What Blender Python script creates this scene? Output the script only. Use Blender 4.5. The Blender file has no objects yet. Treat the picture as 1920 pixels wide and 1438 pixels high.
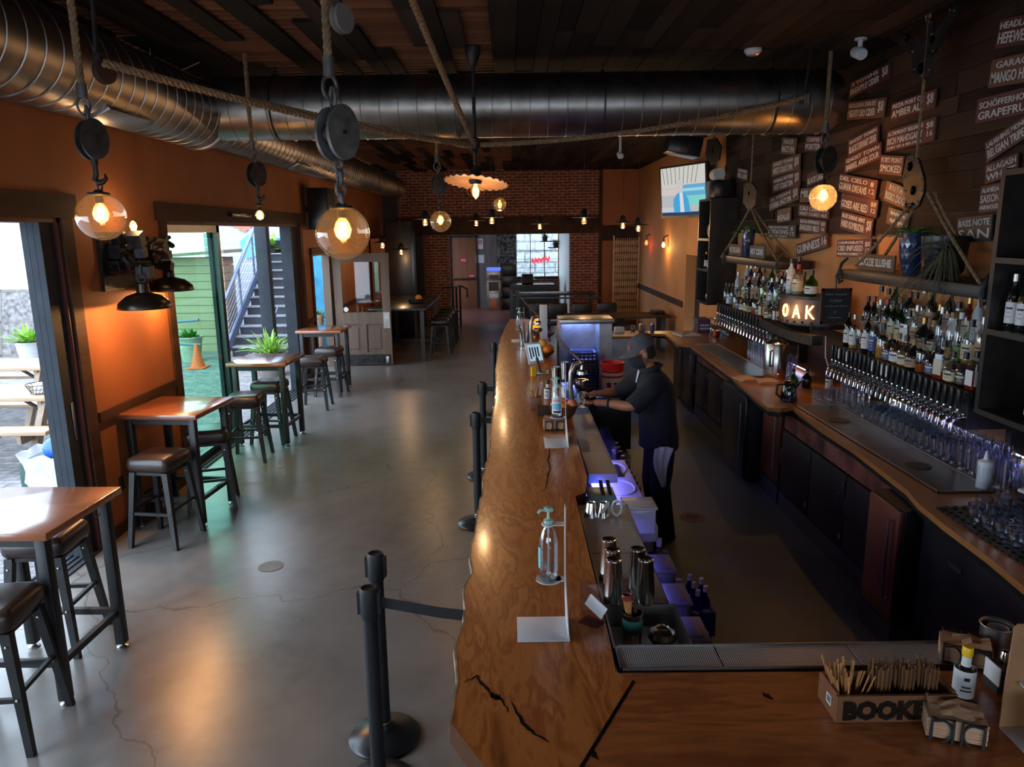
import bpy, bmesh, math, random
from mathutils import Vector, Matrix
V = Vector
PI = math.pi
rnd = random.Random(7)
SC = bpy.context.scene
COL = SC.collection

# ---------------------------------------------------------------- camera
CAMH = 2.5
FPX = 1380.0
def _axes():
    d = V((955-960, 432-719, FPX)).normalized()
    t = math.tan(math.radians(0.75))
    dn = V((t, 1.0, -(d.x*t+d.y)/d.z)).normalized()
    return dn.cross(d), d, -dn
AX, AY, AZ = _axes()                      # world axes written in camera axes (x right, y down, z forward)
def ray(px, py):
    c = V((px-960, py-719, FPX))
    return V((AX.dot(c), AY.dot(c), AZ.dot(c)))
CP = V((0, 0, CAMH))
def pZ(px, py, z):
    r = ray(px, py); return CP + r*((z-CAMH)/r.z)
def pX(px, py, x):
    r = ray(px, py); return CP + r*(x/r.x)
def pY(px, py, y):
    r = ray(px, py); return CP + r*(y/r.y)
cam = bpy.data.cameras.new('camera')
cam.sensor_fit = 'HORIZONTAL'; cam.sensor_width = 36.0; cam.lens = 36.0*FPX/1920.0
cam.clip_start = 0.05; cam.clip_end = 200
co = bpy.data.objects.new('camera', cam); COL.objects.link(co)
right = V((AX.x, AY.x, AZ.x)); down = V((AX.y, AY.y, AZ.y)); fwd = V((AX.z, AY.z, AZ.z))
mw = Matrix.Identity(4)
for i in range(3):
    mw[i][0] = right[i]; mw[i][1] = -down[i]; mw[i][2] = -fwd[i]; mw[i][3] = CP[i]
co.matrix_world = mw
SC.camera = co

# ---------------------------------------------------------------- world, exposure
SC.view_settings.view_transform = 'Standard'
SC.view_settings.look = 'None'
SC.view_settings.exposure = 0.0
SC.view_settings.gamma = 1.0
SC.view_settings.use_curve_mapping = False
w = bpy.data.worlds.new('overcast'); SC.world = w; w.use_nodes = True
bg = w.node_tree.nodes['Background']
bg.inputs['Color'].default_value = (0.66, 0.82, 1.0, 1)
bg.inputs['Strength'].default_value = 8.0
cy = SC.cycles
cy.max_bounces = 8; cy.diffuse_bounces = 3; cy.glossy_bounces = 4; cy.transmission_bounces = 4
cy.transparent_max_bounces = 24; cy.caustics_reflective = False; cy.caustics_refractive = False
cy.sample_clamp_indirect = 4.0; cy.use_adaptive_sampling = True; cy.adaptive_threshold = 0.02
cy.use_denoising = True

# ---------------------------------------------------------------- materials
def new_mat(name):
    m = bpy.data.materials.new(name); m.use_nodes = True
    nt = m.node_tree; b = nt.nodes['Principled BSDF']
    return m, nt, b
def nd(nt, typ, **kw):
    n = nt.nodes.new(typ)
    for k, v in kw.items():
        if k in n.inputs.keys(): n.inputs[k].default_value = v
        else: setattr(n, k, v)
    return n
def c4(c): return (c[0], c[1], c[2], 1)
def srgb(r, g, b):
    f = lambda u: (u/255/12.92) if u/255 <= .04045 else ((u/255+.055)/1.055)**2.4
    return (f(r), f(g), f(b))
def ramp(nt, stops):
    r = nt.nodes.new('ShaderNodeValToRGB')
    e = r.color_ramp.elements
    e[0].position = stops[0][0]; e[0].color = c4(stops[0][1])
    e[1].position = stops[-1][0]; e[1].color = c4(stops[-1][1])
    for p, c in stops[1:-1]:
        k = e.new(p); k.color = c4(c)
    return r
def plain(name, col, rough=.5, metal=0., var=.12, scale=6., bump=0., spec=.5, coat=0., stretch=None, emit=None):
    """colour with a soft procedural variation"""
    m, nt, b = new_mat(name); L = nt.links
    tc = nd(nt, 'ShaderNodeTexCoord'); mp = nd(nt, 'ShaderNodeMapping')
    if stretch: mp.inputs['Scale'].default_value = stretch
    L.new(tc.outputs['Object'], mp.inputs['Vector'])
    n = nd(nt, 'ShaderNodeTexNoise', Scale=scale, Detail=4.0)
    L.new(mp.outputs[0], n.inputs['Vector'])
    lo = [max(0, c*(1-var*2)) for c in col]; hi = [min(1, c*(1+var*2)) for c in col]
    r = ramp(nt, [(.3, lo), (.7, hi)])
    L.new(n.outputs['Fac'], r.inputs[0]); L.new(r.outputs[0], b.inputs['Base Color'])
    b.inputs['Roughness'].default_value = rough; b.inputs['Metallic'].default_value = metal
    b.inputs['Specular IOR Level'].default_value = spec; b.inputs['Coat Weight'].default_value = coat
    if bump:
        bp = nd(nt, 'ShaderNodeBump', Strength=bump, Distance=.02); L.new(n.outputs['Fac'], bp.inputs['Height']); L.new(bp.outputs[0], b.inputs['Normal'])
    if emit:
        b.inputs['Emission Color'].default_value = c4(col); b.inputs['Emission Strength'].default_value = emit
    return m
def glow(name, col, s):
    m = bpy.data.materials.new(name); m.use_nodes = True; nt = m.node_tree; nt.nodes.clear()
    o = nd(nt, 'ShaderNodeOutputMaterial'); e = nd(nt, 'ShaderNodeEmission'); e.inputs[0].default_value = c4(col); e.inputs[1].default_value = s
    nt.links.new(e.outputs[0], o.inputs[0]); return m
def thin(name, tint=(1, 1, 1), refl=.9, rough=.03, base=.04, power=3.0, bulb_halo=0.):
    """thin clear glass: tinted transparency with a reflection that grows at grazing angles"""
    m = bpy.data.materials.new(name); m.use_nodes = True; nt = m.node_tree; nt.nodes.clear(); L = nt.links
    o = nd(nt, 'ShaderNodeOutputMaterial'); t = nd(nt, 'ShaderNodeBsdfTransparent'); g = nd(nt, 'ShaderNodeBsdfGlossy', Roughness=rough)
    t.inputs[0].default_value = c4(tint); mx = nd(nt, 'ShaderNodeMixShader'); lw = nd(nt, 'ShaderNodeLayerWeight', Blend=.5)
    p = nd(nt, 'ShaderNodeMath', operation='POWER'); p.inputs[1].default_value = power
    a = nd(nt, 'ShaderNodeMath', operation='MULTIPLY_ADD'); a.inputs[1].default_value = refl; a.inputs[2].default_value = base
    L.new(lw.outputs['Facing'], p.inputs[0]); L.new(p.outputs[0], a.inputs[0]); L.new(a.outputs[0], mx.inputs[0])
    src = t.outputs[0]
    if bulb_halo:                                   # warm translucent share added so the glass glows around its bulb
        tr = nd(nt, 'ShaderNodeBsdfTranslucent'); tr.inputs[0].default_value = (.9, .8, .65, 1); m2 = nd(nt, 'ShaderNodeMixShader'); m2.inputs[0].default_value = bulb_halo
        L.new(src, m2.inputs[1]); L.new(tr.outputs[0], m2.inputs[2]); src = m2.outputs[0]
    L.new(src, mx.inputs[1]); L.new(g.outputs[0], mx.inputs[2]); L.new(mx.outputs[0], o.inputs[0]); return m
def wood(name, stops, rough=.4, axis='Y', scale=3., stretch=.12, coat=0., bump=.05, island=0., warp=1.2, spec=.5):
    """grain running along an object axis"""
    m, nt, b = new_mat(name); L = nt.links
    tc = nd(nt, 'ShaderNodeTexCoord'); mp = nd(nt, 'ShaderNodeMapping')
    s = {'X': (stretch, 1, 1), 'Y': (1, stretch, 1), 'Z': (1, 1, stretch)}[axis]
    mp.inputs['Scale'].default_value = s
    L.new(tc.outputs['Object'], mp.inputs['Vector'])
    src = mp.outputs[0]
    gi = None
    if island:
        gi = nd(nt, 'ShaderNodeNewGeometry'); ad = nd(nt, 'ShaderNodeVectorMath', operation='ADD')
        sc = nd(nt, 'ShaderNodeMath', operation='MULTIPLY'); sc.inputs[1].default_value = 37.0
        L.new(gi.outputs['Random Per Island'], sc.inputs[0]); L.new(src, ad.inputs[0]); L.new(sc.outputs[0], ad.inputs[1]); src = ad.outputs[0]
    n1 = nd(nt, 'ShaderNodeTexNoise', Scale=scale, Detail=6.0, Distortion=warp); L.new(src, n1.inputs['Vector'])
    n2 = nd(nt, 'ShaderNodeTexNoise', Scale=scale*9, Detail=3.0); L.new(src, n2.inputs['Vector'])
    ml = nd(nt, 'ShaderNodeMath', operation='MULTIPLY_ADD'); ml.inputs[1].default_value = .3
    L.new(n2.outputs['Fac'], ml.inputs[0]); L.new(n1.outputs['Fac'], ml.inputs[2])
    su = nd(nt, 'ShaderNodeMath', operation='SUBTRACT'); su.inputs[1].default_value = .15; L.new(ml.outputs[0], su.inputs[0])
    r = ramp(nt, stops); L.new(su.outputs[0], r.inputs[0])
    col = r.outputs[0]
    if island:
        hs = nd(nt, 'ShaderNodeHueSaturation'); mr = nd(nt, 'ShaderNodeMapRange'); mr.inputs[3].default_value = 1-island; mr.inputs[4].default_value = 1+island
        L.new(gi.outputs['Random Per Island'], mr.inputs[0]); L.new(mr.outputs[0], hs.inputs['Value']); L.new(col, hs.inputs['Color']); col = hs.outputs[0]
    L.new(col, b.inputs['Base Color']); b.inputs['Roughness'].default_value = rough; b.inputs['Specular IOR Level'].default_value = spec; b.inputs['Coat Weight'].default_value = coat; b.inputs['Coat Roughness'].default_value = .12
    if bump:
        bp = nd(nt, 'ShaderNodeBump', Strength=bump, Distance=.01); L.new(n2.outputs['Fac'], bp.inputs['Height']); L.new(bp.outputs[0], b.inputs['Normal'])
    return m
def brickmat(name, c1, c2, mortar, plane='XZ', scale=1., rough=.85, msize=.012, bw=.22, bh=.075, patchy=None):
    m, nt, b = new_mat(name); L = nt.links
    tc = nd(nt, 'ShaderNodeTexCoord'); sp = nd(nt, 'ShaderNodeSeparateXYZ'); cb = nd(nt, 'ShaderNodeCombineXYZ'); L.new(tc.outputs['Object'], sp.inputs[0])
    ad = nd(nt, 'ShaderNodeMath', operation='ADD'); L.new(sp.outputs['X'], ad.inputs[0]); L.new(sp.outputs['Y'], ad.inputs[1])
    if plane == 'XY': L.new(sp.outputs['X'], cb.inputs[0]); L.new(sp.outputs['Y'], cb.inputs[1])
    else: L.new(ad.outputs[0], cb.inputs[0]); L.new(sp.outputs['Z'], cb.inputs[1])
    t = nd(nt, 'ShaderNodeTexBrick', Scale=scale); t.inputs['Color1'].default_value = c4(c1); t.inputs['Color2'].default_value = c4(c2); t.inputs['Mortar'].default_value = c4(mortar)
    t.inputs['Mortar Size'].default_value = msize; t.inputs['Brick Width'].default_value = bw; t.inputs['Row Height'].default_value = bh
    L.new(cb.outputs[0], t.inputs['Vector'])
    n = nd(nt, 'ShaderNodeTexNoise', Scale=9., Detail=5.); L.new(tc.outputs['Object'], n.inputs['Vector'])
    mx = nd(nt, 'ShaderNodeMix', data_type='RGBA', blend_type='MULTIPLY'); mx.inputs[0].default_value = .8
    rr = ramp(nt, patchy or [(.3, (.45, .45, .45)), (.7, (1.25, 1.2, 1.2))]); L.new(n.outputs['Fac'], rr.inputs[0])
    L.new(t.outputs['Color'], mx.inputs[6]); L.new(rr.outputs[0], mx.inputs[7]); L.new(mx.outputs[2], b.inputs['Base Color'])
    b.inputs['Roughness'].default_value = rough
    bp = nd(nt, 'ShaderNodeBump', Strength=.5, Distance=.01); bp.invert = True; L.new(t.outputs['Fac'], bp.inputs['Height']); L.new(bp.outputs[0], b.inputs['Normal'])
    return m
def perforated(name, metal_col, hole_col, sx, sy, thr=.42, rough=.3, kind='dots'):
    """sheet metal punched with rows of small holes, or ribbed"""
    m, nt, b = new_mat(name); L = nt.links
    tc = nd(nt, 'ShaderNodeTexCoord'); sp = nd(nt, 'ShaderNodeSeparateXYZ'); L.new(tc.outputs['Object'], sp.inputs[0])
    def sn(out, k):
        a = nd(nt, 'ShaderNodeMath', operation='MULTIPLY'); a.inputs[1].default_value = k; L.new(out, a.inputs[0])
        s = nd(nt, 'ShaderNodeMath', operation='SINE'); L.new(a.outputs[0], s.inputs[0]); return s.outputs[0]
    a = sn(sp.outputs['X'], sx); c = sn(sp.outputs['Y'], sy)
    mu = nd(nt, 'ShaderNodeMath', operation='MULTIPLY'); L.new(a, mu.inputs[0]); L.new(c, mu.inputs[1])
    src = mu.outputs[0] if kind == 'dots' else c
    gt = nd(nt, 'ShaderNodeMath', operation='GREATER_THAN'); gt.inputs[1].default_value = thr
    if kind == 'dots':
        ab = nd(nt, 'ShaderNodeMath', operation='ABSOLUTE'); L.new(src, ab.inputs[0]); src = ab.outputs[0]
    L.new(src, gt.inputs[0])
    mx = nd(nt, 'ShaderNodeMix', data_type='RGBA'); mx.inputs[6].default_value = c4(metal_col); mx.inputs[7].default_value = c4(hole_col); L.new(gt.outputs[0], mx.inputs[0])
    L.new(mx.outputs[2], b.inputs['Base Color'])
    iv = nd(nt, 'ShaderNodeMath', operation='SUBTRACT'); iv.inputs[0].default_value = 1.; L.new(gt.outputs[0], iv.inputs[1]); im = nd(nt, 'ShaderNodeMath', operation='MULTIPLY'); im.inputs[1].default_value = .35; L.new(iv.outputs[0], im.inputs[0]); L.new(im.outputs[0], b.inputs['Metallic'])
    b.inputs['Roughness'].default_value = rough
    return m

# ---------------------------------------------------------------- mesh builder
class MB:
    def __init__(s): s.bm = bmesh.new(); s.mi = 0
    def _mark(s, faces):
        for f in faces: f.material_index = s.mi
    def box(s, a, b, bev=0., mi=None, rot=None, seg=2, about=None):
        """axis box between two corners, optionally rotated about its centre"""
        lo = V([min(a[i], b[i]) for i in range(3)]); hi = V([max(a[i], b[i]) for i in range(3)])
        c = (lo+hi)/2; r = bmesh.ops.create_cube(s.bm, size=1.0)
        vs = r['verts']
        for v in vs:
            v.co = V((v.co.x*(hi.x-lo.x), v.co.y*(hi.y-lo.y), v.co.z*(hi.z-lo.z)))
        fs = set(f for v in vs for f in v.link_faces)
        if bev:
            es = list(set(e for v in vs for e in v.link_edges))
            q = bmesh.ops.bevel(s.bm, geom=es, offset=bev, segments=seg, profile=.5, affect='EDGES')
            vs = list(set(q['verts']) | set(v for f in q['faces'] for v in f.verts) | set(v for v in vs if v.is_valid))
            fs = set(f for v in vs for f in v.link_faces)
        for v in vs:
            p = v.co
            if rot is not None and about is None: p = rot @ p
            v.co = p + c
            if rot is not None and about is not None: v.co = rot @ (v.co-V(about)) + V(about)
        k = s.mi if mi is None else mi
        for f in fs: f.material_index = k
        return s
    def quadstrip(s, rings, closed=True, caps=True, mi=None):
        k = s.mi if mi is None else mi
        R = [[s.bm.verts.new(p) for p in ring] for ring in rings]
        n = len(R[0])
        for i in range(len(R)-1):
            for j in range(n if closed else n-1):
                q = (R[i][j], R[i][(j+1) % n], R[i+1][(j+1) % n], R[i+1][j])
                try: s.bm.faces.new(q).material_index = k
                except ValueError: pass
        if caps and closed:
            for ring in (R[0][::-1], R[-1]):
                try: s.bm.faces.new(ring).material_index = k
                except ValueError: pass
        return s
    def tube(s, pts, r, seg=8, caps=True, mi=None, closed=False):
        pts = [V(p) for p in pts]; n = len(pts); rings = []
        rs = r if isinstance(r, (list, tuple)) else [r]*n
        up = None
        for i, p in enumerate(pts):
            if closed: t = pts[(i+1) % n]-pts[i-1]
            else: t = (pts[min(i+1, n-1)]-pts[max(i-1, 0)])
            t.normalize()
            if up is None:
                up = V((0, 0, 1)) if abs(t.z) < .9 else V((1, 0, 0))
            u = up - t*up.dot(t)
            if u.length < 1e-6: u = t.orthogonal()
            u.normalize(); v = t.cross(u); up = u
            rings.append([p+(u*math.cos(2*PI*j/seg)+v*math.sin(2*PI*j/seg))*rs[i] for j in range(seg)])
        if closed: rings.append(rings[0]); caps = False
        return s.quadstrip(rings, True, caps, mi)
    def cyl(s, a, b, r0, r1=None, seg=16, mi=None):
        return s.tube([a, b], [r0, r0 if r1 is None else r1], seg, True, mi)
    def lathe(s, prof, c=(0, 0, 0), seg=20, mi=None, caps=True, ax=None, sx=1., sy=1.):
        c = V(c); rings = []
        for r, z in prof:
            ring = []
            for j in range(seg):
                p = V((r*math.cos(2*PI*j/seg)*sx, r*math.sin(2*PI*j/seg)*sy, z))
                if ax is not None: p = ax @ p
                ring.append(c+p)
            rings.append(ring)
        return s.quadstrip(rings, True, caps, mi)
    def ball(s, c, r, seg=16, mi=None, rings=10, sc=(1, 1, 1)):
        return s.lathe([(max(1e-4, math.sin(PI*i/rings))*r*sc[0], -math.cos(PI*i/rings)*r*sc[2]) for i in range(rings+1)], c, seg, mi, True, None, 1., sc[1]/sc[0])
    def prism(s, poly, z0, z1, mi=None, mi_top=None):
        k = s.mi if mi is None else mi
        a = [s.bm.verts.new((p[0], p[1], z0)) for p in poly]; b = [s.bm.verts.new((p[0], p[1], z1)) for p in poly]
        n = len(poly)
        fs = [s.bm.faces.new(a[::-1]), s.bm.faces.new(b)]
        for i in range(n): fs.append(s.bm.faces.new((a[i], a[(i+1) % n], b[(i+1) % n], b[i])))
        for f in fs: f.material_index = k
        if mi_top is not None: fs[1].material_index = mi_top
        return s
    def poly(s, pts, mi=None):
        f = s.bm.faces.new([s.bm.verts.new(p) for p in pts]); f.material_index = s.mi if mi is None else mi
        return s
    def slab(s, pts, n, t, mi=None):
        """planar outline given thickness t along n"""
        n = V(n).normalized()*t
        return s.quadstrip([[V(p) for p in pts], [V(p)+n for p in pts]], True, True, mi)
    def torus(s, c, R, r, ax=None, seg=20, sub=8, mi=None, sx=1., sy=1.):
        pts = []
        for j in range(seg):
            p = V((R*math.cos(2*PI*j/seg)*sx, R*math.sin(2*PI*j/seg)*sy, 0))
            if ax is not None: p = ax @ p
            pts.append(V(c)+p)
        return s.tube(pts, r, sub, False, mi, True)
    def xf(s, M):
        bmesh.ops.transform(s.bm, matrix=M, verts=s.bm.verts); return s
    def build(s, name, mats, parent=None, smooth=True, ang=35, loc=None):
        bm = s.bm
        bmesh.ops.recalc_face_normals(bm, faces=bm.faces)
        me = bpy.data.meshes.new(name)
        if parent is not None:
            bm.transform(world_m(parent).inverted())
            o_loc = None
        else:
            xs = [v.co for v in bm.verts]
            if loc is None:
                loc = V(((min(p.x for p in xs)+max(p.x for p in xs))/2, (min(p.y for p in xs)+max(p.y for p in xs))/2, min(p.z for p in xs)))
            bm.transform(Matrix.Translation(-V(loc)))
        bm.to_mesh(me); bm.free()
        for m in (mats if isinstance(mats, (list, tuple)) else [mats]): me.materials.append(m)
        if smooth:
            for p in me.polygons: p.use_smooth = True
            me.set_sharp_from_angle(angle=math.radians(ang))
        o = bpy.data.objects.new(name, me); COL.objects.link(o)
        if parent is not None: o.parent = parent
        else: o.location = loc
        return o
def world_m(o):
    m = o.matrix_basis.copy()
    p = o.parent
    while p is not None:
        m = p.matrix_basis @ m; p = p.parent
    return m
def tag(o, label, cat, group=None, kind=None):
    o['label'] = label; o['category'] = cat
    if group: o['group'] = group
    if kind: o['kind'] = kind
    return o
def thing(name, label, cat, loc=(0, 0, 0), rotz=0., group=None):
    o = bpy.data.objects.new(name, None); COL.objects.link(o); o.empty_display_size = .05
    o.location = V(loc); o.rotation_euler = (0, 0, rotz); tag(o, label, cat, group); return o
def struct(o): o['kind'] = 'structure'; return o
def copy_tree(o, parent=None):
    c = o.copy(); COL.objects.link(c)
    if parent is not None: c.parent = parent
    for ch in o.children: copy_tree(ch, c)
    return c
def dup(root, loc, rotz=0., label=None, group=None, scale=None):
    c = copy_tree(root); c.location = V(loc); c.rotation_euler = (0, 0, rotz)
    if label: c['label'] = label
    if group: c['group'] = group
    if scale: c.scale = (scale, scale, scale) if not isinstance(scale, tuple) else scale
    return c
USED = set()
def place(proto, loc, rotz, label, group=None, scale=None):
    """the first call moves the model itself, later calls copy it"""
    if proto.name not in USED:
        USED.add(proto.name); o = proto; o.location = V(loc); o.rotation_euler = (0, 0, rotz); o['label'] = label
        if group: o['group'] = group
        if scale: o.scale = (scale, scale, scale) if not isinstance(scale, tuple) else scale
        return o
    return dup(proto, loc, rotz, label, group, scale)
def lamp(parent, p, power, col, r=.03, typ='POINT', **kw):
    l = bpy.data.lights.new('lamp_light', typ); l.energy = power; l.color = col
    if typ == 'POINT': l.shadow_soft_size = r
    for k, v in kw.items(): setattr(l, k, v)
    o = bpy.data.objects.new('light', l); COL.objects.link(o); o.parent = parent
    o.location = world_m(parent).inverted() @ V(p); return o
def lerp(a, b, t): return V(a)+(V(b)-V(a))*t
def sag(a, b, d, n=16):
    return [lerp(a, b, i/n)-V((0, 0, d*4*(i/n)*(1-i/n))) for i in range(n+1)]
_fonts = {}
def text_mesh(body, size, mat, parent, origin, u, v, name='lettering', bold=0., fit=None, ext=.0015, align='CENTER'):
    """raised lettering in the plane of u (reading direction) and v (up)"""
    cu = bpy.data.curves.new(name, 'FONT'); cu.body = body; cu.size = size; cu.align_x = align; cu.align_y = 'CENTER'; cu.extrude = ext; cu.offset = bold; cu.resolution_u = 2
    t = bpy.data.objects.new('tmp', cu); COL.objects.link(t)
    me = bpy.data.meshes.new_from_object(t)
    bpy.data.objects.remove(t)
    if not me.vertices: return None
    xs = [p.co.x for p in me.vertices]; w = max(xs)-min(xs)
    if fit:
        k = fit[0]/w if w > 0 else 1; ys = [p.co.y for p in me.vertices]; h = max(ys)-min(ys); ky = fit[1]/h
        cx = (max(xs)+min(xs))/2; cyy = (max(ys)+min(ys))/2
        for p in me.vertices: p.co = V(((p.co.x-cx)*k, (p.co.y-cyy)*ky, p.co.z))
    u = V(u).normalized(); v = V(v).normalized(); n = u.cross(v)
    iv = world_m(parent).inverted()
    for p in me.vertices:
        p.co = iv @ (V(origin)+u*p.co.x+v*p.co.y+n*(p.co.z+.001))
    me.materials.append(mat)
    o = bpy.data.objects.new(name, me); COL.objects.link(o); o.parent = parent
    return o
# ---------------------------------------------------------------- shared materials
M = {}
M['orange'] = plain('orange_plaster', srgb(142, 84, 46), .75, var=.06, scale=1.6, bump=.03)
M['cream_wall'] = plain('tan_plaster', srgb(178, 122, 74), .75, var=.06, scale=1.6)
M['black_paint'] = plain('black_paint', (.008, .008, .009), .55, var=.2)
M['satin_black'] = plain('satin_black', (.012, .012, .014), .3, var=.2)
M['iron'] = plain('black_iron', (.035, .033, .032), .5, .7, var=.3, scale=14)
M['grey_iron'] = plain('worn_grey_iron', (.11, .105, .10), .55, .5, var=.25, scale=12)
M['galv'] = None
M['steel'] = plain('polished_steel', (.62, .60, .58), .16, 1., var=.05, scale=5)
M['brushed'] = plain('brushed_steel', (.42, .40, .39), .34, 1., var=.1, scale=8, stretch=(1, .1, 1))
M['chrome'] = plain('chrome', (.75, .74, .74), .08, 1., var=.03)
M['white_metal'] = plain('white_powder_coat', srgb(205, 205, 208), .4, var=.02)
M['grey_frame'] = plain('charcoal_frame', srgb(44, 49, 55), .7, var=.1, spec=.2)
M['darkwood'] = wood('dark_brown_trim', [(.3, (.028, .014, .009)), (.7, (.075, .036, .020))], .72, 'Y', spec=.2)
M['darkwoodz'] = wood('dark_brown_upright', [(.3, (.022, .012, .009)), (.7, (.05, .026, .016))], .7, 'Z', spec=.2)
M['redwood'] = wood('red_brown_jamb', [(.3, (.055, .016, .012)), (.7, (.11, .032, .022))], .6, 'Z', spec=.25)
M['shelfwood'] = wood('espresso_shelf', [(.3, (.010, .008, .008)), (.7, (.026, .019, .016))], .4, 'Y')
M['cherry'] = wood('cherry_veneer', [(.25, (.10, .030, .018)), (.75, (.17, .052, .030))], .35, 'Z', scale=5)
M['slab'] = wood('redwood_slab', [(.22, (.17, .046, .011)), (.36, (.38, .115, .024)), (.46, (.52, .18, .042)), (.54, (.32, .085, .018)), (.62, (.56, .21, .055)), (.74, (.38, .11, .024)), (.88, (.60, .26, .08))], .30, 'Y', 4.6, .2, .45, .05, warp=3.4)
M['slabx'] = wood('redwood_slab_return', [(.2, (.13, .038, .012)), (.38, (.29, .090, .025)), (.5, (.41, .13, .036)), (.6, (.25, .072, .020)), (.72, (.38, .12, .034)), (.9, (.23, .068, .020))], .32, 'X', 4.4, .2, .35, .05, warp=3.0)
M['slabedge'] = wood('slab_saw_edge', [(.25, (.07, .026, .010)), (.75, (.13, .048, .018))], .75, 'Y', 6., spec=.2)
M['bark'] = plain('pale_live_edge', srgb(150, 122, 95), .7, var=.3, scale=14, bump=.3)
M['resin'] = plain('dark_filled_crack', (.012, .008, .006), .2, var=.2)
M['counter'] = wood('honey_counter', [(.25, (.25, .095, .026)), (.75, (.38, .165, .052))], .32, 'Y', 3.)
M['tabletop'] = wood('table_top_wood', [(.25, (.20, .062, .026)), (.55, (.30, .10, .042)), (.8, (.17, .055, .024))], .24, 'X', 4., .15, .9)
M['picnic'] = wood('pale_fir', [(.25, (.33, .22, .13)), (.75, (.45, .33, .22))], .7, 'X', 4.)
M['picnicleg'] = wood('weathered_fir', [(.25, (.18, .13, .09)), (.75, (.27, .21, .155))], .75, 'Z', 4.)
M['leather'] = plain('dark_leather', (.030, .017, .013), .32, var=.2, scale=9, bump=.06)
M['blackleather'] = plain('black_leather', (.010, .010, .011), .3, var=.2, scale=9, bump=.05)
M['mat'] = plain('rubber_floor', srgb(86, 106, 114), .5, var=.06, scale=2.)
M['rubber'] = plain('black_rubber', (.012, .012, .013), .6, var=.2)
M['rope'] = None
M['brass'] = plain('brass', (.45, .27, .09), .3, 1.)
M['copper'] = plain('copper', (.70, .27, .15), .2, 1., var=.08)
M['paper'] = plain('white_paper', (.62, .62, .62), .8, var=.03)
M['kraft'] = plain('kraft_paper', srgb(190, 150, 118), .85, var=.05)
M['white'] = plain('white_plastic', (.62, .63, .64), .45, var=.02)
M['navy'] = plain('navy_glaze', (.014, .030, .085), .15, var=.25, scale=8, coat=.6)
M['glass'] = thin('thin_glass', (.90, .92, .94), .9, .05, .11, 2.2)
M['pane'] = thin('window_pane', (.93, .97, .95), .5, .02, .03, 4.)
M['greenpane'] = thin('green_tinted_pane', (.62, .91, .77), .4, .02, .03, 4.)
M['barglass'] = thin('bar_glass', (.86, .88, .92), .9, .05, .18, 1.8)
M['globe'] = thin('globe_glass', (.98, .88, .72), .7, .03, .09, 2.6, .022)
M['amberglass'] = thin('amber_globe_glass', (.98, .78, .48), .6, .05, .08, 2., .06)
M['filament'] = glow('filament', (1., .50, .13), 30.)
M['bulbglow'] = glow('warm_bulb', (1., .44, .10), 9.)
M['tile'] = plain('red_tile', srgb(105, 62, 58), .35, var=.15, scale=3)
WARM = (1., .60, .29)

def galv():
    m, nt, b = new_mat('spiral_duct_steel'); L = nt.links
    tc = nd(nt, 'ShaderNodeTexCoord'); n = nd(nt, 'ShaderNodeTexNoise', Scale=5., Detail=4.); L.new(tc.outputs['Object'], n.inputs['Vector'])
    r = ramp(nt, [(.3, (.20, .18, .16)), (.7, (.34, .31, .28))]); L.new(n.outputs['Fac'], r.inputs[0]); L.new(r.outputs[0], b.inputs['Base Color'])
    b.inputs['Metallic'].default_value = 1.; b.inputs['Roughness'].default_value = .36; return m
M['galv'] = galv()
def ropemat():
    m, nt, b = new_mat('manila_rope'); L = nt.links
    tc = nd(nt, 'ShaderNodeTexCoord'); n = nd(nt, 'ShaderNodeTexNoise', Scale=40., Detail=3.); L.new(tc.outputs['Object'], n.inputs['Vector'])
    r = ramp(nt, [(.3, (.13, .075, .035)), (.7, (.27, .17, .085))]); L.new(n.outputs['Fac'], r.inputs[0]); L.new(r.outputs[0], b.inputs['Base Color']); b.inputs['Roughness'].default_value = .9; return m
M['rope'] = ropemat()
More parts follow.
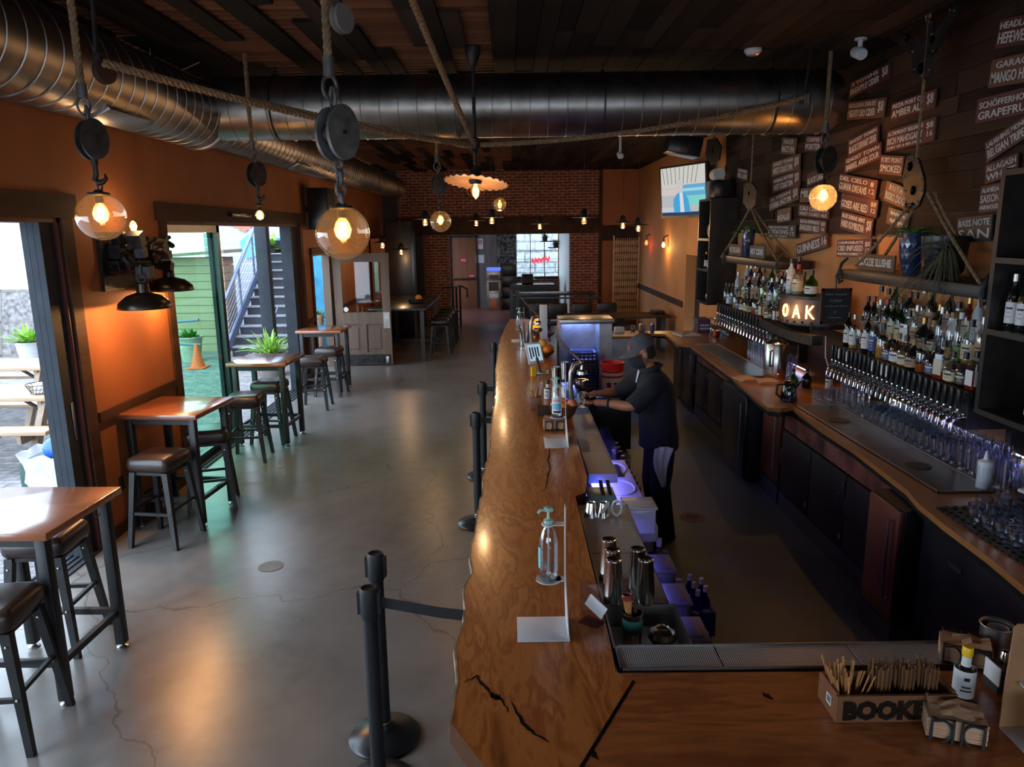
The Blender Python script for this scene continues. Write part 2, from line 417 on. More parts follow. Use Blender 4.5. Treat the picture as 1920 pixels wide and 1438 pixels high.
def concrete():
    m, nt, b = new_mat('polished_concrete'); L = nt.links
    tc = nd(nt, 'ShaderNodeTexCoord')
    n = nd(nt, 'ShaderNodeTexNoise', Scale=.9, Detail=8., Roughness=.62); L.new(tc.outputs['Object'], n.inputs['Vector'])
    n2 = nd(nt, 'ShaderNodeTexNoise', Scale=7., Detail=6.); L.new(tc.outputs['Object'], n2.inputs['Vector'])
    a = nd(nt, 'ShaderNodeMath', operation='MULTIPLY_ADD'); a.inputs[1].default_value = .4; L.new(n2.outputs['Fac'], a.inputs[0]); L.new(n.outputs['Fac'], a.inputs[2])
    r = ramp(nt, [(.45, (.082, .070, .060)), (.62, (.130, .115, .102)), (.85, (.172, .156, .142))]); L.new(a.outputs[0], r.inputs[0])
    vo = nd(nt, 'ShaderNodeTexVoronoi', Scale=.42, feature='DISTANCE_TO_EDGE')
    wv = nd(nt, 'ShaderNodeTexNoise', Scale=2.5, Detail=5.); mxv = nd(nt, 'ShaderNodeVectorMath', operation='MULTIPLY_ADD'); mxv.inputs[1].default_value = (.5, .5, .5)
    L.new(tc.outputs['Object'], wv.inputs['Vector']); L.new(wv.outputs['Color'], mxv.inputs[0]); L.new(tc.outputs['Object'], mxv.inputs[2]); L.new(mxv.outputs[0], vo.inputs['Vector'])
    lt = nd(nt, 'ShaderNodeMath', operation='LESS_THAN'); lt.inputs[1].default_value = .0035; L.new(vo.outputs['Distance'], lt.inputs[0])
    f = nd(nt, 'ShaderNodeMath', operation='MULTIPLY'); f.inputs[1].default_value = .55; L.new(lt.outputs[0], f.inputs[0])
    mx = nd(nt, 'ShaderNodeMix', data_type='RGBA'); mx.inputs[7].default_value = (.03, .025, .02, 1); L.new(f.outputs[0], mx.inputs[0]); L.new(r.outputs[0], mx.inputs[6]); L.new(mx.outputs[2], b.inputs['Base Color'])
    rr = nd(nt, 'ShaderNodeMapRange'); rr.inputs[3].default_value = .275; rr.inputs[4].default_value = .285; L.new(n2.outputs['Fac'], rr.inputs[0]); L.new(rr.outputs[0], b.inputs['Roughness'])
    b.inputs['Specular IOR Level'].default_value = .6
    return m
M['concrete'] = concrete()
M['brick'] = brickmat('red_brick', (.21, .045, .024), (.14, .030, .017), (.30, .22, .16))
M['blackbrick'] = brickmat('worn_black_brick', (.03, .028, .027), (.05, .046, .042), (.02, .02, .02), patchy=[(.42, (.4, .4, .4)), (.58, (5., 4.8, 4.4))])
M['plankwall'] = wood('reclaimed_wall_planks', [(.25, (.012, .007, .005)), (.75, (.050, .026, .016))], .8, 'Y', 3., .1, 0, .1, island=.65, spec=.2)
M['ceilplank'] = wood('reclaimed_ceiling_planks', [(.25, (.008, .006, .005)), (.75, (.030, .020, .015))], .85, 'Y', 3., .1, 0, .1, island=.8, spec=.15)
M['lath'] = wood('ceiling_lath', [(.25, (.085, .032, .014)), (.75, (.20, .078, .034))], .8, 'X', 3., .1, 0, .1, island=.25, spec=.2)
M['paver'] = brickmat('grey_pavers', (.19, .185, .19), (.25, .24, .24), (.12, .115, .12), 'XY', msize=.008, bw=.22, bh=.11)
M['siding'] = plain('white_siding', (.45, .46, .48), .7, var=.02)
M['agedwood'] = wood('aged_door_wood', [(.25, (.075, .045, .028)), (.75, (.155, .10, .066))], .6, 'Z', 4.)
M['exitdoor'] = wood('orange_door_veneer', [(.25, (.20, .075, .036)), (.75, (.30, .12, .06))], .45, 'Z', 4.)
M['greyboards'] = wood('grey_boards', [(.25, (.10, .085, .075)), (.75, (.20, .175, .155))], .7, 'Z', 4.)

# ---------------------------------------------------------------- structure: floor, walls, ceiling
XL, XR, YB, ZC = -3.35, 3.42, 20.0, 4.05
m = MB(); m.box((XL-.25, -2.5, -.15), (XR, YB, 0)); struct(m.build('floor', M['concrete'], smooth=False))
m = MB(); m.box((XL, YB, -.15), (XR, 24.8, 0)); struct(m.build('floor_far', M['tile'], smooth=False))
m = MB(); m.box((.62, 2.35, 0), (2.46, 11.4, .006)); m.box((.62, 1.0, 0), (3.3, 2.35, .006)); struct(m.build('floor_service', M['mat'], smooth=False))
O1 = (1.4, 5.62, 2.64); O2 = (7.32, 11.95, 2.64); O3 = (12.62, 13.85, 2.15)
m = MB()
ys = [-2.5]
for a, b, h in (O1, O2, O3):
    q = .25 if a < 12 else .12
    m.box((XL-q, ys[-1]-(.0 if a < 12 else -.45), 0), (XL, a, ZC)); m.box((XL-q, a, h), (XL, b, ZC)); ys.append(b)
m.box((XL-.25, 11.95, 0), (XL, 12.4, ZC)); m.box((XL-.12, 13.85, 0), (XL, 14.6, ZC)); ys.append(14.6)
m.box((XL-.25, ys[-1], 0), (XL, 21.0, ZC)); m.box((XL-.25, 21.0, 0), (XL, 24.0, .5)); m.box((XL-.25, 21.0, 3.1), (XL, 24.0, ZC)); m.box((XL-.25, 24.0, 0), (XL, 24.8, ZC))
struct(m.build('wall_left', M['orange'], smooth=False))
m = MB(); m.box((XR, -2.5, 0), (XR+.2, 13.3, ZC)); m.box((XR, 13.3, 2.0), (XR+.2, 14.45, ZC)); m.box((XR, 14.45, 0), (XR+.2, 24.8, ZC))
struct(m.build('wall_right', M['cream_wall'], smooth=False))
m = MB(); m.box((XL-.25, -2.7, 0), (-2.8, -2.5, ZC)); m.box((-.7, -2.7, 0), (.6, -2.5, ZC)); m.box((2.8, -2.7, 0), (XR+.2, -2.5, ZC)); m.box((.6, -2.7, 0), (2.8, -2.5, 1.2)); m.box((.6, -2.7, 2.3), (2.8, -2.5, ZC)); m.box((-2.8, -2.7, 0), (-.7, -2.5, .9)); m.box((-2.8, -2.7, 2.4), (-.7, -2.5, ZC)); struct(m.build('wall_front', M['orange'], smooth=False))
m = MB(); m.box((XR+.2, 13.0, 0), (XR+1.4, 14.9, ZC)); struct(m.build('wall_passage', M['black_paint'], smooth=False))
# ceiling: dark deck, red lath across it and reclaimed boards nailed lengthwise below the lath
m = MB(); m.box((XL-.25, -2.7, ZC+.16), (XR+.2, 24.8, ZC+.3), mi=0)
y = 3.0
while y < 20:
    m.box((XL, y, ZC+.012), (.6, y+.05, ZC+.07), mi=1); y += .125 if y < 8.5 else .16
x = XL+.12
r2 = random.Random(3)
while x < XR:
    wd = r2.uniform(.13, .22)
    y = 1.0+r2.uniform(-1, .5)
    while y < 20:
        ln = r2.uniform(.9, 2.4)
        if x > -.12 or r2.random() < .42:
            m.box((x, y, ZC-.012-r2.random()*.012), (x+wd-.006, min(y+ln, 20)-.005, ZC+.012), mi=2)
        y += ln
    x += wd
struct(m.build('ceiling', [M['black_paint'], M['lath'], M['ceilplank']], smooth=False))
# brick end wall with a wide opening into the far room
m = MB(); m.box((-2.30, YB, 0), (-1.62, YB+.35, 2.40)); m.box((1.62, YB, 0), (2.38, YB+.35, 2.40)); m.box((-2.95, YB, 2.86), (2.38, YB+.35, ZC+.05))
struct(m.build('wall_back', M['brick'], smooth=False))
m = MB(); m.box((-2.95, YB-.06, 2.40), (2.38, YB+.36, 2.86), bev=.01); struct(m.build('trim_header', M['darkwood']))
m = MB(); m.box((XL, YB+.02, 0), (-2.30, YB+.3, ZC+.05)); struct(m.build('wall_back_dark', M['black_paint'], smooth=False))
m = MB(); m.box((2.38, YB+.02, 0), (XR, YB+.3, ZC+.05)); struct(m.build('wall_back_tan', M['orange'], smooth=False))
m = MB(); m.box((2.38, YB-.03, 0), (2.46, YB+.02, ZC)); m.box((2.46, YB-.03, 2.2), (XR, YB+.02, 2.6)); struct(m.build('trim_back', M['darkwoodz'], smooth=False))
# far room
FY = 24.5
m = MB(); m.box((XL, FY, 0), (-1.98, FY+.2, ZC)); m.box((-1.98, FY, 2.36), (-1.05, FY+.2, ZC)); m.box((-1.05, FY, 0), (-.42, FY+.2, ZC)); struct(m.build('wall_far_boards', M['greyboards'], smooth=False))
m = MB(); m.box((-.42, FY, 0), (.22, FY+.2, ZC)); m.box((.22, FY, 2.45), (1.6, FY+.2, ZC)); struct(m.build('wall_far_brick', M['blackbrick'], smooth=False))
m = MB(); m.box((.22, FY, 0), (1.6, FY+.2, .95)); struct(m.build('wall_far_sill', M['brick'], smooth=False))
m = MB(); m.box((1.6, FY, 0), (XR, FY+.2, ZC)); struct(m.build('wall_far_tan', M['cream_wall'], smooth=False))
m = MB(); m.box((1.62, YB+.36, 0), (1.75, FY, ZC)); struct(m.build('wall_far_side', M['white'], smooth=False))
wf = MB(); wf.box((.22, FY-.02, .93), (1.6, FY+.1, 1.0)); wf.box((.22, FY, 2.4), (1.6, FY+.1, 2.46))
for k in range(4): wf.box((.22+k*.46-.012, FY+.03, 1.0), (.22+k*.46+.012, FY+.07, 2.4))
for k in (1.28, 1.56, 1.84, 2.12): wf.box((.22, FY+.04, k), (1.6, FY+.06, k+.012))
wn = struct(wf.build('window_1', M['grey_frame'], smooth=False))
fc = MB(); fc.box((-1.5, 29.5, 0), (4, 29.8, 6)); struct(fc.build('wall_street', brickmat('street_facade', (.48, .49, .52), (.34, .35, .38), (.2, .205, .21), 'XZ', msize=.03, bw=.8, bh=.42, rough=.8), smooth=False))
fc = MB(); fc.box((-6, 24.9, -.1), (8, 29.5, -.02)); struct(fc.build('ground_street', plain('street_asphalt', (.09, .09, .095), .8), smooth=False))
g = MB(); g.box((.22, FY+.045, 1.), (1.6, FY+.055, 2.4)); g.build('pane', M['pane'], wn, smooth=False)
# exit door
d = MB(); d.box((-1.94, FY+.02, 0), (-1.09, FY+.07, 2.3), bev=.004); d = struct(d.build('door_1', M['exitdoor']))
m = MB(); m.box((-1.98, FY-.03, 0), (-1.93, FY+.1, 2.36)); m.box((-1.10, FY-.03, 0), (-1.05, FY+.1, 2.36)); m.box((-1.98, FY-.03, 2.3), (-1.05, FY+.1, 2.36)); m.build('door_frame', M['grey_frame'], d, smooth=False)
m = MB(); m.box((-1.9, FY-.03, .92), (-1.12, FY+.02, .98), bev=.01); m.build('push_bar', M['iron'], d)
m = MB(); m.ball((-1.13, FY, 1.12), .03); m.build('lock', M['brass'], d)
signred = plain('red_sign', srgb(200, 40, 62), .5, var=.02)
for (cx, cz, ww, hh) in ((-1.52, 1.56, .22, .16), (-1.26, 1.05, .24, .07)):
    m = MB(); m.box((cx-ww/2, FY+.01, cz-hh/2), (cx+ww/2, FY+.02, cz+hh/2)); s = m.build('door_sign', signred, d, smooth=False)
    q = MB()
    for k in range(2 if hh > .1 else 1): q.box((cx-ww*.36, FY+.007, cz+(.025-.05*k if hh > .1 else 0)-.012), (cx+ww*.36, FY+.010, cz+(.025-.05*k if hh > .1 else 0)+.012))
    q.build('sign_text', M['paper'], s, smooth=False)
# trims of the left wall: chair rail, base, door casings
m = MB()
for a, b in ((5.78, 7.18), (12.1, 12.6), (13.98, 20.0)): m.box((XL, a, 1.02), (XL+.03, b, 1.10)); m.box((XL, a, 0), (XL+.015, b, .11))
struct(m.build('trim_rail_left', M['darkwood'], smooth=False))
m = MB(); m.box((XR-.03, 14.6, .96), (XR, 20, 1.08)); struct(m.build('trim_rail_right', M['darkwood'], smooth=False))
def casing(n, o, over, fr=True, jm='redwood', wd=.13, hd=.17):
    a, b, h = o
    m = MB(); q = .26 if n < 3 else .13; m.box((XL-q, a, 0), (XL+.005, a+.04, h)); m.box((XL-q, b-.04, 0), (XL+.005, b, h)); m.box((XL-q, a, h-.04), (XL+.005, b, h))
    j = struct(m.build('door_frame_%d' % n, M[jm], smooth=False))
    m = MB(); m.box((XL, a-wd, 0), (XL+.025, a+.005, h)); m.box((XL, b-.005, 0), (XL+.025, b+wd, h)); m.box((XL, a-wd-over, h-.005), (XL+.045, b+wd+over, h+hd))
    struct(m.build('trim_%d' % n, M['darkwood'], smooth=False)); return j
casing(1, O1, .05); casing(2, O2, .05); casing(3, O3, .02, jm='agedwood', wd=.1, hd=.1)
m = MB(); m.box((XL-.24, 1.4, 0), (XL+.01, 5.6, .012)); 
for k in range(4): m.box((XL-.22+k*.055, 1.4, .012), (XL-.205+k*.055, 5.6, .022))
struct(m.build('trim_track_1', M['grey_frame'], smooth=False))
m = MB(); m.box((XL-.24, 7.36, 0), (XL+.01, 11.9, .012))
for k in range(4): m.box((XL-.22+k*.055, 7.36, .012), (XL-.205+k*.055, 11.9, .022))
struct(m.build('trim_track_2', M['grey_frame'], smooth=False))
# sliding door panels
m = MB()
for k, xo in enumerate((.03, .09, .15)): m.box((XL-xo-.045, 5.42+k*.02, .02), (XL-xo, 5.58, 2.6))
s = struct(m.build('door_2', M['grey_frame'], smooth=False))
m = MB(); m.box((XL-.03, 5.50, .95), (XL-.022, 5.53, 1.25), bev=.003); m.build('latch_plate', M['brushed'], s)
m = MB(); xx = XL-.10
for a, b, c, e in ((7.36, 7.44, .02, 2.6), (8.86, 8.95, .02, 2.6)): m.box((xx-.05, a, c), (xx, b, e))
m.box((xx-.05, 7.36, .02), (xx, 8.95, .10)); m.box((xx-.05, 7.36, 2.52), (xx, 8.95, 2.6))
s = struct(m.build('door_3', M['satin_black'], smooth=False))
m = MB(); m.box((xx-.03, 7.44, .10), (xx-.024, 8.86, 2.52)); m.build('green_pane', M['greenpane'], s, smooth=False)
m = MB(); m.box((XL-.20, 8.82, .02), (XL-.16, 9.05, 2.6)); m.box((XL-.20, 11.62, .02), (XL-.03, 11.9, 2.6))
struct(m.build('door_4', M['grey_frame'], smooth=False))
for o in (O1, O2, O3):
    l = bpy.data.lights.new('portal', 'AREA'); l.shape = 'RECTANGLE'; l.size = o[1]-o[0]; l.size_y = o[2]; l.cycles.is_portal = True
    p = bpy.data.objects.new('portal', l); COL.objects.link(p)
    mm = Matrix(((0, 0, -1, XL-.27), (1, 0, 0, (o[0]+o[1])/2), (0, -1, 0, o[2]/2), (0, 0, 0, 1)))
    p.matrix_world = mm
for c, sx, sy, rx, rz in (((1.7, -2.72, 1.75), 2.2, 1.1, PI/2, 0), ((-1.75, -2.72, 1.65), 2.1, 1.5, PI/2, 0), ((XL-.27, 22.5, 1.8), 3.0, 2.6, PI/2, -PI/2), ((.91, FY+.22, 1.7), 1.38, 1.4, PI/2, PI)):
    l = bpy.data.lights.new('portal', 'AREA'); l.shape = 'RECTANGLE'; l.size = sx; l.size_y = sy; l.cycles.is_portal = True
    p = bpy.data.objects.new('portal', l); COL.objects.link(p); p.location = c; p.rotation_euler = (rx, 0, rz)
# sign wall cladding
m = MB(); y0 = 3.2; z = 2.42; r2 = random.Random(5)
while z < ZC-.02:
    h = r2.uniform(.12, .2); y = y0+r2.uniform(-.6, 0)
    while y < 11.95:
        ln = r2.uniform(.7, 2.0); m.box((XR-.02-r2.random()*.015, y, z), (XR, min(y+ln, 11.95)-.004, min(z+h, ZC)-.004)); y += ln
    z += h
struct(m.build('trim_plank_cladding', M['plankwall'], smooth=False))
m = MB(); m.box((XR-.022, 3.2, .97), (XR-.001, 11.95, 1.42)); struct(m.build('trim_backsplash', M['darkwood'], smooth=False))
# ---------------------------------------------------------------- patio beyond the left wall
m = MB(); m.box((-17, -1, -.2), (XL-.25, 24, -.02)); struct(m.build('ground', M['paver'], smooth=False))
m = MB()
for k in range(30): m.box((-17, 16.2, -.02+k*.2), (-7.9, 16.25-(.012 if k % 2 else .0), .17+k*.2))
struct(m.build('wall_patio', M['siding'], smooth=False))
blue = plain('mural_blue', srgb(60, 150, 190), .7, var=.1); pink = plain('mural_coral', srgb(225, 120, 100), .7)
teal = plain('mural_teal', srgb(110, 190, 185), .7, var=.1)
m = MB(); r2 = random.Random(11)
for k in range(22): m.box((-7.9, 19.4, -.02+k*.22), (-3.4, 19.45-(.015 if k % 2 else 0), .195+k*.22))
for k in range(14):
    cx, cz = r2.uniform(-7.7, -3.8), r2.uniform(2.0, 4.4); a = r2.uniform(.2, .55)
    n = 9; m.slab([(cx+a*math.cos(2*PI*j/n)*r2.uniform(.6, 1.2), 19.37, cz+.7*a*math.sin(2*PI*j/n)*r2.uniform(.6, 1.2)) for j in range(n)], (0, -1, 0), .01, 1+k % 3)
struct(m.build('wall_mural', [M['siding'], blue, pink, teal], smooth=False))
m = MB(); m.box((XL-.25, 16.4, -.02), (XL-1.4, 16.6, 4)); struct(m.build('wall_patio_dark', M['black_paint'], smooth=False))
# wooden shed corner beside the stairs
t = thing('garden_shed', 'pale plank shed with sloping roof behind the green pane of the middle door', 'shed', (-6.9, 16.3, -.02))
m = MB()
for k in range(12): m.box((-7.75, 16.0, -.02+k*.17), (-6.15, 16.6, .14+k*.17))
m.build('wall', M['picnic'], t, smooth=False)
m = MB(); m.box((-7.9, 15.7, 2.05), (-6.0, 16.8, 2.12), rot=Matrix.Rotation(-.06, 3, 'Y')); m.build('roof', M['picnicleg'], t, smooth=False)
# outside stairs
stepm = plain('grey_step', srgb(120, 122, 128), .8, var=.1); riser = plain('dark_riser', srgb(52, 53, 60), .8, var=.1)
railm = plain('blue_grey_rail', srgb(98, 112, 140), .5, var=.05)
t = thing('staircase', 'grey outdoor staircase with wire-filled railings seen through the middle door', 'stairs', (-5.1, 16.9, -.02))
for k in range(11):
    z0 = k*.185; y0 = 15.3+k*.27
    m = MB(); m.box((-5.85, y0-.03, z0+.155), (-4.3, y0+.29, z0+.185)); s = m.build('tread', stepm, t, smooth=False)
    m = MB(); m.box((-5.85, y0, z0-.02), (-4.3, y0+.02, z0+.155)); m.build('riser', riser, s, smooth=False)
def stair_z(y): return (y-15.3)/.27*.185+.185
for sx in (-5.9, -4.25):
    m = MB(); m.slab([(sx-.025, 15.1, -.02), (sx-.025, 18.3, 2.05), (sx-.025, 18.3, 2.32), (sx-.025, 15.1, .22)], (1, 0, 0), .05); m.build('stringer', railm, t, smooth=False)
    m = MB(); a = V((sx, 15.2, 1.12)); b = V((sx, 18.2, 3.17))
    m.tube([a, b], .035, 8)
    for q in (0, .33, .66, 1.): p = lerp(a, b, q); m.tube([p, p-V((0, 0, .95))], .025, 6)
    for k in range(7): o = V((0, 0, -.12-k*.12)); m.tube([a+o, b+o], .007, 5)
    m.build('railing', railm, t)
m = MB(); m.tube([(-4.72, 15.0, 1.05), (-4.95, 15.0, .52), (-4.9, 15.0, .44), (-4.55, 15.0, .44)], .022, 8); m.build('hand_loop', railm, t)
m = MB(); m.box((-4.72, 13.9, -.02), (-4.50, 14.1, 4.2), bev=.005); tag(m.build('post', M['grey_frame']), 'blue-grey square patio post in front of the stairs', 'post')
m = MB(); m.box((-6.9, 13.6, 3.25), (-3.7, 14.4, 3.33), rot=Matrix.Rotation(.1, 3, 'Y')); tag(m.build('awning', M['greyboards'], smooth=False), 'weathered patio awning above the outdoor stairs', 'awning')
# potted plants and cone
pot = plain('stone_planter', srgb(170, 165, 150), .8, var=.1); leafg = plain('leaf_green', srgb(70, 125, 45), .6, var=.25, scale=10); leafb = plain('bright_leaf', srgb(130, 175, 70), .6, var=.25, scale=10)
dirt = plain('soil', (.03, .022, .016), .9)
def blade(m, base, d, ln, wd, droop, mi=0):
    d = V(d).normalized(); side = d.cross(V((0, 0, 1)))
    if side.length < 1e-3: side = V((1, 0, 0))
    side.normalize(); pts = []; n = 6
    for i in range(n+1):
        q = i/n; p = V(base)+d*ln*q-V((0, 0, droop*q*q)); pts.append((p, wd*math.sin(PI*min(.97, .12+q*.86))))
    rings = [[p-side*ww, p+V((0, 0, .003)), p+side*ww, p-V((0, 0, .004))] for p, ww in pts]
    m.quadstrip(rings, True, True, mi)
def pot_plant(name, label, loc, r, h, n, ln, wd, up, droop, leaf, potm, cat='plant', seed=1, round_=True):
    rr = random.Random(seed); t = thing(name, label, cat, loc); x, y, z = loc
    m = MB(); m.lathe([(r*.72, z), (r*.9, z+h*.6), (r, z+h*.93), (r*1.06, z+h*.93), (r*1.06, z+h), (r*.9, z+h), (r*.88, z+h*.9)], (x, y, 0), 20 if round_ else 4); m.build('pot', potm, t)
    m = MB(); m.lathe([(.001, z+h*.88), (r*.9, z+h*.88), (r*.9, z+h*.91), (.001, z+h*.92)], (x, y, 0), 16); m.build('soil', dirt, t)
    m = MB()
    for k in range(n):
        a = rr.uniform(0, 2*PI); e = rr.uniform(*up)
        b = (x+r*.4*rr.random()*math.cos(a), y+r*.4*rr.random()*math.sin(a), z+h*.9)
        blade(m, b, (math.cos(a)*math.cos(e), math.sin(a)*math.cos(e), math.sin(e)), ln*rr.uniform(.6, 1.1), wd, droop*rr.uniform(.5, 1.2))
    f = m.build('foliage', leaf, t); f['kind'] = 'stuff'; return t
p = pZ(360, 676, -.02); pot_plant('potted_plant', 'stone pot with leafy green plant behind the orange cone', p, .24, .5, 70, .26, .035, (.2, 1.3), .05, leafg, pot, seed=2)
p = pZ(372, 690, -.02); t = thing('traffic_cone', 'orange traffic cone standing before the stone pot outside', 'cone', p)
conem = plain('cone_orange', srgb(235, 95, 50), .6, var=.04)
m = MB(); m.box((p.x-.17, p.y-.17, p.z), (p.x+.17, p.y+.17, p.z+.03), bev=.008); m.build('base', conem, t)
m = MB(); m.lathe([(.13, p.z+.03), (.03, p.z+.46), (.025, p.z+.47), (.001, p.z+.47)], (p.x, p.y, 0), 20); m.build('body', conem, t)
p = pZ(528, 722, -.02)+V((-.45, .9, 0)); pot_plant('spiky_plant', 'grassy spiky plant in a low planter at the open door', p, .3, .42, 90, .62, .016, (.5, 1.4), .22, leafb, M['greyboards'], seed=4)
pot_plant('stair_planter', 'broad-leaved plant in dark tall planter beside the stair top', (-6.0, 18.85, -.02), .3, 2.35, 22, .55, .09, (.3, 1.3), .12, leafb, M['grey_frame'], seed=9, round_=False)
m = MB(); p = pZ(345, 690, -.02); m.tube([(p.x-.35, p.y+.05, .02), (p.x-.35, p.y+.05, .85), (p.x+.35, p.y+.05, .9)], .03, 8); m.tube([(p.x-.35, p.y+.05, .45), (p.x+.35, p.y+.05, .42)], .025, 8); tag(m.build('handrail_loop', railm), 'bent pipe handrail beside the potted plant outside', 'railing')
p = pX(600, 640, -4.5); pot_plant('climbing_plant', 'tall green plant seen through the gap of the hinged door', (-3.98, 15.0, -.02), .16, .9, 60, .30, .04, (.1, 1.4), .1, leafg, pot, seed=12)
m = MB(); m.box((-4.42, 15.9, -.02), (-3.7, 16.0, 3.2)); struct(m.build('wall_patio_blue', blue, smooth=False))
# picnic tables (long side across the view)
def picnic(label, x1, yc, L=1.9, group=None):
    t = thing('picnic_table', label, 'picnic table', (x1-L/2, yc, -.02), group=group); x0 = x1-L
    for k in range(4):
        m = MB(); m.box((x0, yc-.40+k*.2, .70), (x1, yc-.215+k*.2, .745), bev=.006); m.build('top_board', M['picnic'], t)
    for s in (-1, 1):
        m = MB(); m.box((x0, yc+s*.66-.13, .41), (x1, yc+s*.66+.13, .455), bev=.006); m.build('bench', M['picnic'], t)
    for x in (x0+.28, x1-.28):
        for s in (-1, 1):
            m = MB(); m.slab([(x-.03, yc+s*.70-.05, -.02), (x-.03, yc+s*.70+.05, -.02), (x-.03, yc+s*.28+.05, .70), (x-.03, yc+s*.28-.05, .70)], (1, 0, 0), .07); m.build('leg', M['picnicleg'], t)
        m = MB(); m.box((x-.045, yc-.78, .31), (x+.0, yc+.78, .41)); m.box((x-.045, yc-.36, .61), (x, yc+.36, .70)); m.build('crossbar', M['picnicleg'], t)
        m = MB(); m.tube([(x, yc, .35), (x+(.5 if x < x1-L/2 else -.5), yc, .68)], .025, 6); m.build('brace', M['iron'], t)
    return t
a = pZ(100, 688, .74); b = pZ(112, 745, .74)
picnic('pale fir picnic table farther out on the patio', a.x+.05, a.y+.35); picnic('pale fir picnic table with wire basket on it', b.x+.05, b.y+.38)
# basket on the nearer table, with napkins
p = pZ(78, 737, .75); t = thing('wire_basket', 'round wire basket on the nearer picnic table', 'basket', p)
m = MB()
for rr_, zz in ((.10, .01), (.13, .06), (.15, .11)): m.torus((p.x, p.y, p.z+zz), rr_, .004, seg=24, sub=5)
for k in range(20):
    a0 = 2*PI*k/20; a1 = a0+.35; m.tube([(p.x+.10*math.cos(a0), p.y+.10*math.sin(a0), p.z+.01), (p.x+.15*math.cos(a1), p.y+.15*math.sin(a1), p.z+.11)], .003, 4)
m.build('wire_frame', M['iron'], t)
m = MB(); m.box((p.x-.06, p.y-.06, p.z+.005), (p.x+.06, p.y+.06, p.z+.12), bev=.01, rot=Matrix.Rotation(.3, 3, 'Z')); tag(m.build('napkin_stack', M['paper']), 'white paper napkins inside the wire basket outdoors', 'napkins')
# rubbish bin with clear bag
bx, by = -3.93, 6.2
t = thing('rubbish_bin', 'dark green rubbish bin with cloudy plastic liner outside the first door', 'bin', (bx, by, -.02))
gb = plain('bin_green', srgb(20, 62, 52), .5, var=.08); liner = plain('cloudy_liner', srgb(198, 208, 216), .35, var=.06, scale=5, bump=.4)
m = MB(); m.box((bx-.25, by-.25, -.02), (bx+.25, by+.25, .64), bev=.03); m.build('body', gb, t)
m = MB(); rings = []; r2 = random.Random(6)
for zz, gr in ((.40, .006), (.48, .012), (.56, .010), (.63, .022), (.69, .026), (.67, .006), (.60, -.05)):
    ring = []
    for j in range(40):
        a0 = 2*PI*j/40; cx = max(-1, min(1, 1.25*math.cos(a0))); cyy = max(-1, min(1, 1.25*math.sin(a0)))
        q = gr+r2.uniform(-.014, .014); ring.append((bx+cx*(.25+q), by+cyy*(.25+q), zz+r2.uniform(-.015, .015)))
    rings.append(ring)
m.quadstrip(rings, True, True); m.build('liner', liner, t)
m = MB(); m.box((bx-.12, by-.15, .61), (bx+.2, by+.2, .80), bev=.08, seg=3); tag(m.build('rubbish_bag', plain('blue_bag', srgb(40, 95, 200), .4, var=.1, bump=.5)), 'blue bag lying in the lined rubbish bin', 'bag')
m = MB()
for k, dx in enumerate((-.1, .02)):
    m.tube([(bx+dx+.16*math.cos(q*2*PI/6+.3)*.4, by-.255, .22+.07*math.sin(q*2*PI/6+.3)) for q in range(6)], .012, 5, closed=True)
m.build('emblem', M['paper'], t)
# patio chair and stacked frames by the siding
p = pZ(15, 668, -.02)+V((-.9, -1.2, 0)); t = thing('patio_chair', 'black metal patio chair by the white siding', 'chair', p)
m = MB()
for s in (0, .55):
    m.tube([(p.x+s, p.y-.3, p.z), (p.x+s, p.y-.25, p.z+.62), (p.x+s, p.y+.25, p.z+.65)], .022, 6); m.tube([(p.x+s, p.y+.3, p.z), (p.x+s, p.y+.22, p.z+1.0)], .022, 6)
m.build('frame', M['iron'], t)
m = MB(); m.box((p.x, p.y-.27, p.z+.40), (p.x+.55, p.y+.25, p.z+.43), bev=.008); m.build('seat', M['iron'], t)
m = MB()
for k in range(6): m.tube([(p.x, p.y+.23, p.z+.5+k*.09), (p.x+.55, p.y+.23, p.z+.5+k*.09)], .012, 5)
m.build('backrest', M['iron'], t)
rust = plain('rusty_red', srgb(170, 88, 70), .7, var=.15)
for k, (px_, w_, h_, mt, lb) in enumerate(((30, .75, 1.0, rust, 'rust red metal frame leaning on the white siding'), (58, .8, 1.45, M['greyboards'], 'lettered grey chalkboard leaning on the white siding'))):
    p = pZ(px_, 655, -.02); t = thing('leaning_frame', lb, 'frame', (p.x+w_/2, 15.9, -.02)); R = Matrix.Rotation(-.2, 3, 'X'); c = V((p.x, 15.7-.1*k, -.02))
    m = MB()
    for aa, bb in (((0, 0, 0), (.06, .03, h_)), ((w_-.06, 0, 0), (w_, .03, h_)), ((0, 0, 0), (w_, .03, .06)), ((0, 0, h_-.06), (w_, .03, h_)), ((0, 0, h_*.5), (w_, .03, h_*.5+.05))): m.box(aa, bb)
    m.xf(Matrix.Translation(c) @ R.to_4x4()); m.build('frame', mt, t, smooth=False)
    m = MB(); m.box((.06, .005, .06), (w_-.06, .02, h_-.06)); m.xf(Matrix.Translation(c) @ R.to_4x4()); m.build('panel', M['siding'] if k == 0 else plain('slate_board', srgb(110, 105, 105), .8, var=.3, scale=12), t, smooth=False)
p = pZ(95, 665, -.02)+V((.3, -1.1, 0)); pot_plant('patio_shrub', 'leafy green shrub in white tub by the siding', p, .25, .45, 120, .5, .03, (.3, 1.5), .1, leafb, M['siding'], seed=21)

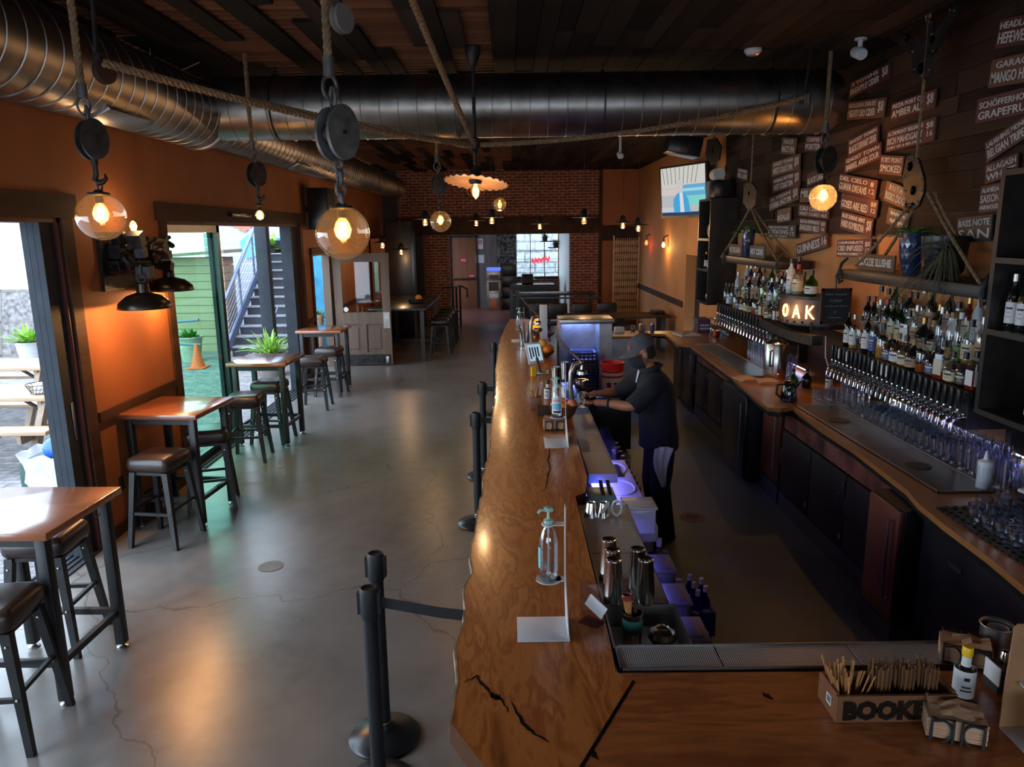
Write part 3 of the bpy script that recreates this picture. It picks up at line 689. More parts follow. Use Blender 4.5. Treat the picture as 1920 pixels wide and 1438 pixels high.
# ---------------------------------------------------------------- ducts
def duct(name, label, a, b, r, rib=.17):
    a, b = V(a), V(b); d = b-a; n = int(d.length/rib); t = thing(name, label, 'duct', a)
    m = MB(); prof = []
    for k in range(n):
        z = k*d.length/n; q = d.length/n
        prof += [(r, z), (r, z+q*.93), (r+.006, z+q*.95), (r+.006, z+q*.98)]
    prof.append((r, d.length)); q = d.to_track_quat('Z', 'Y').to_matrix()
    m.lathe([(p, z) for p, z in prof], a, 40, ax=q); m.build('spiral_pipe', M['galv'], t, ang=50)
    return t
DZ = 3.62
d1 = duct('air_duct', 'galvanized spiral air duct running along the orange wall', (-2.98, .3, DZ), (-2.98, 7.35, DZ), .31)
m = MB(); m.lathe([(.31, 0), (.33, .01), (.33, .05), (.30, .06), (.30, .22), (.27, .24)], (-2.98, 7.35, DZ), 40, ax=Matrix.Rotation(-PI/2, 3, 'X')); m.build('collar', M['galv'], d1)
d2 = duct('air_duct', 'thinner spiral air duct running deeper along the orange wall', (-2.98, 7.59, DZ), (-2.98, 19.95, DZ), .26)
d3 = duct('air_duct', 'galvanized spiral air duct crossing the room below the ceiling', (-2.75, 7.45, DZ+.05), (3.0, 7.45, DZ+.05), .29)
m = MB(); m.lathe([(.29, 0), (.28, .08), (.22, .16), (.10, .2), (.001, .21)], (3.0, 7.45, DZ+.05), 32, ax=Matrix.Rotation(PI/2, 3, 'Y')); m.build('end_cap', M['galv'], d3)
for xx in (-2.2, .9, 2.5):
    m = MB(); m.tube([(xx, 7.45+.30*math.cos(q*.2-PI/2+.0), DZ+.05+.30*math.sin(q*.2-PI/2)) for q in range(32)], .008, 5); m.tube([(xx, 7.45, DZ+.34), (xx, 7.45, ZC)], .006, 5); m.build('hanger_strap', M['iron'], d3)
for (yy, xx) in ((5.4, 0), (10.2, 0)):
    rq = .315 if yy < 8 else .265; qa = -PI*.36; m = MB(); m.box((-.014, 0, -.09), (.014, .6, .09), bev=.004); m.xf(Matrix.Translation((-2.98+rq*math.cos(qa), yy, DZ+rq*math.sin(qa))) @ Matrix.Rotation(-qa, 4, 'Y')); m.build('air_grille', M['brushed'], d1 if yy < 8 else d2)
for yy in (1.5, 4.0, 6.6, 9.2, 12, 15):
    m = MB(); m.tube([(-2.98, yy, DZ+.25), (-2.98, yy, ZC)], .007, 5); m.build('hanger_rod', M['iron'], d1 if yy < 7.4 else d2)

# ---------------------------------------------------------------- ropes and hanging lamps
def rope_pts(m, pts, r=.017, strands=3):
    """three twisted strands along a path"""
    pts = [V(p) for p in pts]; seg = [0.]
    for i in range(1, len(pts)): seg.append(seg[-1]+(pts[i]-pts[i-1]).length)
    n = max(8, int(seg[-1]/.022)); path = []; j = 0
    for i in range(n+1):
        s = seg[-1]*i/n
        while j < len(seg)-2 and seg[j+1] < s: j += 1
        q = (s-seg[j])/max(1e-6, seg[j+1]-seg[j]); path.append((lerp(pts[j], pts[j+1], q), (pts[j+1]-pts[j]).normalized(), s))
    for k in range(strands):
        out = []
        for p, t, s in path:
            u = t.orthogonal() if abs(t.z) > .95 else (V((0, 0, 1))-t*t.z)
            u.normalize(); v = t.cross(u); a = s/.105*2*PI+2*PI*k/strands
            out.append(p+(u*math.cos(a)+v*math.sin(a))*r*.55)
        m.tube(out, r*.62, 6)
    return m
def link(m, c, h, w_, r, turn):
    ax = Matrix.Rotation(turn, 3, 'Z') @ Matrix.Rotation(PI/2, 3, 'X')
    m.torus(c, 1., r, ax=ax, seg=16, sub=6, sx=w_, sy=h)
def pulley_lamp(label, gx, gy, gz, R, top, block_h=.2, block_c=None, glassm='globe', hook=True, power=18, two=False, turn=.4, rope_r=.018):
    """rope, block, chain or hook, and a clear globe with a filament bulb"""
    t = thing('globe_pendant', label, 'pendant lamp', (gx, gy, gz-R) if R else (gx, gy, gz-.06)); P = V((gx, gy, gz))
    bz = block_c; bh = block_h*1.18; bw = bh*.66
    m = MB(); rope_pts(m, [(gx-.02, gy, bz+bh*1.05), (gx-.02, gy, top)], rope_r); m.build('rope', M['rope'], t)
    m = MB(); m.cyl((gx-.02, gy, bz+bh*1.0), (gx-.02, gy, bz+bh*1.35), rope_r*1.4); link(m, (gx-.02, gy, bz+bh*.82), bh*.22, bh*.15, bh*.035, turn); link(m, (gx-.01, gy, bz+bh*.62), bh*.2, bh*.1, bh*.035, turn+1.5); m.build('shackle', M['grey_iron'], t)
    R3 = Matrix.Rotation(turn, 3, 'Z')
    pr = [(max(.001, math.cos(q*PI/12)), math.sin(q*PI/12)) for q in range(-6, 7)]
    m = MB()
    for s in (-1, 1):
        out = [(P.x, P.y, bz)+V((0, 0, 0)) if False else V((gx, gy, bz))+R3 @ V((math.cos(2*PI*j/28)*bw/2, s*bh*.17, math.sin(2*PI*j/28)*bh/2)) for j in range(28)]
        m.slab(out, R3 @ V((0, s, 0)), bh*.10)
    m.build('pulley_cheek', M['grey_iron'] if two else M['iron'], t)
    m = MB(); m.cyl(V((gx, gy, bz))+R3 @ V((0, -bh*.17, 0)), V((gx, gy, bz))+R3 @ V((0, bh*.17, 0)), bw*.36, seg=20); m.cyl(V((gx, gy, bz))+R3 @ V((0, -bh*.3, 0)), V((gx, gy, bz))+R3 @ V((0, bh*.3, 0)), bh*.04, seg=10); m.build('sheave', M['iron'], t)
    capz = gz+R*.97 if R else gz+.08
    a = bz-bh*.5; m = MB()
    if hook:
        m.cyl((gx, gy, a+.02), (gx, gy, a-bh*.12), bh*.09); hz = (a+capz)/2+.0; h = (a-capz)
        m.tube([(gx, gy, a-bh*.08), (gx, gy, a-h*.45), (gx-.01*bh/.2, gy, a-h*.58), (gx+.005, gy, a-h*.68), (gx+.03*bh/.2, gy, a-h*.66), (gx+.05*bh/.2, gy, a-h*.55), (gx+.045*bh/.2, gy, a-h*.42)], [bh*.06, bh*.07, bh*.08, bh*.085, bh*.075, bh*.05, bh*.02], 8)
        link(m, (gx+.012, gy, a-h*.80), h*.15, h*.08, bh*.025, 1.2); m.build('hook', M['iron'], t)
    else:
        n = 4; h = a-capz
        for k in range(n): link(m, (gx, gy, a-h*(k+.45)/n), h/n*.62, h/n*.36, bh*.04, turn+k*1.5)
        m.build('chain', M['grey_iron'] if two else M['iron'], t)
    m = MB()
    cr = R*.42 if R else .035
    m.lathe([(.001, capz+.018), (cr*.3, capz+.018), (cr*.5, capz+.006), (cr*1.02, capz+.003), (cr*1.06, capz-.006), (cr*.9, capz-.014), (.02, capz-.014), (.02, capz-.05), (.001, capz-.05)], (gx, gy, 0), 28); c = m.build('cap', M['iron'], t)
    if R:
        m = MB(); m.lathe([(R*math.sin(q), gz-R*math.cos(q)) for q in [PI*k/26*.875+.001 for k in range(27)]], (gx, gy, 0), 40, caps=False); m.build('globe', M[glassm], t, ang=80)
    # filament bulb
    bt = capz-.045; m = MB()
    bl = R*.9 if R else .09
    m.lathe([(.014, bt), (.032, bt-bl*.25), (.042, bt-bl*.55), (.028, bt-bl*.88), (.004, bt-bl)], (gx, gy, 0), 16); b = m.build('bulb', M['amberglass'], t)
    m = MB()
    for k in range(4):
        q = k*PI/2; m.tube([(gx+.011*math.cos(q), gy+.011*math.sin(q), bt-bl*.22), (gx+.018*math.cos(q+.5), gy+.018*math.sin(q+.5), bt-bl*.82)], .0055, 5)
    m.build('filament', M['filament'], b)
    lamp(t, (gx, gy, bt-bl*.55), power, WARM, .02)
    return t
yN = 3.45
def at(px_, py_, y): return pY(px_, py_, y)
g = at(643, 437, yN); b = at(633, 250, yN); pulley_lamp('largest clear globe lamp on rope, pale pulley and chain', g.x, yN, g.z, .122, ZC, .2, b.z, hook=False, power=16, two=True, turn=.75)
g = at(190, 406, 3.95); b = at(173, 262, 3.95); pulley_lamp('clear globe lamp on hook below black pulley near the first door', g.x, 3.95, g.z, .122, ZC, .17, b.z, power=16, turn=.8)
g = at(487, 401, 6.9); b = at(480, 327, 6.9); pulley_lamp('bare filament bulb on pulley and hook before the middle door', g.x, 6.9, g.z, 0, ZC, .18, b.z, power=8, turn=.8)
g = at(826, 415, 8.7); b = at(822, 345, 8.7); pulley_lamp('clear globe lamp on chain in the middle of the room', g.x, 8.7, g.z, .122, ZC, .2, b.z, hook=False, power=14, turn=.3)
g = at(1543, 370, 7.05); b = at(1550, 300, 7.05); pulley_lamp('amber globe lamp glowing in front of the lettered boards', g.x, 7.05, g.z, .122, ZC, .2, b.z, hook=False, glassm='amberglass', power=50, turn=.2)
# hub with scalloped plate lamp
H = at(890, 268, 6.8); pl = at(884, 345, 6.8)
t = thing('plate_lamp', 'wavy-edged round plate lamp with bare bulb on a central rod', 'pendant lamp', (H.x, 6.8, pl.z-.1))
m = MB(); m.tube([(H.x, 6.8, ZC), (H.x, 6.8, pl.z+.05)], .016, 8); m.lathe([(.07, ZC), (.07, ZC-.04), (.035, ZC-.14), (.02, ZC-.16)], (H.x, 6.8, 0), 16); m.build('rod', M['iron'], t)
m = MB(); m.lathe([(.02, H.z+.05), (.05, H.z+.03), (.05, H.z-.05), (.02, H.z-.08)], (H.x, 6.8, 0), 16); m.build('hub', M['iron'], t); m = MB(); m.lathe([(.016, pl.z+.16), (.05, pl.z+.10), (.06, pl.z+.02), (.05, pl.z)], (H.x, 6.8, 0), 16); m.build('socket', M['iron'], t)
m = MB(); n = 144; R3 = Matrix.Rotation(-.16, 3, 'X') @ Matrix.Rotation(.10, 3, 'Y'); rings = []
for q in (.04, .13, .22, .26, .285): rings.append([V((H.x, 6.8, pl.z))+R3 @ V(((q+(.006*math.cos(24*2*PI*j/n) if q > .2 else 0))*math.cos(2*PI*j/n), q*math.sin(2*PI*j/n), -.02*(q/.28)**2+(.007*math.cos(24*2*PI*j/n+1) if q > .2 else 0)+.03)) for j in range(n)])
rings += [[p+V((0, 0, .004)) for p in r_] for r_ in rings[::-1]]
m.quadstrip(rings, True, False); m.build('plate', plain('cream_enamel', srgb(150, 112, 82), .55, var=.05), t)
m = MB(); m.lathe([(.014, pl.z), (.03, pl.z-.06), (.026, pl.z-.10), (.004, pl.z-.13)], (H.x, 6.8, 0), 14); b = m.build('bulb', M['bulbglow'], t)
m = MB()
for k in range(6): q = 2*PI*k/6; m.tube([(H.x+.02*math.cos(q), 6.8+.02*math.sin(q), pl.z-.01), (H.x+.085*math.cos(q), 6.8+.085*math.sin(q), pl.z-.06), (H.x+.055*math.cos(q), 6.8+.055*math.sin(q), pl.z-.10)], .003, 5)
m.build('bulb_cage', M['brass'], t); lamp(t, (H.x, 6.8, pl.z-.20), 9, WARM, .03)
for a, s, lb in ((at(195, 118, 3.95), .05, 'thick rope sagging from the lamp hub to the first door pulley'), (V((-.62, 3.45, ZC-.03)), .03, 'thick rope running from the lamp hub towards the near pulley'), (at(1512, 182, 7.0), .08, 'thick rope stretched from the lamp hub to the board wall'), (V((-2.3, 6.9, ZC-.38)), .02, 'thick rope running level from the lamp hub to the middle door lamp'), (V((-.85, 8.7, ZC-.42)), .06, 'short rope looping from the lamp hub to the middle globe')):
    m = MB(); rope_pts(m, sag(H+V((0, 0, -.02)), a, s, 20), .021); tag(m.build('rope_line', M['rope']), lb, 'rope', 'ropes of the lamp hub')
# deck pulleys at the ceiling, coiled cable
for (px_, py_, y, lb) in ((196, 135, 4.0, 'wooden wheel pulley under the ceiling by the first globe'), (641, 35, 3.3, 'white-faced wheel pulley under the ceiling above the largest globe'), (1515, 185, 7.0, 'white-rimmed wheel pulley at the end of the crossing duct')):
    p = at(px_, py_, y); t = thing('wheel_pulley', lb, 'pulley', p); m = MB(); ax = Matrix.Rotation(1.05, 3, 'Z') @ Matrix.Rotation(PI/2, 3, 'X')
    m.lathe([(.001, -.02), (.055, -.02), (.06, -.012), (.045, 0), (.06, .012), (.055, .02), (.001, .02)], p, 24, ax=ax); m.build('wheel', M['greyboards'] if px_ != 196 else M['darkwood'], t)
    m = MB(); m.tube([p+V((-.02, 0, 0)), p+V((-.03, 0, .09)), (p.x, p.y, ZC)], .012, 6); m.box(p+V((-.03, -.03, -.02)), p+V((.0, .03, .09))); m.build('strap', M['iron'], t)
p = at(290, 175, 6.7); m = MB(); r2 = random.Random(8)
for k in range(9): m.tube([p+V((.26*math.cos(2*PI*j/24)*(1+k*.02), .05*math.sin(2*PI*j/24)+k*.006, -.12*math.cos(2*PI*j/24)+.09*math.sin(2*PI*j/24)*(1+.06*k)+k*.008)) for j in range(24)], .007, 5, closed=True)
tag(m.build('cable_coil', M['kraft']), 'coil of pale cable tucked beside the duct corner', 'cable')
m = MB(); m.tube([(-2.98, 6.6, DZ+.36), p+V((-.1, 0, .1)), p+V((.1, 0, .12)), (p.x+.25, 7.1, ZC-.03)], .006, 5); tag(m.build('cable', M['kraft']), 'loose pale cable hanging across the duct corner', 'cable')
# flat-shade pendants deeper in the room
FSH = None
def flat_lamp(cl, lb):
    t = thing('shade_pendant', lb, 'pendant lamp', group='flat-shaded pendant lamps')
    m = MB(); m.lathe([(.20, 0), (.201, .006), (.07, .03), (.06, .09), (.03, .14), (.012, .15)], seg=28); m.build('shade', M['satin_black'], t)
    m = MB(); m.tube([(0, 0, .14), (0, 0, cl)], .006, 6); m.build('cord', M['iron'], t)
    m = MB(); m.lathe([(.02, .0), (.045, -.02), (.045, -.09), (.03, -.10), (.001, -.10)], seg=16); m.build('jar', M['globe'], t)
    m = MB(); m.lathe([(.001, .0), (.016, -.01), (.022, -.05), (.001, -.075)], seg=12); m.build('bulb', M['bulbglow'], t)
    lamp(t, (0, 0, -.13), 14, WARM, .04); return t
spots = [(797, 411, 12.5, 'flat black shade lamp beside the middle clear globe'), (893, 414, 15.5, 'flat black shade lamp above the exit door'), (922, 408, 13.0, 'flat black shade lamp below the small round globe'), (1012, 420, 15.5, 'flat black shade lamp above the far bright window'), (1095, 408, 12.5, 'flat black shade lamp before the brick pillar on the gate side'), (1168, 418, 14.5, 'flat black shade lamp with yellow bulb near the lattice gate'), (1197, 423, 13.5, 'flat black shade lamp with yellow bulb below the television'), (717, 455, 15.0, 'flat black shade lamp over the dark table behind the wooden door'), (752, 468, 16.5, 'small dim shade lamp before the black corner wall')]
for i, (px_, py_, y, lb) in enumerate(spots):
    q = at(px_, py_, y); o = flat_lamp(ZC-q.z, lb); o.location = q
p = at(937, 383, 11.5); t = thing('globe_lamp', 'small amber globe lamp hanging beside the wavy plate lamp', 'pendant lamp', p)
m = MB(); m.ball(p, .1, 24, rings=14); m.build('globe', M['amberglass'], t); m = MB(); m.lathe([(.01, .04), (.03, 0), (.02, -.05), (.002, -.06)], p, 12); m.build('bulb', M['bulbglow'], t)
m = MB(); m.tube([p+V((0, 0, .1)), (p.x, p.y, ZC)], .006, 6); m.build('cord', M['iron'], t); lamp(t, p-V((0, 0, .13)), 7, WARM, .04)
for (px_, py_, c, lb, e) in ((1212, 455, (1, .12, .03), 'small red bulb on the wall cable by the lattice gate', 2.5), (1244, 459, (1., .62, .2), 'bare yellow bulb glowing on the tan wall beside the doorway', 14)):
    q = pX(px_, py_, XR-.1); t = thing('bare_bulb', lb, 'lamp', q); m = MB(); m.lathe([(.015, .06), (.04, .0), (.03, -.05), (.002, -.06)], q, 14); m.build('bulb', glow('bulb_colour', c, 5), t)
    m = MB(); m.tube([q+V((0, 0, .06)), q+V((0, 0, .16)), (XR-.01, q.y, q.z+.2)], .014, 6); m.build('socket', M['iron'], t); lamp(t, q-V((.1, 0, .05)), e, c, .04)
# sculpture of engine castings with a small bulb and two barn shades
t = thing('engine_sculpture', 'dark engine-casting sculpture on the orange wall with small bulb on top', 'wall sculpture', (XL+.15, 6.4, 2.15))
c0 = pX(180, 480, XL); c1 = pX(262, 480, XL)
m = MB(); m.box((XL, c0.y+.02, 2.05), (XL+.03, c1.y, 2.53)); m.build('backboard', M['iron'], t, smooth=False)
m = MB(); r2 = random.Random(4)
for k in range(60):
    q = V((XL+.05+r2.random()*.22, c0.y+.1+r2.random()*(c1.y-c0.y+.05), 2.2+r2.random()*.28)); a = r2.uniform(.02, .06)
    if k % 3: m.box(q-V((a, a, a)), q+V((a, a, a*.7)), rot=Matrix.Rotation(r2.random()*3, 3, 'X'))
    else: m.torus(q, a, a*.35, ax=Matrix.Rotation(r2.random()*3, 3, 'Y'), seg=10, sub=6)
m.build('castings', M['iron'], t)
q = pX(250, 424, XL+.18); m = MB(); m.lathe([(.012, -.07), (.018, -.04), (.03, 0), (.02, .03), (.003, .045)], q, 14); m.build('bulb', M['bulbglow'], t); lamp(t, q+V((.02, 0, .1)), 5, WARM, .03)
def barn(label, px_, py_, y, arm):
    p = at(px_, py_, y); t = thing('barn_lamp', label, 'wall lamp', p)
    m = MB(); m.lathe([(.205, 0), (.207, .008), (.195, .05), (.13, .105), (.05, .13), (.046, .20), (.03, .205), (.001, .21)], p, 32)
    m.lathe([(.001, .125), (.05, .12), (.13, .095), (.19, .045), (.203, .004)], p, 32, caps=False); m.build('shade', plain('bronze_shade', (.03, .022, .016), .3, .6), t)
    m = MB(); m.torus(p+V((0, 0, .245)), .035, .011, ax=Matrix.Rotation(PI/2, 3, 'X')); m.tube([p+V((0, 0, .28)), p+V((0, 0, .34)), (XL+.1, y+arm, p.z+.36)], .014, 8); m.build('arm', M['iron'], t)
    m = MB(); m.ball(p+V((0, 0, .06)), .032); m.build('bulb', M['bulbglow'], t); lamp(t, p+V((0, 0, -.012)), 45, (1, .46, .16), .03); return t
barn('bronze barn shade lighting the orange wall, lower of two', 272, 578, 6.05, .3); barn('bronze barn shade in front of the middle door frame', 320, 545, 6.95, -.05)
# ---------------------------------------------------------------- high tables and stools
legm = plain('dark_steel_leg', (.022, .022, .022), .45, .4, var=.2)
def high_table():
    t = thing('high_table', 'x', 'table'); h, w_ = 1.02, .355
    m = MB(); m.box((-w_, -w_, h-.042), (w_, w_, h), bev=.006); m.build('tabletop', M['tabletop'], t)
    q = w_-.075
    for sx in (-1, 1):
        for sy in (-1, 1):
            m = MB(); m.box((sx*q-.028, sy*q-.028, .03), (sx*q+.028, sy*q+.028, h-.042), bev=.003); l = m.build('leg', legm, t)
            m = MB(); m.lathe([(.034, 0), (.034, .008), (.010, .014), (.010, .035)], (sx*q, sy*q, 0), 14); m.build('levelling_foot', M['brushed'], l)
    m = MB()
    for s in (-1, 1): m.box((-q, s*q-.016, .225), (q, s*q+.016, .262)); m.box((s*q-.016, -q, .225), (s*q+.016, q, .262))
    m.build('stretcher', legm, t); 
    m = MB(); m.box((-q, -q-.015, h-.10), (q, -q+.015, h-.042)); m.build('apron', legm, t); m = MB(); m.box((-q, q-.015, h-.10), (q, q+.015, h-.042)); m.build('apron', legm, t)
    m = MB(); m.tube([(q+.04, .12, h-.045), (q+.04, .12, h-.09), (q+.055, .12, h-.10), (q+.07, .12, h-.08)], .005, 6); m.build('bag_hook', M['iron'], t)
    return t
def stool(leather, nm='bar_stool'):
    t = thing(nm, 'x', 'stool'); h = .76; w_ = .185
    m = MB(); m.box((-w_, -w_, h-.13), (w_, w_, h), bev=.052, seg=4); m.build('seat', leather, t, ang=60)
    for sx in (-1, 1):
        for sy in (-1, 1):
            m = MB(); a = V((sx*.20, sy*.20, 0)); b = V((sx*.14, sy*.14, h-.125)); R_ = [[p+V((i, j, 0)) for i, j in ((-k, -k), (k, -k), (k, k), (-k, k))] for p, k in ((a, .017), (b, .024))]
            m.quadstrip(R_); l = m.build('leg', legm, t, smooth=False)
            m = MB()
            for z in (.30, h-.19):
                p = lerp(a, b, z/(h-.125)); m.ball(p+V((0, -.024, 0)), .008, 8, rings=5)
            m.build('bolt', M['chrome'], l)
    m = MB(); z = .29; k = lerp(V((.20, 0, 0)), V((.14, 0, 0)), z/(h-.125)).x
    for s in (-1, 1): m.box((-k, s*k-.010, z-.012), (k, s*k+.010, z+.012)); m.box((s*k-.010, -k, z+.02), (s*k+.010, k, z+.044))
    m.build('footrest', legm, t, smooth=False)
    m = MB(); m.box((-.15, -.15, h-.15), (.15, .15, h-.125)); m.build('seat_frame', legm, t, smooth=False)
    return t
tb = high_table()
for i, (px_, py_, rz, lb) in enumerate(((45, 953, -.03, 'high wooden table beside the open first door'), (313, 760, -.09, 'high wooden table under the barn shade, wall glowing orange'), (482, 672, -.05, 'high wooden table standing in front of the middle door'), (602, 615, -.03, 'high wooden table next to the hinged wooden door'))):
    p = pZ(px_, py_, 1.02); place(tb, (max(p.x, -2.965), p.y, 0), rz, lb, 'square high tables')
s0 = stool(M['leather'])
for px_, py_, rz, lb in ((84, 990, .05, 'brown leather stool tucked behind the table at the first door'), (-22, 1118, .1, 'dark stool cut by the frame edge, before the first door table'), (297, 848, -.15, 'brown leather stool in front of the table under the barn shade'), (388, 800, .3, 'dark leather stool behind the table under the barn shade'), (460, 737, .1, 'dark leather stool in front of the table at the middle door'), (505, 712, -.1, 'dark leather stool behind the table at the middle door'), (587, 668, .05, 'brown leather stool in front of the table by the wooden door'), (617, 650, -.1, 'brown leather stool behind the table by the wooden door')):
    p = pZ(px_, py_, .76); place(s0, (max(p.x, -3.14), p.y, 0), rz, lb, 'square leather bar stools')
s1 = stool(M['blackleather'], 'black_stool')
for i, y in enumerate((14.95, 15.65, 16.35, 17.05)):
    place(s1, (-1.44, y, 0), 0, ['black stool at the dark counter, closest to the bar', 'black stool at the dark counter, second from the bar', 'black stool at the dark counter, third from the bar', 'black stool at the dark counter, beside the stair railing'][i], 'black stools at the dark counter')
t = thing('dark_counter', 'long dark high counter behind the hinged wooden door', 'table', (-2.15, 15.6, 0))
m = MB(); m.box((-2.75, 14.2, 1.0), (-1.62, 17.2, 1.05), bev=.006); m.build('tabletop', M['satin_black'], t)
for x in (-2.65, -1.72):
    for y in (14.3, 17.1): m = MB(); m.box((x-.04, y-.04, 0), (x+.04, y+.04, 1.0)); m.build('leg', M['satin_black'], t, smooth=False)
m = MB(); m.box((-2.65, 15.6, .2), (-1.72, 15.66, .25)); m.build('stretcher', M['satin_black'], t, smooth=False)
m = MB(); p = V((-1.95, 15.3, 1.05)); m.lathe([(.10, 0), (.16, .02), (.17, .09), (.15, .09), (.14, .03), (.001, .02)], p, 20); t2 = tag(m.build('tray_bowl', M['iron']), 'dark bowl with orange fruit on the dark counter', 'bowl')
m = MB(); m.ball(p+V((.05, 0, .10)), .07, 14); tag(m.build('squash', plain('squash_orange', srgb(200, 120, 50), .5)), 'small orange squash in the dark bowl', 'squash')
m = MB(); m.box((-2.9, 17.6, 0), (-2.3, 18.3, 2.75), bev=.01); t = tag(m.build('wardrobe', M['satin_black']), 'tall black cabinet before the brick end wall', 'cabinet')
m = MB(); m.box((-3.30, 17.8, 0), (-2.95, 19.0, 2.35)); tag(m.build('wooden_screen', M['exitdoor']), 'narrow orange wooden screen beside the tall black cabinet', 'screen')
# stair railing and far-room things
t = thing('guard_railing', 'black metal guard railing beside the brick pillar', 'railing', (-1.4, 19.2, 0))
for x, y in ((-1.46, 18.85), (-1.40, 19.25), (-1.34, 19.75)): m = MB(); m.tube([(x, y, 0), (x, y, 1.07)], .028, 8); m.build('post', M['iron'], t)
m = MB(); m.tube([(-1.75, 18.7, 1.1), (-1.46, 18.85, 1.1), (-1.34, 19.75, 1.08), (-1.15, 19.8, .98), (-1.15, 19.8, .75)], .025, 8); m.tube([(-1.46, 18.85, .42), (-1.34, 19.75, .42)], .02, 8); m.tube([(-1.46, 18.85, .22), (-1.34, 19.75, .22)], .02, 8); m.build('handrail', M['iron'], t)
t = thing('cash_machine', 'grey cash machine with blue-lit top beside the black brick', 'cash machine', (-.55, 23.9, 0))
m = MB(); m.box((-.74, 23.6, 0), (-.30, 24.2, .95), bev=.01); m.box((-.74, 23.72, .95), (-.30, 24.2, 1.25), bev=.02); m.build('cabinet', M['brushed'], t)
m = MB(); m.box((-.74, 23.62, 1.25), (-.30, 24.1, 1.34), bev=.01); m.build('topper', glow('topper_blue', (.12, .2, 1.), 1.2), t)
m = MB(); m.box((-.68, 23.57, .62), (-.36, 23.60, .90)); m.box((-.66, 23.69, .98), (-.38, 23.72, 1.12)); m.build('panel', M['satin_black'], t, smooth=False)
m = MB(); m.box((-.66, 23.575, .40), (-.38, 23.60, .52)); m.build('notice', M['paper'], t, smooth=False)
m = MB(); m.box((-.60, 23.575, .12), (-.44, 23.60, .32)); m.build('sticker', plain('orange_sticker', srgb(200, 95, 30), .6), t, smooth=False)
for k in range(4):
    m = MB(); m.box((-.25, 23.7, .03+k*.36), (.22, 24.25, .37+k*.36), bev=.012); o = tag(m.build('locker', M['satin_black']), ['lowest black locker box beside the cash machine', 'black locker box second from the floor beside the cash machine', 'black locker box third from the floor beside the cash machine', 'topmost black locker box beside the cash machine'][k], 'locker', 'black locker boxes')
    m = MB(); m.tube([(.1, 23.68, .15+k*.36), (.18, 23.66, .2+k*.36)], .012, 6); m.build('handle', M['chrome'], o)
m = MB(); m.box((-.25, 23.7, 0), (.22, 24.25, .028)); tag(m.build('plinth', M['iron'], smooth=False), 'low iron plinth under the black locker boxes', 'plinth')
# posters by the exit door
for (a, b, c, d, lb) in ((894, 447, 906, 467, 'white poster with red circle beside the exit door'), (892, 478, 908, 493, 'square white notice beside the exit door')):
    p = pY(a, b, FY-.01); q = pY(c, d, FY-.01); m = MB(); m.box((p.x, FY-.012, q.z), (q.x, FY-.002, p.z)); o = tag(m.build('poster', M['paper'], smooth=False), lb, 'poster')
    if a == 894:
        m = MB(); m.torus(((p.x+q.x)/2, FY-.016, (p.z+q.z)/2+.05), .06, .01, ax=Matrix.Rotation(PI/2, 3, 'X')); m.tube([((p.x+q.x)/2-.04, FY-.018, (p.z+q.z)/2+.01), ((p.x+q.x)/2+.04, FY-.018, (p.z+q.z)/2+.09)], .008, 6); m.build('emblem', signred, o)
m = MB(); pts = [(.72+k*.034, FY+.0, 1.50+.10*math.sin(k*1.9)+k*.004) for k in range(18)]; m.tube(pts, .030, 6); tag(m.build('neon_sign', plain('red_neon_script', srgb(225, 60, 75), .4, emit=1.0)), 'red script neon sign hanging in the bright far window', 'neon sign')
m = MB(); m.box((1.0, FY-.3, 2.12), (1.6, FY-.05, 2.15)); m.box((1.25, FY-.3, 1.92), (1.6, FY-.05, 1.95)); o = tag(m.build('plant_shelf', M['iron'], smooth=False), 'double black shelf across the far window corner', 'shelf')
for x, z in ((1.15, 2.15), (1.5, 1.95)): pot_plant('shelf_plant', 'small dark pot plant on the far window shelf, %s' % ('higher one' if z > 2 else 'lower one'), (x, FY-.17, z), .10, .14, 16, .2, .03, (.2, 1.2), .08, leafg, M['iron'], seed=31)
pot_plant('window_plant', 'low leafy plant on the sill of the far window', (.62, FY-.25, .6), .16, .34, 30, .3, .035, (.2, 1.2), .08, leafb, M['iron'], seed=33)
# tables and chairs past the bar
t = thing('far_high_table', 'black high table near the bright far window', 'table', (1.0, 17.5, 0))
m = MB(); m.box((.0, 17.2, 1.0), (2.0, 17.9, 1.04), bev=.005); m.build('tabletop', M['satin_black'], t)
for x in (.1, 1.9): m = MB(); m.box((x-.04, 17.5, 0), (x+.04, 17.58, 1.0)); m.build('leg', M['satin_black'], t, smooth=False)
m = MB(); m.box((.0, 21.5, .0), (1.3, 22.2, .95)); tag(m.build('black_bench', M['satin_black'], smooth=False), 'black bench unit under the far window', 'bench')
m = MB(); m.box((.35, 21.7, .95), (.68, 21.95, 1.22), bev=.01, rot=Matrix.Rotation(-.3, 3, 'X')); tag(m.build('monitor', M['iron']), 'small screen on the black bench under the far window', 'monitor')
t = thing('steel_gate', 'black steel gate posts and bar at the far end of the bar', 'gate', (.1, 15.3, 0))
for x in (.02, .15): m = MB(); m.box((x-.03, 15.27, 0), (x+.03, 15.33, 1.28)); m.build('post', M['satin_black'], t, smooth=False)
m = MB(); m.box((-.02, 15.26, 1.10), (1.9, 15.34, 1.13)); m.build('bar', M['satin_black'], t, smooth=False)
t = thing('low_table', 'long low wooden table in the back corner by the lattice gate', 'table', (2.3, 15.4, 0))
m = MB(); m.box((1.15, 15.0, .70), (3.3, 15.75, .75), bev=.006); m.build('tabletop', M['darkwood'], t)
for x in (1.3, 2.3, 3.15): m = MB(); m.box((x-.05, 15.1, 0), (x+.05, 15.6, .70)); m.build('leg', M['satin_black'], t, smooth=False)
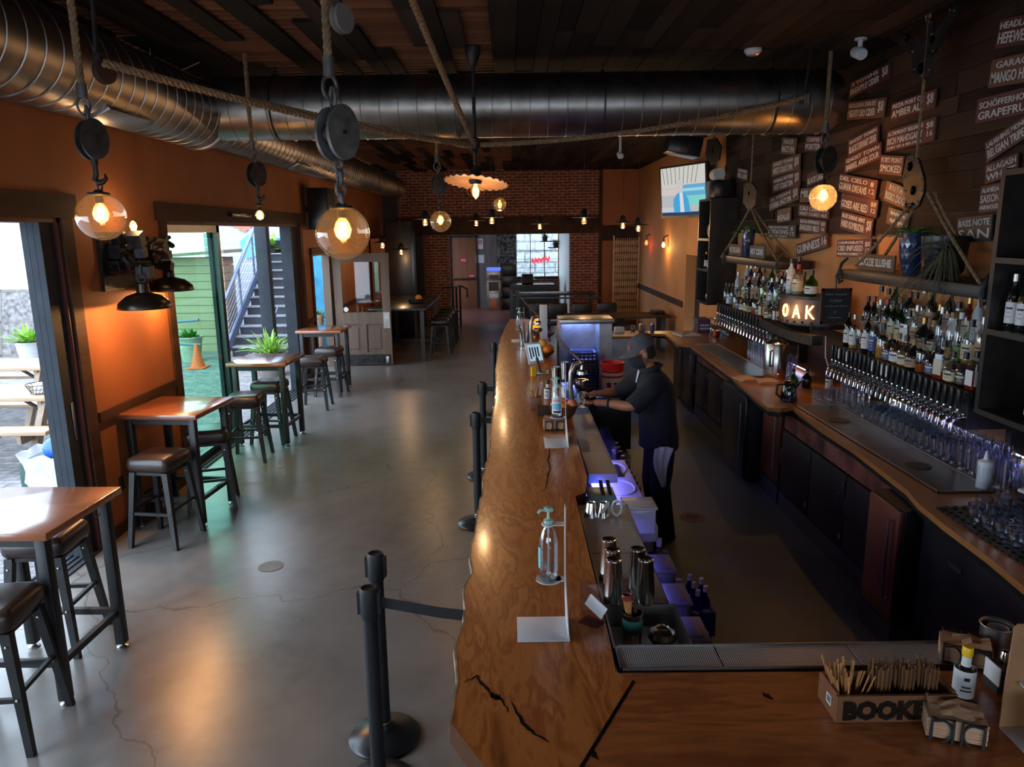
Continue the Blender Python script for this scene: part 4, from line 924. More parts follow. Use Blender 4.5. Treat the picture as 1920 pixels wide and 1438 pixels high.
m = MB(); m.box((2.95, 15.2, .75), (3.2, 15.5, .83), bev=.01); tag(m.build('table_caddy', M['iron']), 'dark caddy on the long low wooden table', 'caddy')
s2 = None
for i, (x, y) in enumerate(((1.05, 16.6), (1.6, 16.6), (2.15, 16.6), (.62, 16.7), (1.3, 14.5), (1.95, 14.4), (2.6, 14.4))):
    lb = ['black padded chair behind the low table, second from the gate', 'black padded chair behind the low table, third from the gate', 'black padded chair behind the low table, by the brick pillar', 'black padded chair behind the low table, beside the steel gate', 'black padded seat in front of the low table, beside the bar', 'tan padded seat in front of the low table, in the middle', 'tan padded seat in front of the low table, by the doorway'][i]
    t = thing('padded_chair' if i < 4 else 'low_stool', lb, 'chair' if i < 4 else 'stool', (x, y, 0), group='black padded chairs' if i < 4 else 'low padded stools')
    lt = M['blackleather'] if i < 5 else M['leather']
    m = MB(); m.box((x-.22, y-.22, .40), (x+.22, y+.22, .49), bev=.03, seg=3); m.build('seat', lt, t)
    if i < 4: m = MB(); m.box((x-.22, y-.25, .55), (x+.22, y-.18, .90), bev=.03, seg=3); m.build('backrest', lt, t)
    for sx in (-1, 1):
        for sy in (-1, 1):
            m = MB(); m.box((x+sx*.18-.018, y+sy*.18-.018, 0), (x+sx*.18+.018, y+sy*.18+.018, .42 if not (i < 4 and sy < 0) else .60)); m.build('leg', legm, t, smooth=False)
# folding lattice gate
t = thing('lattice_gate', 'cream folding lattice gate standing against the tan end wall', 'gate', (3.05, 19.8, 0))
gm = plain('cream_gate', srgb(190, 165, 130), .5)
a = pY(1152, 445, 19.7); b = pY(1194, 578, 19.7); n = 11; zt = a.z; 
m = MB()
for k in range(n+1):
    x = a.x+(b.x-a.x)*k/n; m.box((x-.008, 19.69, .1), (x+.008, 19.71, zt-.02))
m.build('upright', gm, t, smooth=False)
m = MB(); nz = 12; dz = (zt-.15)/nz; w_ = (b.x-a.x)/n
for k in range(n):
    for j in range(nz):
        x0 = a.x+w_*k; z0 = .1+dz*j
        m.tube([(x0, 19.68, z0), (x0+w_, 19.68, z0+dz)], .006, 4, False); m.tube([(x0+w_, 19.675, z0), (x0, 19.675, z0+dz)], .006, 4, False)
m.build('lattice', gm, t, smooth=False)
m = MB(); m.box((a.x-.03, 19.66, 0), (a.x, 19.73, zt+.05)); m.box((b.x, 19.66, 0), (b.x+.03, 19.73, zt)); m.build('end_post', gm, t, smooth=False)
# hinged wooden door standing open
t = thing('hinged_door', 'old wooden half-glazed door standing open into the room', 'door', (-2.8, 13.9, .02))
x0, x1, y0, y1, zt = -3.30, -2.26, 13.87, 13.93, 2.12
m = MB(); 
m.box((x0, y0, .02), (x0+.15, y1, zt)); m.box((x1-.15, y0, .02), (x1, y1, zt)); m.box((x0+.15, y0, zt-.16), (x1-.15, y1, zt)); m.box((x0+.15, y0, .80), (x1-.15, y1, 1.02)); m.box((x0+.15, y0, .02), (x1-.15, y1, .26)); m.box(((x0+x1)/2-.05, y0, .26), ((x0+x1)/2+.05, y1, .80)); m.build('frame', M['agedwood'], t, smooth=False)
for xa, xb in ((x0+.15, (x0+x1)/2-.05), ((x0+x1)/2+.05, x1-.15)): m = MB(); m.box((xa, y0+.022, .26), (xb, y1-.02, .80)); m.box((xa+.05, y0+.012, .32), (xb-.05, y1-.02, .74), bev=.008); m.build('panel', M['agedwood'], t, smooth=False)
m = MB(); m.box((x0+.15, y0+.025, 1.02), (x1-.15, y0+.031, zt-.16)); m.build('pane', M['pane'], t, smooth=False)
m = MB(); m.box((x0+.03, y0-.006, .03), (x1-.03, y0-.001, .22)); m.build('kick_plate', M['iron'], t, smooth=False)
m = MB(); m.box((x1-.14, y0-.006, .72), (x1-.02, y0-.001, 1.02)); m.build('push_plate', M['brushed'], t, smooth=False)
m = MB(); m.box((x1-.12, y0-.02, .05), (x1-.06, y0, .18), bev=.004); m.build('door_stop', M['brushed'], t)
m = MB(); m.cyl((x0+.2, y0+.022, 1.08), (x0+.2, y0+.014, 1.08), .045, seg=20); m.build('round_sticker', M['paper'], t)
# speaker and security things
p = pX(603, 392, XL+.25); t = thing('loudspeaker', 'black box loudspeaker mounted on the orange wall', 'loudspeaker', (p.x, p.y, p.z-.33))
m = MB(); m.box((p.x-.16, p.y-.28, p.z-.33), (p.x+.18, p.y+.25, p.z+.33), bev=.015); m.build('cabinet', M['black_paint'], t)
m = MB(); m.box((p.x-.14, p.y-.29, p.z-.31), (p.x+.16, p.y-.275, p.z+.31), bev=.005); m.build('grille', M['satin_black'], t)
m = MB(); m.box((XL, p.y-.04, p.z-.05), (p.x-.15, p.y+.04, p.z+.05)); m.build('bracket', M['iron'], t, smooth=False)
p = pY(1280, 275, 11.6); t = thing('loudspeaker', 'black loudspeaker hanging under the ceiling beside the television', 'loudspeaker', (p.x, p.y, p.z-.15))
m = MB(); m.box((p.x-.25, p.y-.2, p.z-.13), (p.x+.25, p.y+.2, p.z+.15), bev=.02, rot=Matrix.Rotation(.2, 3, 'Y')); m.build('cabinet', M['satin_black'], t); m = MB(); m.tube([(p.x, p.y, p.z+.1), (p.x, p.y, ZC)], .02, 8); m.build('bracket', M['iron'], t)
def camera_dome(label, p):
    t = thing('security_camera', label, 'security camera', p); m = MB(); m.cyl((p.x, p.y, ZC-.02), (p.x, p.y, p.z+.05), .02); m.cyl((p.x, p.y, ZC-.03), (p.x, p.y, ZC-.012), .05); m.build('mount', M['white_metal'], t)
    R3 = Matrix.Rotation(1.9, 3, 'X'); m = MB(); m.lathe([(.001, -.09), (.045, -.09), (.05, .04), (.04, .06), (.001, .06)], p, 18, ax=R3); m.build('body', M['white_metal'], t)
    m = MB(); m.lathe([(.001, -.092), (.03, -.092), (.03, -.10), (.001, -.102)], p, 14, ax=R3); m.build('lens', M['satin_black'], t); return t
camera_dome('white bullet security camera above the lettered boards', pY(1612, 100, 6.6)); camera_dome('white security camera far under the ceiling', pY(1163, 291, 12.0))
p = pZ(1412, 92, ZC-.02); t = thing('smoke_detector', 'white round detector on the dark plank ceiling', 'detector', p); m = MB(); m.lathe([(.001, -.05), (.05, -.05), (.075, -.02), (.075, .005), (.001, .005)], p, 24); m.build('body', M['white_metal'], t); m = MB(); m.ball(p+V((.03, -.03, -.045)), .010); m.build('indicator', glow('red_led', (1, .08, .02), 4), t)
# television
A = V((2.76, 13.75, 3.13)); B = V((3.26, 12.55, 3.13)); u = (B-A).normalized(); n = u.cross(V((0, 0, 1))); n = -n if n.y > 0 else n; up = (V((0, 0, 1))+n*.08).normalized(); n = u.cross(up); n = -n if n.y > 0 else n
hh = .42; C = (A+B)/2; hw = (B-A).length/2
t = thing('television', 'wall television angled above the tan wall showing a bright street scene', 'television', C-V((0, 0, hh)))
def P_(a, b, o=0.): return C+u*a*hw+up*b*hh+n*o
m = MB(); m.slab([P_(-1.04, -1.08), P_(1.04, -1.08), P_(1.04, 1.06), P_(-1.04, 1.06)], -n, .06); m.build('housing', M['satin_black'], t, smooth=False)
scr = [((-1, 1, -1, 1), (.36, .37, .38)), ((-1, 1, .15, 1), (.46, .45, .42)), ((-.15, 1, -.2, .25), (.10, .30, .46)), ((-.05, .95, -.02, .10), (.25, .5, .62)), ((-1, 0, -.15, .12), (.5, .42, .42)), ((.05, 1, -.6, -.2), (.16, .48, .44)), ((-1, 1, -1, -.86), (.02, .04, .09)), ((-1, .3, -.86, -.65), (.42, .44, .48))]
m = MB(); mats_ = []
for k, ((a, b, c, d), col) in enumerate(scr): m.poly([P_(a*.98, c*.98, .002+.0006*k), P_(b*.98, c*.98, .002+.0006*k), P_(b*.98, d*.98, .002+.0006*k), P_(a*.98, d*.98, .002+.0006*k)], k); mats_.append(glow('screen_%d' % k, col, 1.3))
k = len(scr)
m.poly([P_(x, y, .009) for x, y in ((-.42, -.6), (-.40, -.3), (-.25, -.1), (-.1, -.02), (.05, -.05), (.25, -.3), (.35, -.85), (-.38, -.86))], k); mats_.append(glow('screen_jacket', (.06, .30, .55), 1.2))
m.poly([P_(-.1+.14*math.cos(j*PI/6), .2+.24*math.sin(j*PI/6), .010) for j in range(12)], k+1); mats_.append(glow('screen_skin', (.5, .45, .45), 1.2))
m.poly([P_(x, y, .011) for x, y in ((-.12, -.03), (.02, -.05), (.08, -.85), (-.1, -.85))], k+2); mats_.append(glow('screen_shirt', (.55, .58, .6), 1.2))
for q in range(9): m.tube([P_(-.9+q*.2, 1*.97, .004), P_(-.8+q*.17, .3, .004)], .006, 4, True, k+3)
mats_.append(glow('screen_branch', (.15, .14, .13), 1.))
m.build('screen', mats_, t, smooth=False)
m = MB(); m.tube([C-n*.06, C-n*.25, (XR-.02, C.y+.1, C.z)], .035, 8); m.build('wall_mount', M['iron'], t)
l = bpy.data.lights.new('screen_light', 'AREA'); 
bpy.data.lights.remove(l)
# queue stanchions
bel = plain('black_webbing', (.008, .008, .009), .6)
def stanchion():
    t = thing('queue_post', 'x', 'stanchion')
    m = MB(); m.lathe([(.001, 0), (.175, 0), (.18, .012), (.17, .024), (.10, .045), (.045, .07), (.04, .085), (.001, .085)], seg=36); m.build('base', M['satin_black'], t)
    m = MB(); m.lathe([(.033, .07), (.033, .90)], seg=20); m.build('pole', M['black_paint'], t)
    m = MB(); m.lathe([(.036, .86), (.040, .87), (.040, .985), (.034, 1.0), (.030, 1.0), (.030, .992), (.001, .992)], seg=24); m.box((-.05, -.014, .88), (-.036, .014, .98)); m.box((.036, -.014, .88), (.05, .014, .98)); m.build('belt_head', M['rubber'], t)
    m = MB(); m.lathe([(.034, .085), (.036, .095), (.034, .10)], seg=20, caps=False); m.build('collar', M['brushed'], t)
    return t
st = stanchion(); SP = []
for px_, py_, lb in ((722, 1382, 'black queue post with round base fully in view, its head behind the nearer post'), (712, 1478, 'front black queue post with belt reaching the bar slab, base below frame'), (897, 982, 'black queue post beside the bar slab, third from the front'), (908, 893, 'black queue post beside the bar slab, fourth from the front'), (928, 775, 'farthest black queue post beside the bar slab')):
    p = pZ(px_, py_, 0); SP.append(p); place(st, p, .0, lb, 'queue posts')
def belt(a, b, label):
    m = MB(); d = (b-a); s = V((d.y, -d.x, 0)).normalized()*.002; z = V((0, 0, .024))
    m.quadstrip([[p-z-s, p-z+s, p+z+s, p+z-s] for p in (a, lerp(a, b, .5)-V((0, 0, .008)), b)]); tag(m.build('queue_belt', bel, smooth=False), label, 'belt')
belt(V((SP[1].x+.05, SP[1].y, .93)), V((-.06, SP[1].y-.16, .93)), 'black belt from the front queue post to the bar'); belt(V((SP[2].x+.05, SP[2].y, .93)), V((-.05, SP[2].y+.02, .93)), 'black belt from the third queue post to the bar'); belt(V((SP[3].x+.05, SP[3].y, .93)), V((-.05, SP[3].y, .93)), 'black belt from the fourth queue post to the bar')
# small leaf on the floor, drain, outlet
m = MB(); p = pZ(521, 877, 0); blade(m, p+V((0, 0, .004)), (1, .3, .1), .06, .014, .0); tag(m.build('fallen_leaf', M['kraft']), 'dry leaf lying on the concrete floor', 'leaf')
m = MB(); p = pZ(508, 1062, 0); m.lathe([(.001, 0), (.095, 0), (.095, .003), (.001, .003)], p, 32); tag(m.build('floor_plate', plain('floor_plate_grey', (.12, .105, .09), .4)), 'round grey cover plate in the concrete floor', 'cover plate')
p = pX(228, 905, XL); t = thing('wall_outlet', 'black outlet plate low on the orange wall', 'outlet', p); m = MB(); m.box((XL, p.y-.04, p.z-.06), (XL+.012, p.y+.04, p.z+.06), bev=.003); m.build('plate', M['satin_black'], t)
p = pX(452, 403, XL+.06); m = MB(); m.box((XL+.045, p.y-.35, p.z-.025), (XL+.09, p.y+.30, p.z+.025), bev=.005); o = tag(m.build('door_sensor', M['satin_black']), 'narrow black sensor strip on the middle door casing', 'sensor'); m = MB(); m.box((XL+.091, p.y-.1, p.z-.012), (XL+.093, p.y+.1, p.z+.012)); m.build('sensor_label', M['paper'], o, smooth=False)
# ---------------------------------------------------------------- the bar
BZ = 1.10
def Zs(l, z): return [pZ(a, b, z) for a, b in l]
t = thing('bar_counter', 'long live-edge redwood bar with dark panelled front', 'bar', (.1, 6.0, 0))
outer = Zs([(845, 1352), (850, 1300), (858, 1262), (853, 1215), (868, 1165), (872, 1140), (870, 1100), (883, 1075), (882, 1030), (890, 985), (893, 960), (905, 920), (905, 895), (918, 840), (921, 800), (928, 745), (930, 712), (929, 690), (934, 665), (936, 645), (941, 628), (950, 610), (958, 598)], BZ)
r2 = random.Random(13); ol = []
for i in range(len(outer)-1):
    n = max(2, int((outer[i+1]-outer[i]).length/.06))
    for k in range(n): ol.append(lerp(outer[i], outer[i+1], k/n)+V((r2.uniform(-.006, .006), 0, 0)))
ol.append(outer[-1])
inner = [V((.55, 11.7, BZ)), V((.50, 9.3, BZ)), V((.47, 7.0, BZ)), V((.455, 5.6, BZ)), V((.43, 4.05, BZ)), V((.395, 3.8, BZ)), V((.335, 3.74, BZ)), V((.33, 2.31, BZ)), V((.325, 2.14, BZ))]
J1 = pZ(1188, 1276, BZ); J0 = V((.07, 1.52, BZ)); end = V((-.02, 1.60, BZ))
m = MB(); P2 = [(p.x, p.y) for p in ol+inner]+[(J1.x, J1.y), (J0.x, J0.y), (end.x, end.y)]
m.prism(P2, BZ-.075, BZ, 1, 0); m.build('slab', [M['slab'], M['slabedge']], t, smooth=False)
m = MB()
for i in range(len(ol)-1):
    a, b = ol[i], ol[i+1]; m.quadstrip([[p+V((.004-.004*math.sin(j*9), 0, -.075)), p+V((-.004, 0, -.03)), p+V((-.001, 0, .0006)), p+V((.006, 0, .0006)), p+V((.012, 0, -.075))] for j, p in ((i, a), (i+1, b))])
m.build('live_edge', M['bark'], t, smooth=False)
def ribbon(pts, w_, z=.0009):
    m = MB(); ps = [V(p) for p in pts]; out = []
    fine = []
    for i in range(len(ps)-1):
        for k in range(4): fine.append(lerp(ps[i], ps[i+1], k/4)+V((r2.uniform(-.004, .004), r2.uniform(-.004, .004), 0)))
    fine.append(ps[-1]); n = len(fine)
    for i, p in enumerate(fine):
        d = (fine[min(i+1, n-1)]-fine[max(i-1, 0)]).normalized(); s = V((-d.y, d.x, 0)); k = w_*(.25+math.sin(PI*i/(n-1)))*r2.uniform(.5, 1.2)
        out.append([p-s*k+V((0, 0, z)), p+s*k+V((0, 0, z))])
    m.quadstrip(out, False, False); return m
for l, w_ in (([(872, 1279), (894, 1266), (901, 1278), (910, 1290), (925, 1306), (944, 1312), (952, 1336)], .005), ([(918, 1300), (930, 1306), (940, 1311)], .012), ([(961, 1317), (981, 1356), (1003, 1376), (1030, 1392)], .005), ([(1031, 838), (1027, 865), (1031, 880), (1022, 918)], .006)):
    ribbon(Zs(l, BZ), w_).build('filled_crack', M['resin'], t, smooth=False)
m = MB(); m.box((.02, 1.75, 0), (.30, 11.4, BZ-.075)); m.build('front_panel', M['black_paint'], t, smooth=False)
m = MB(); m.tube([(-.02, 1.8, .18), (-.02, 11.3, .18)], .025, 10); m.build('foot_rail', M['brass'], t)
t = thing('bar_return', 'redwood bar return across the bottom of the view, joined by a dark mitre seam', 'bar', (1.5, 1.6, 0))
m = MB(); m.prism([(J0.x+.006, J0.y-.004), (J1.x+.006, J1.y-.004), (.34, 2.13), (3.2, 2.10), (3.2, 1.30), (.07, 1.30)], BZ-.075, BZ); m.build('slab', M['slabx'], t, smooth=False)
m = MB(); d = J1-J0; s = V((d.y, -d.x, 0)).normalized()*.004; m.quadstrip([[J0-s+V((0, 0, .0006)), J0+s*1.6+V((0, 0, .0006))], [J1-s+V((0, 0, .0006)), J1+s*1.6+V((0, 0, .0006))]], False, False); m.build('mitre_seam', M['resin'], t, smooth=False)
ribbon(Zs([(1433, 1300), (1440, 1305), (1447, 1312)], BZ), .009).build('knot', M['resin'], t, smooth=False)
ribbon(Zs([(1105, 1405), (1113, 1414), (1121, 1424)], BZ), .010).build('knot', M['resin'], t, smooth=False)
m = MB(); m.box((.45, 1.45, 0), (3.1, 1.75, BZ-.075)); m.build('front_panel', M['black_paint'], t, smooth=False)
# drip trays
perf = perforated('perforated_steel', (.85, .84, .83), (.012, .012, .014), 420, 420, .38)
rib = perforated('ribbed_steel', (.40, .38, .365), (.10, .095, .09), 300, 330, .55, .38, 'rib')
dperf = perforated('dark_perforated_steel', (.13, .125, .122), (.014, .013, .013), 300, 300, .45, .42)
def tray(name, label, x0, x1, y0, y1, z, mat_, seams=(), axis='y', depth=.05):
    t = thing(name, label, 'drip tray', ((x0+x1)/2, (y0+y1)/2, z-depth))
    m = MB(); m.box((x0, y0, z-depth), (x1, y1, z-depth+.004)); m.box((x0, y0, z-depth), (x0+.006, y1, z+.006)); m.box((x1-.006, y0, z-depth), (x1, y1, z+.006)); m.box((x0, y0, z-depth), (x1, y0+.006, z+.006)); m.box((x0, y1-.006, z-depth), (x1, y1, z+.006)); m.build('pan', M['brushed'], t, smooth=False)
    cuts = [y0 if axis == 'y' else x0]+list(seams)+[y1 if axis == 'y' else x1]
    for a, b in zip(cuts, cuts[1:]):
        m = MB()
        if axis == 'y': m.box((x0+.007, a+.003, z-.004), (x1-.007, b-.003, z))
        else: m.box((a+.003, y0+.007, z-.004), (b-.003, y1-.007, z))
        m.build('grate', mat_, t, smooth=False)
    return t
trA = tray('drip_tray', 'perforated steel tray holding the cocktail shakers', .342, .60, 2.62, 3.66, 1.075, perf, (3.08,))
trC = tray('drip_tray', 'perforated steel tray running along the bar return', .342, 1.52, 2.145, 2.285, 1.10, perf, (.68, 1.13), 'x')
trB = tray('drip_tray', 'ribbed steel tray beside the napkin caddy and hand sanitizer', .45, .62, 4.14, 6.1, 1.08, rib, (4.62, 5.0, 5.6))
t = thing('steel_well', 'dark recessed steel well at the corner with muddler cup', 'well', (.47, 2.46, .95))
m = MB(); m.box((.342, 2.30, .98), (.62, 2.61, .985)); m.box((.342, 2.30, .98), (.348, 2.61, 1.08)); m.box((.614, 2.30, .98), (.62, 2.61, 1.08)); m.box((.342, 2.604, .98), (.62, 2.61, 1.08)); m.box((.342, 2.30, .98), (.62, 2.306, 1.08)); m.build('pan', M['brushed'], t, smooth=False)
m = MB(); m.box((.35, 2.31, .988), (.61, 2.60, .992)); m.build('grate', perf, t, smooth=False)
# under-bar station
t = thing('underbar_station', 'stainless under-bar station below the slab, lit violet', 'bar station', (.6, 5, 0))
m = MB(); m.box((.345, 2.32, .1), (.66, 4.02, .80)); m.box((.48, 4.02, .1), (.70, 8.2, .80)); m.build('body', M['brushed'], t, smooth=False)
m = MB(); m.box((.66, 2.35, .50), (.86, 4.1, .52)); m.box((.85, 2.35, .50), (.86, 4.1, .64)); m.box((.70, 4.1, .52), (.88, 6.4, .54)); m.box((.87, 4.1, .52), (.88, 6.4, .66)); m.build('speed_rail', M['brushed'], t, smooth=False)
lav = plain('white_bin_lid', (.62, .62, .66), .4, var=.02)
t = thing('ice_bin', 'white ice bin with ribbed sliding lid glowing violet beside the bar', 'ice bin', (.66, 4.5, .80))
m = MB(); m.box((.50, 3.80, .80), (.80, 5.0, .90), bev=.015); m.build('bin', lav, t)
for k in range(3):
    m = MB(); y0 = 3.86+k*.38; m.torus((.66, y0+.17, .903), 1., .006, seg=24, sub=6, sx=.11, sy=.14); m.build('lid_rib', lav, t)
m = MB(); m.box((.69, 4.62, .90), (.73, 4.86, .912), bev=.005); m.build('lid_handle', M['rubber'], t)
for i, (x0, y0, x1, y1, h, c, lb) in enumerate(((.42, 3.76, .56, 3.98, .15, (.25, .55, .85), 'translucent blue square tub by the ice bin'), (.60, 3.68, .76, 3.84, .14, (.62, .62, .72), 'clear square tub with pink fruit by the ice bin'))):
    t = thing('plastic_tub', lb, 'tub', ((x0+x1)/2, (y0+y1)/2, .90)); tm = plain('tub_plastic', c, .25, var=.03)
    m = MB(); m.box((x0, y0, .901), (x1, y1, .90+h), bev=.012); m.build('tub', tm, t); m = MB(); m.box((x0-.008, y0-.008, .90+h), (x1+.008, y1+.008, .90+h+.012), bev=.004); m.build('lid', tm, t)
t = thing('tongs', 'dark kitchen tongs resting on the blue tub', 'tongs', (.5, 3.9, 1.06)); m = MB(); m.box((.49, 3.80, 1.065), (.51, 4.0, 1.075), rot=Matrix.Rotation(.25, 3, 'X')); m.build('arm', M['brushed'], t, smooth=False); m = MB(); m.box((.53, 3.80, 1.065), (.55, 4.0, 1.075), rot=Matrix.Rotation(.25, 3, 'X')); m.build('arm', M['brushed'], t, smooth=False)
ledc = (.22, .20, 1.)
def led(label, a, b, e, col=ledc, size=.05):
    t = thing('led_strip', label, 'light strip', lerp(a, b, .5)); m = MB(); m.tube([a, b], .006, 6); m.build('diffuser', glow('led_blue', col, 6), t)
    d = V(b)-V(a); l = bpy.data.lights.new('strip', 'AREA'); l.shape = 'RECTANGLE'; l.size = d.length; l.size_y = size; l.energy = e; l.color = col
    o = bpy.data.objects.new('light', l); COL.objects.link(o); o.parent = t
    X = d.normalized(); Zz = V((0, 0, 1)); Y = Zz.cross(X).normalized(); Zz = X.cross(Y)
    mm = Matrix.Identity(4)
    for i in range(3): mm[i][0] = X[i]; mm[i][1] = Y[i]; mm[i][2] = Zz[i]
    mm.translation = lerp(a, b, .5)-V((0, 0, .01)); o.matrix_local = world_m(t).inverted() @ mm
    return t
led('violet light strip under the bar edge beside the shakers', (.585, 2.65, 1.018), (.585, 3.6, 1.018), 1.6); led('violet light strip under the bar edge beside the ice bin', (.53, 4.0, 1.022), (.53, 6.0, 1.022), 13)
# lit glass rack cabinet at the far end of the bar
CY = 9.0
t = thing('glass_cabinet', 'steel cabinet with bright blue interior and stacked glass racks', 'cabinet', (.85, CY+.35, 0))
a = pY(1034, 600, CY); b = pY(1152, 610, CY); zt = a.z; x0, x1 = .60, b.x
m = MB(); m.box((x0, CY, zt-.055), (x1, CY+.5, zt), bev=.006); m.build('top', M['brushed'], t)
xd = pY(1124, 650, CY).x
m = MB(); m.box((x0, CY+.05, 0), (x0+.03, CY+.48, zt-.055)); m.box((xd, CY+.02, 0), (xd+.04, CY+.48, zt-.055)); m.box((x0, CY+.45, 0), (xd, CY+.48, zt-.055)); m.box((x0, CY+.05, .30), (xd, CY+.45, .34)); m.build('shell', M['brushed'], t, smooth=False)
m = MB(); m.box((xd+.04, CY+.06, 0), (x1-.02, CY+.48, zt-.055)); m.build('side_panel', M['brushed'], t, smooth=False)
rackb = plain('grey_rack', srgb(105, 108, 135), .5, var=.05); rackc = plain('blue_rack', srgb(45, 85, 185), .5, var=.05)
for k in range(5):
    z0 = .345+k*.13; t2 = thing('glass_rack', ['lowest grey glass rack in the lit cabinet', 'grey glass rack second from the bottom in the lit cabinet', 'blue glass rack in the middle of the lit cabinet', 'grey glass rack second from the top in the lit cabinet', 'topmost grey glass rack in the lit cabinet'][k], 'glass rack', ((x0+xd)/2, CY+.35, z0), group='stacked glass racks')
    m = MB(); xa, xb = x0+.16, xd-.02
    for zz in (0, .045, .09): m.box((xa, CY+.12, z0+zz), (xb, CY+.14, z0+zz+.03)); m.box((xa, CY+.40, z0+zz), (xb, CY+.42, z0+zz+.03)); m.box((xa, CY+.12, z0+zz), (xa+.02, CY+.42, z0+zz+.03)); m.box((xb-.02, CY+.12, z0+zz), (xb, CY+.42, z0+zz+.03))
    for q in range(7): m.box((xa+(xb-xa)*q/6-.008, CY+.12, z0), (xa+(xb-xa)*q/6+.008, CY+.14, z0+.12))
    m.box((xa, CY+.12, z0), (xb, CY+.42, z0+.008)); m.build('frame', rackc if k == 2 else rackb, t2, smooth=False)
l = bpy.data.lights.new('cabinet_light', 'AREA'); l.energy = 14; l.color = (.18, .30, 1.); l.shape = 'RECTANGLE'; l.size = .4; l.size_y = .4
o = bpy.data.objects.new('light', l); COL.objects.link(o); o.parent = t; o.location = world_m(t).inverted() @ V(((x0+xd)/2, CY+.4, zt-.09))
m = MB(); m.box((x0+.08, CY+.20, zt-.075), (xd-.06, CY+.4, zt-.058)); m.build('light_panel', glow('cabinet_blue', (.22, .42, 1.), 7), t, smooth=False)
m = MB(); m.cyl(((x0+xd)/2-.1, CY+.43, .345), ((x0+xd)/2-.1, CY+.43, .36), .01); m.build('drain', M['chrome'], t)

# ---------------------------------------------------------------- back bar counter
CZ = .97
cpx = [(1247, 626), (1271, 645), (1294, 647), (1309, 658), (1373, 705), (1424, 752), (1440, 764), (1463, 766), (1486, 763), (1540, 803), (1600, 841), (1700, 918), (1722, 944), (1771, 984), (1850, 1042), (1920, 1100), (1990, 1150)]
cp = Zs(cpx, CZ)
t = thing('back_counter', 'honey wood back bar counter with dark underside along the board wall', 'counter', (2.9, 7, .9))
m = MB(); poly = [(p.x, p.y) for p in cp]; yN_, yF_ = cp[-1].y, cp[0].y
m.prism(poly+[(XR-.025, yN_), (XR-.025, 11.15), (2.0, 11.15), (2.0, yF_+.05)], CZ-.035, CZ); m.build('top', M['counter'], t, smooth=False)
m = MB(); m.prism([(p.x+.012, p.y) for p in cp]+[(XR-.03, yN_), (XR-.03, 11.1), (2.05, 11.1)], CZ-.075, CZ-.036); m.build('edge_band', M['satin_black'], t, smooth=False)
t = thing('end_counter', 'tan counter closing the far end of the service aisle', 'counter', (1.8, 11.0, 0))
m = MB(); m.box((1.42, 10.62, CZ-.04), (1.99, 11.2, CZ)); m.build('top', M['counter'], t, smooth=False); m = MB(); m.box((1.25, 10.70, 0), (1.98, 11.15, CZ-.042)); m.build('panel', M['brushed'], t, smooth=False)
rust_ = plain('weathered_copper_band', srgb(112, 66, 58), .6, .3, var=.35, scale=5, bump=.1)
def front_x(y, off=0):
    for i in range(len(cp)-1):
        a, b = cp[i], cp[i+1]
        if b.y <= y <= a.y and a.y != b.y: return a.x+(b.x-a.x)*(a.y-y)/(a.y-b.y)+off
    return (cp[0].x if y > cp[0].y else cp[-1].x)+off
def cab(name, label, y0, y1, xf, doors, mat_, cat='cabinet', band=True, kick=True, hinge=True, handle='side', group=None, body=None):
    t = thing(name, label, cat, (xf+.3, (y0+y1)/2, 0), group=group); zt = CZ-.08; zk = .16 if kick else .03
    zb = zt-.14 if band else zt
    m = MB(); m.box((xf+.02, y0, zk), (XR-.04, y1, zt)); m.build('body', body or M['black_paint'], t, smooth=False)
    if band: m = MB(); m.box((xf, y0+.005, zb), (xf+.02, y1-.005, zt)); m.build('copper_band', rust_, t, smooth=False)
    if kick: m = MB(); m.box((xf-.01, y0, 0), (xf+.05, y1, zk)); m.build('kick_board', plain('blue_grey_kick', srgb(62, 62, 82), .4, var=.08), t, smooth=False)
    else:
        m = MB()
        for yy in (y0+.06, y1-.06): m.cyl((xf+.06, yy-.02, .035), (xf+.06, yy+.02, .035), .035); m.cyl((XR-.2, yy-.02, .035), (XR-.2, yy+.02, .035), .035)
        m.build('caster', M['rubber'], t)
    dy = (y1-y0)/doors
    for k in range(doors):
        m = MB(); m.box((xf-.012, y0+k*dy+.012, zk+.02), (xf+.019, y0+(k+1)*dy-.012, zb-.012), bev=.004); d = m.build('door', mat_, t)
        if handle == 'side':
            hy = y0+k*dy+.07 if k % 2 else y0+(k+1)*dy-.07
            m = MB(); m.tube([(xf-.012, hy, zb-.32), (xf-.04, hy, zb-.30), (xf-.04, hy, zb-.18), (xf-.012, hy, zb-.16)], .006, 6); m.build('handle', M['brushed'], d)
            for z in (zk+.10, zb-.09): m = MB(); m.box((xf-.018, y0+k*dy+.012, z-.02), (xf-.011, y0+k*dy+.05, z+.02)); m.build('hinge', M['brushed'], d, smooth=False)
        elif handle == 'long':
            hy = y0+k*dy+.06; m = MB(); m.tube([(xf-.012, hy, zk+.16), (xf-.045, hy, zk+.16), (xf-.045, hy, zb-.08), (xf-.012, hy, zb-.08)], .009, 8); m.build('handle', M['brushed'], d)
    return t
fk = lambda px_, py_, x: pX(px_, py_, x).y
yA0, yA1 = 7.85, 9.75
cab('bottle_fridge', 'black roll-under fridge at the far end of the back bar', 9.85, 11.1, 2.50, 2, M['satin_black'], 'fridge', False, False, handle='long')
cab('back_cabinet', 'black three-door cabinet below the far tap bank', yA0, yA1, 2.50, 3, M['satin_black'])
cab('bottle_fridge', 'tall black fridge with chrome handle below the drum sign', 6.98, 7.78, 2.30, 1, M['satin_black'], 'fridge', False, False, handle='long')
cab('wood_cupboard', 'narrow reddish wood cupboard between fridge and long black cabinet', 6.42, 6.90, 2.44, 1, M['cherry'], 'cupboard', False, True, handle='long')
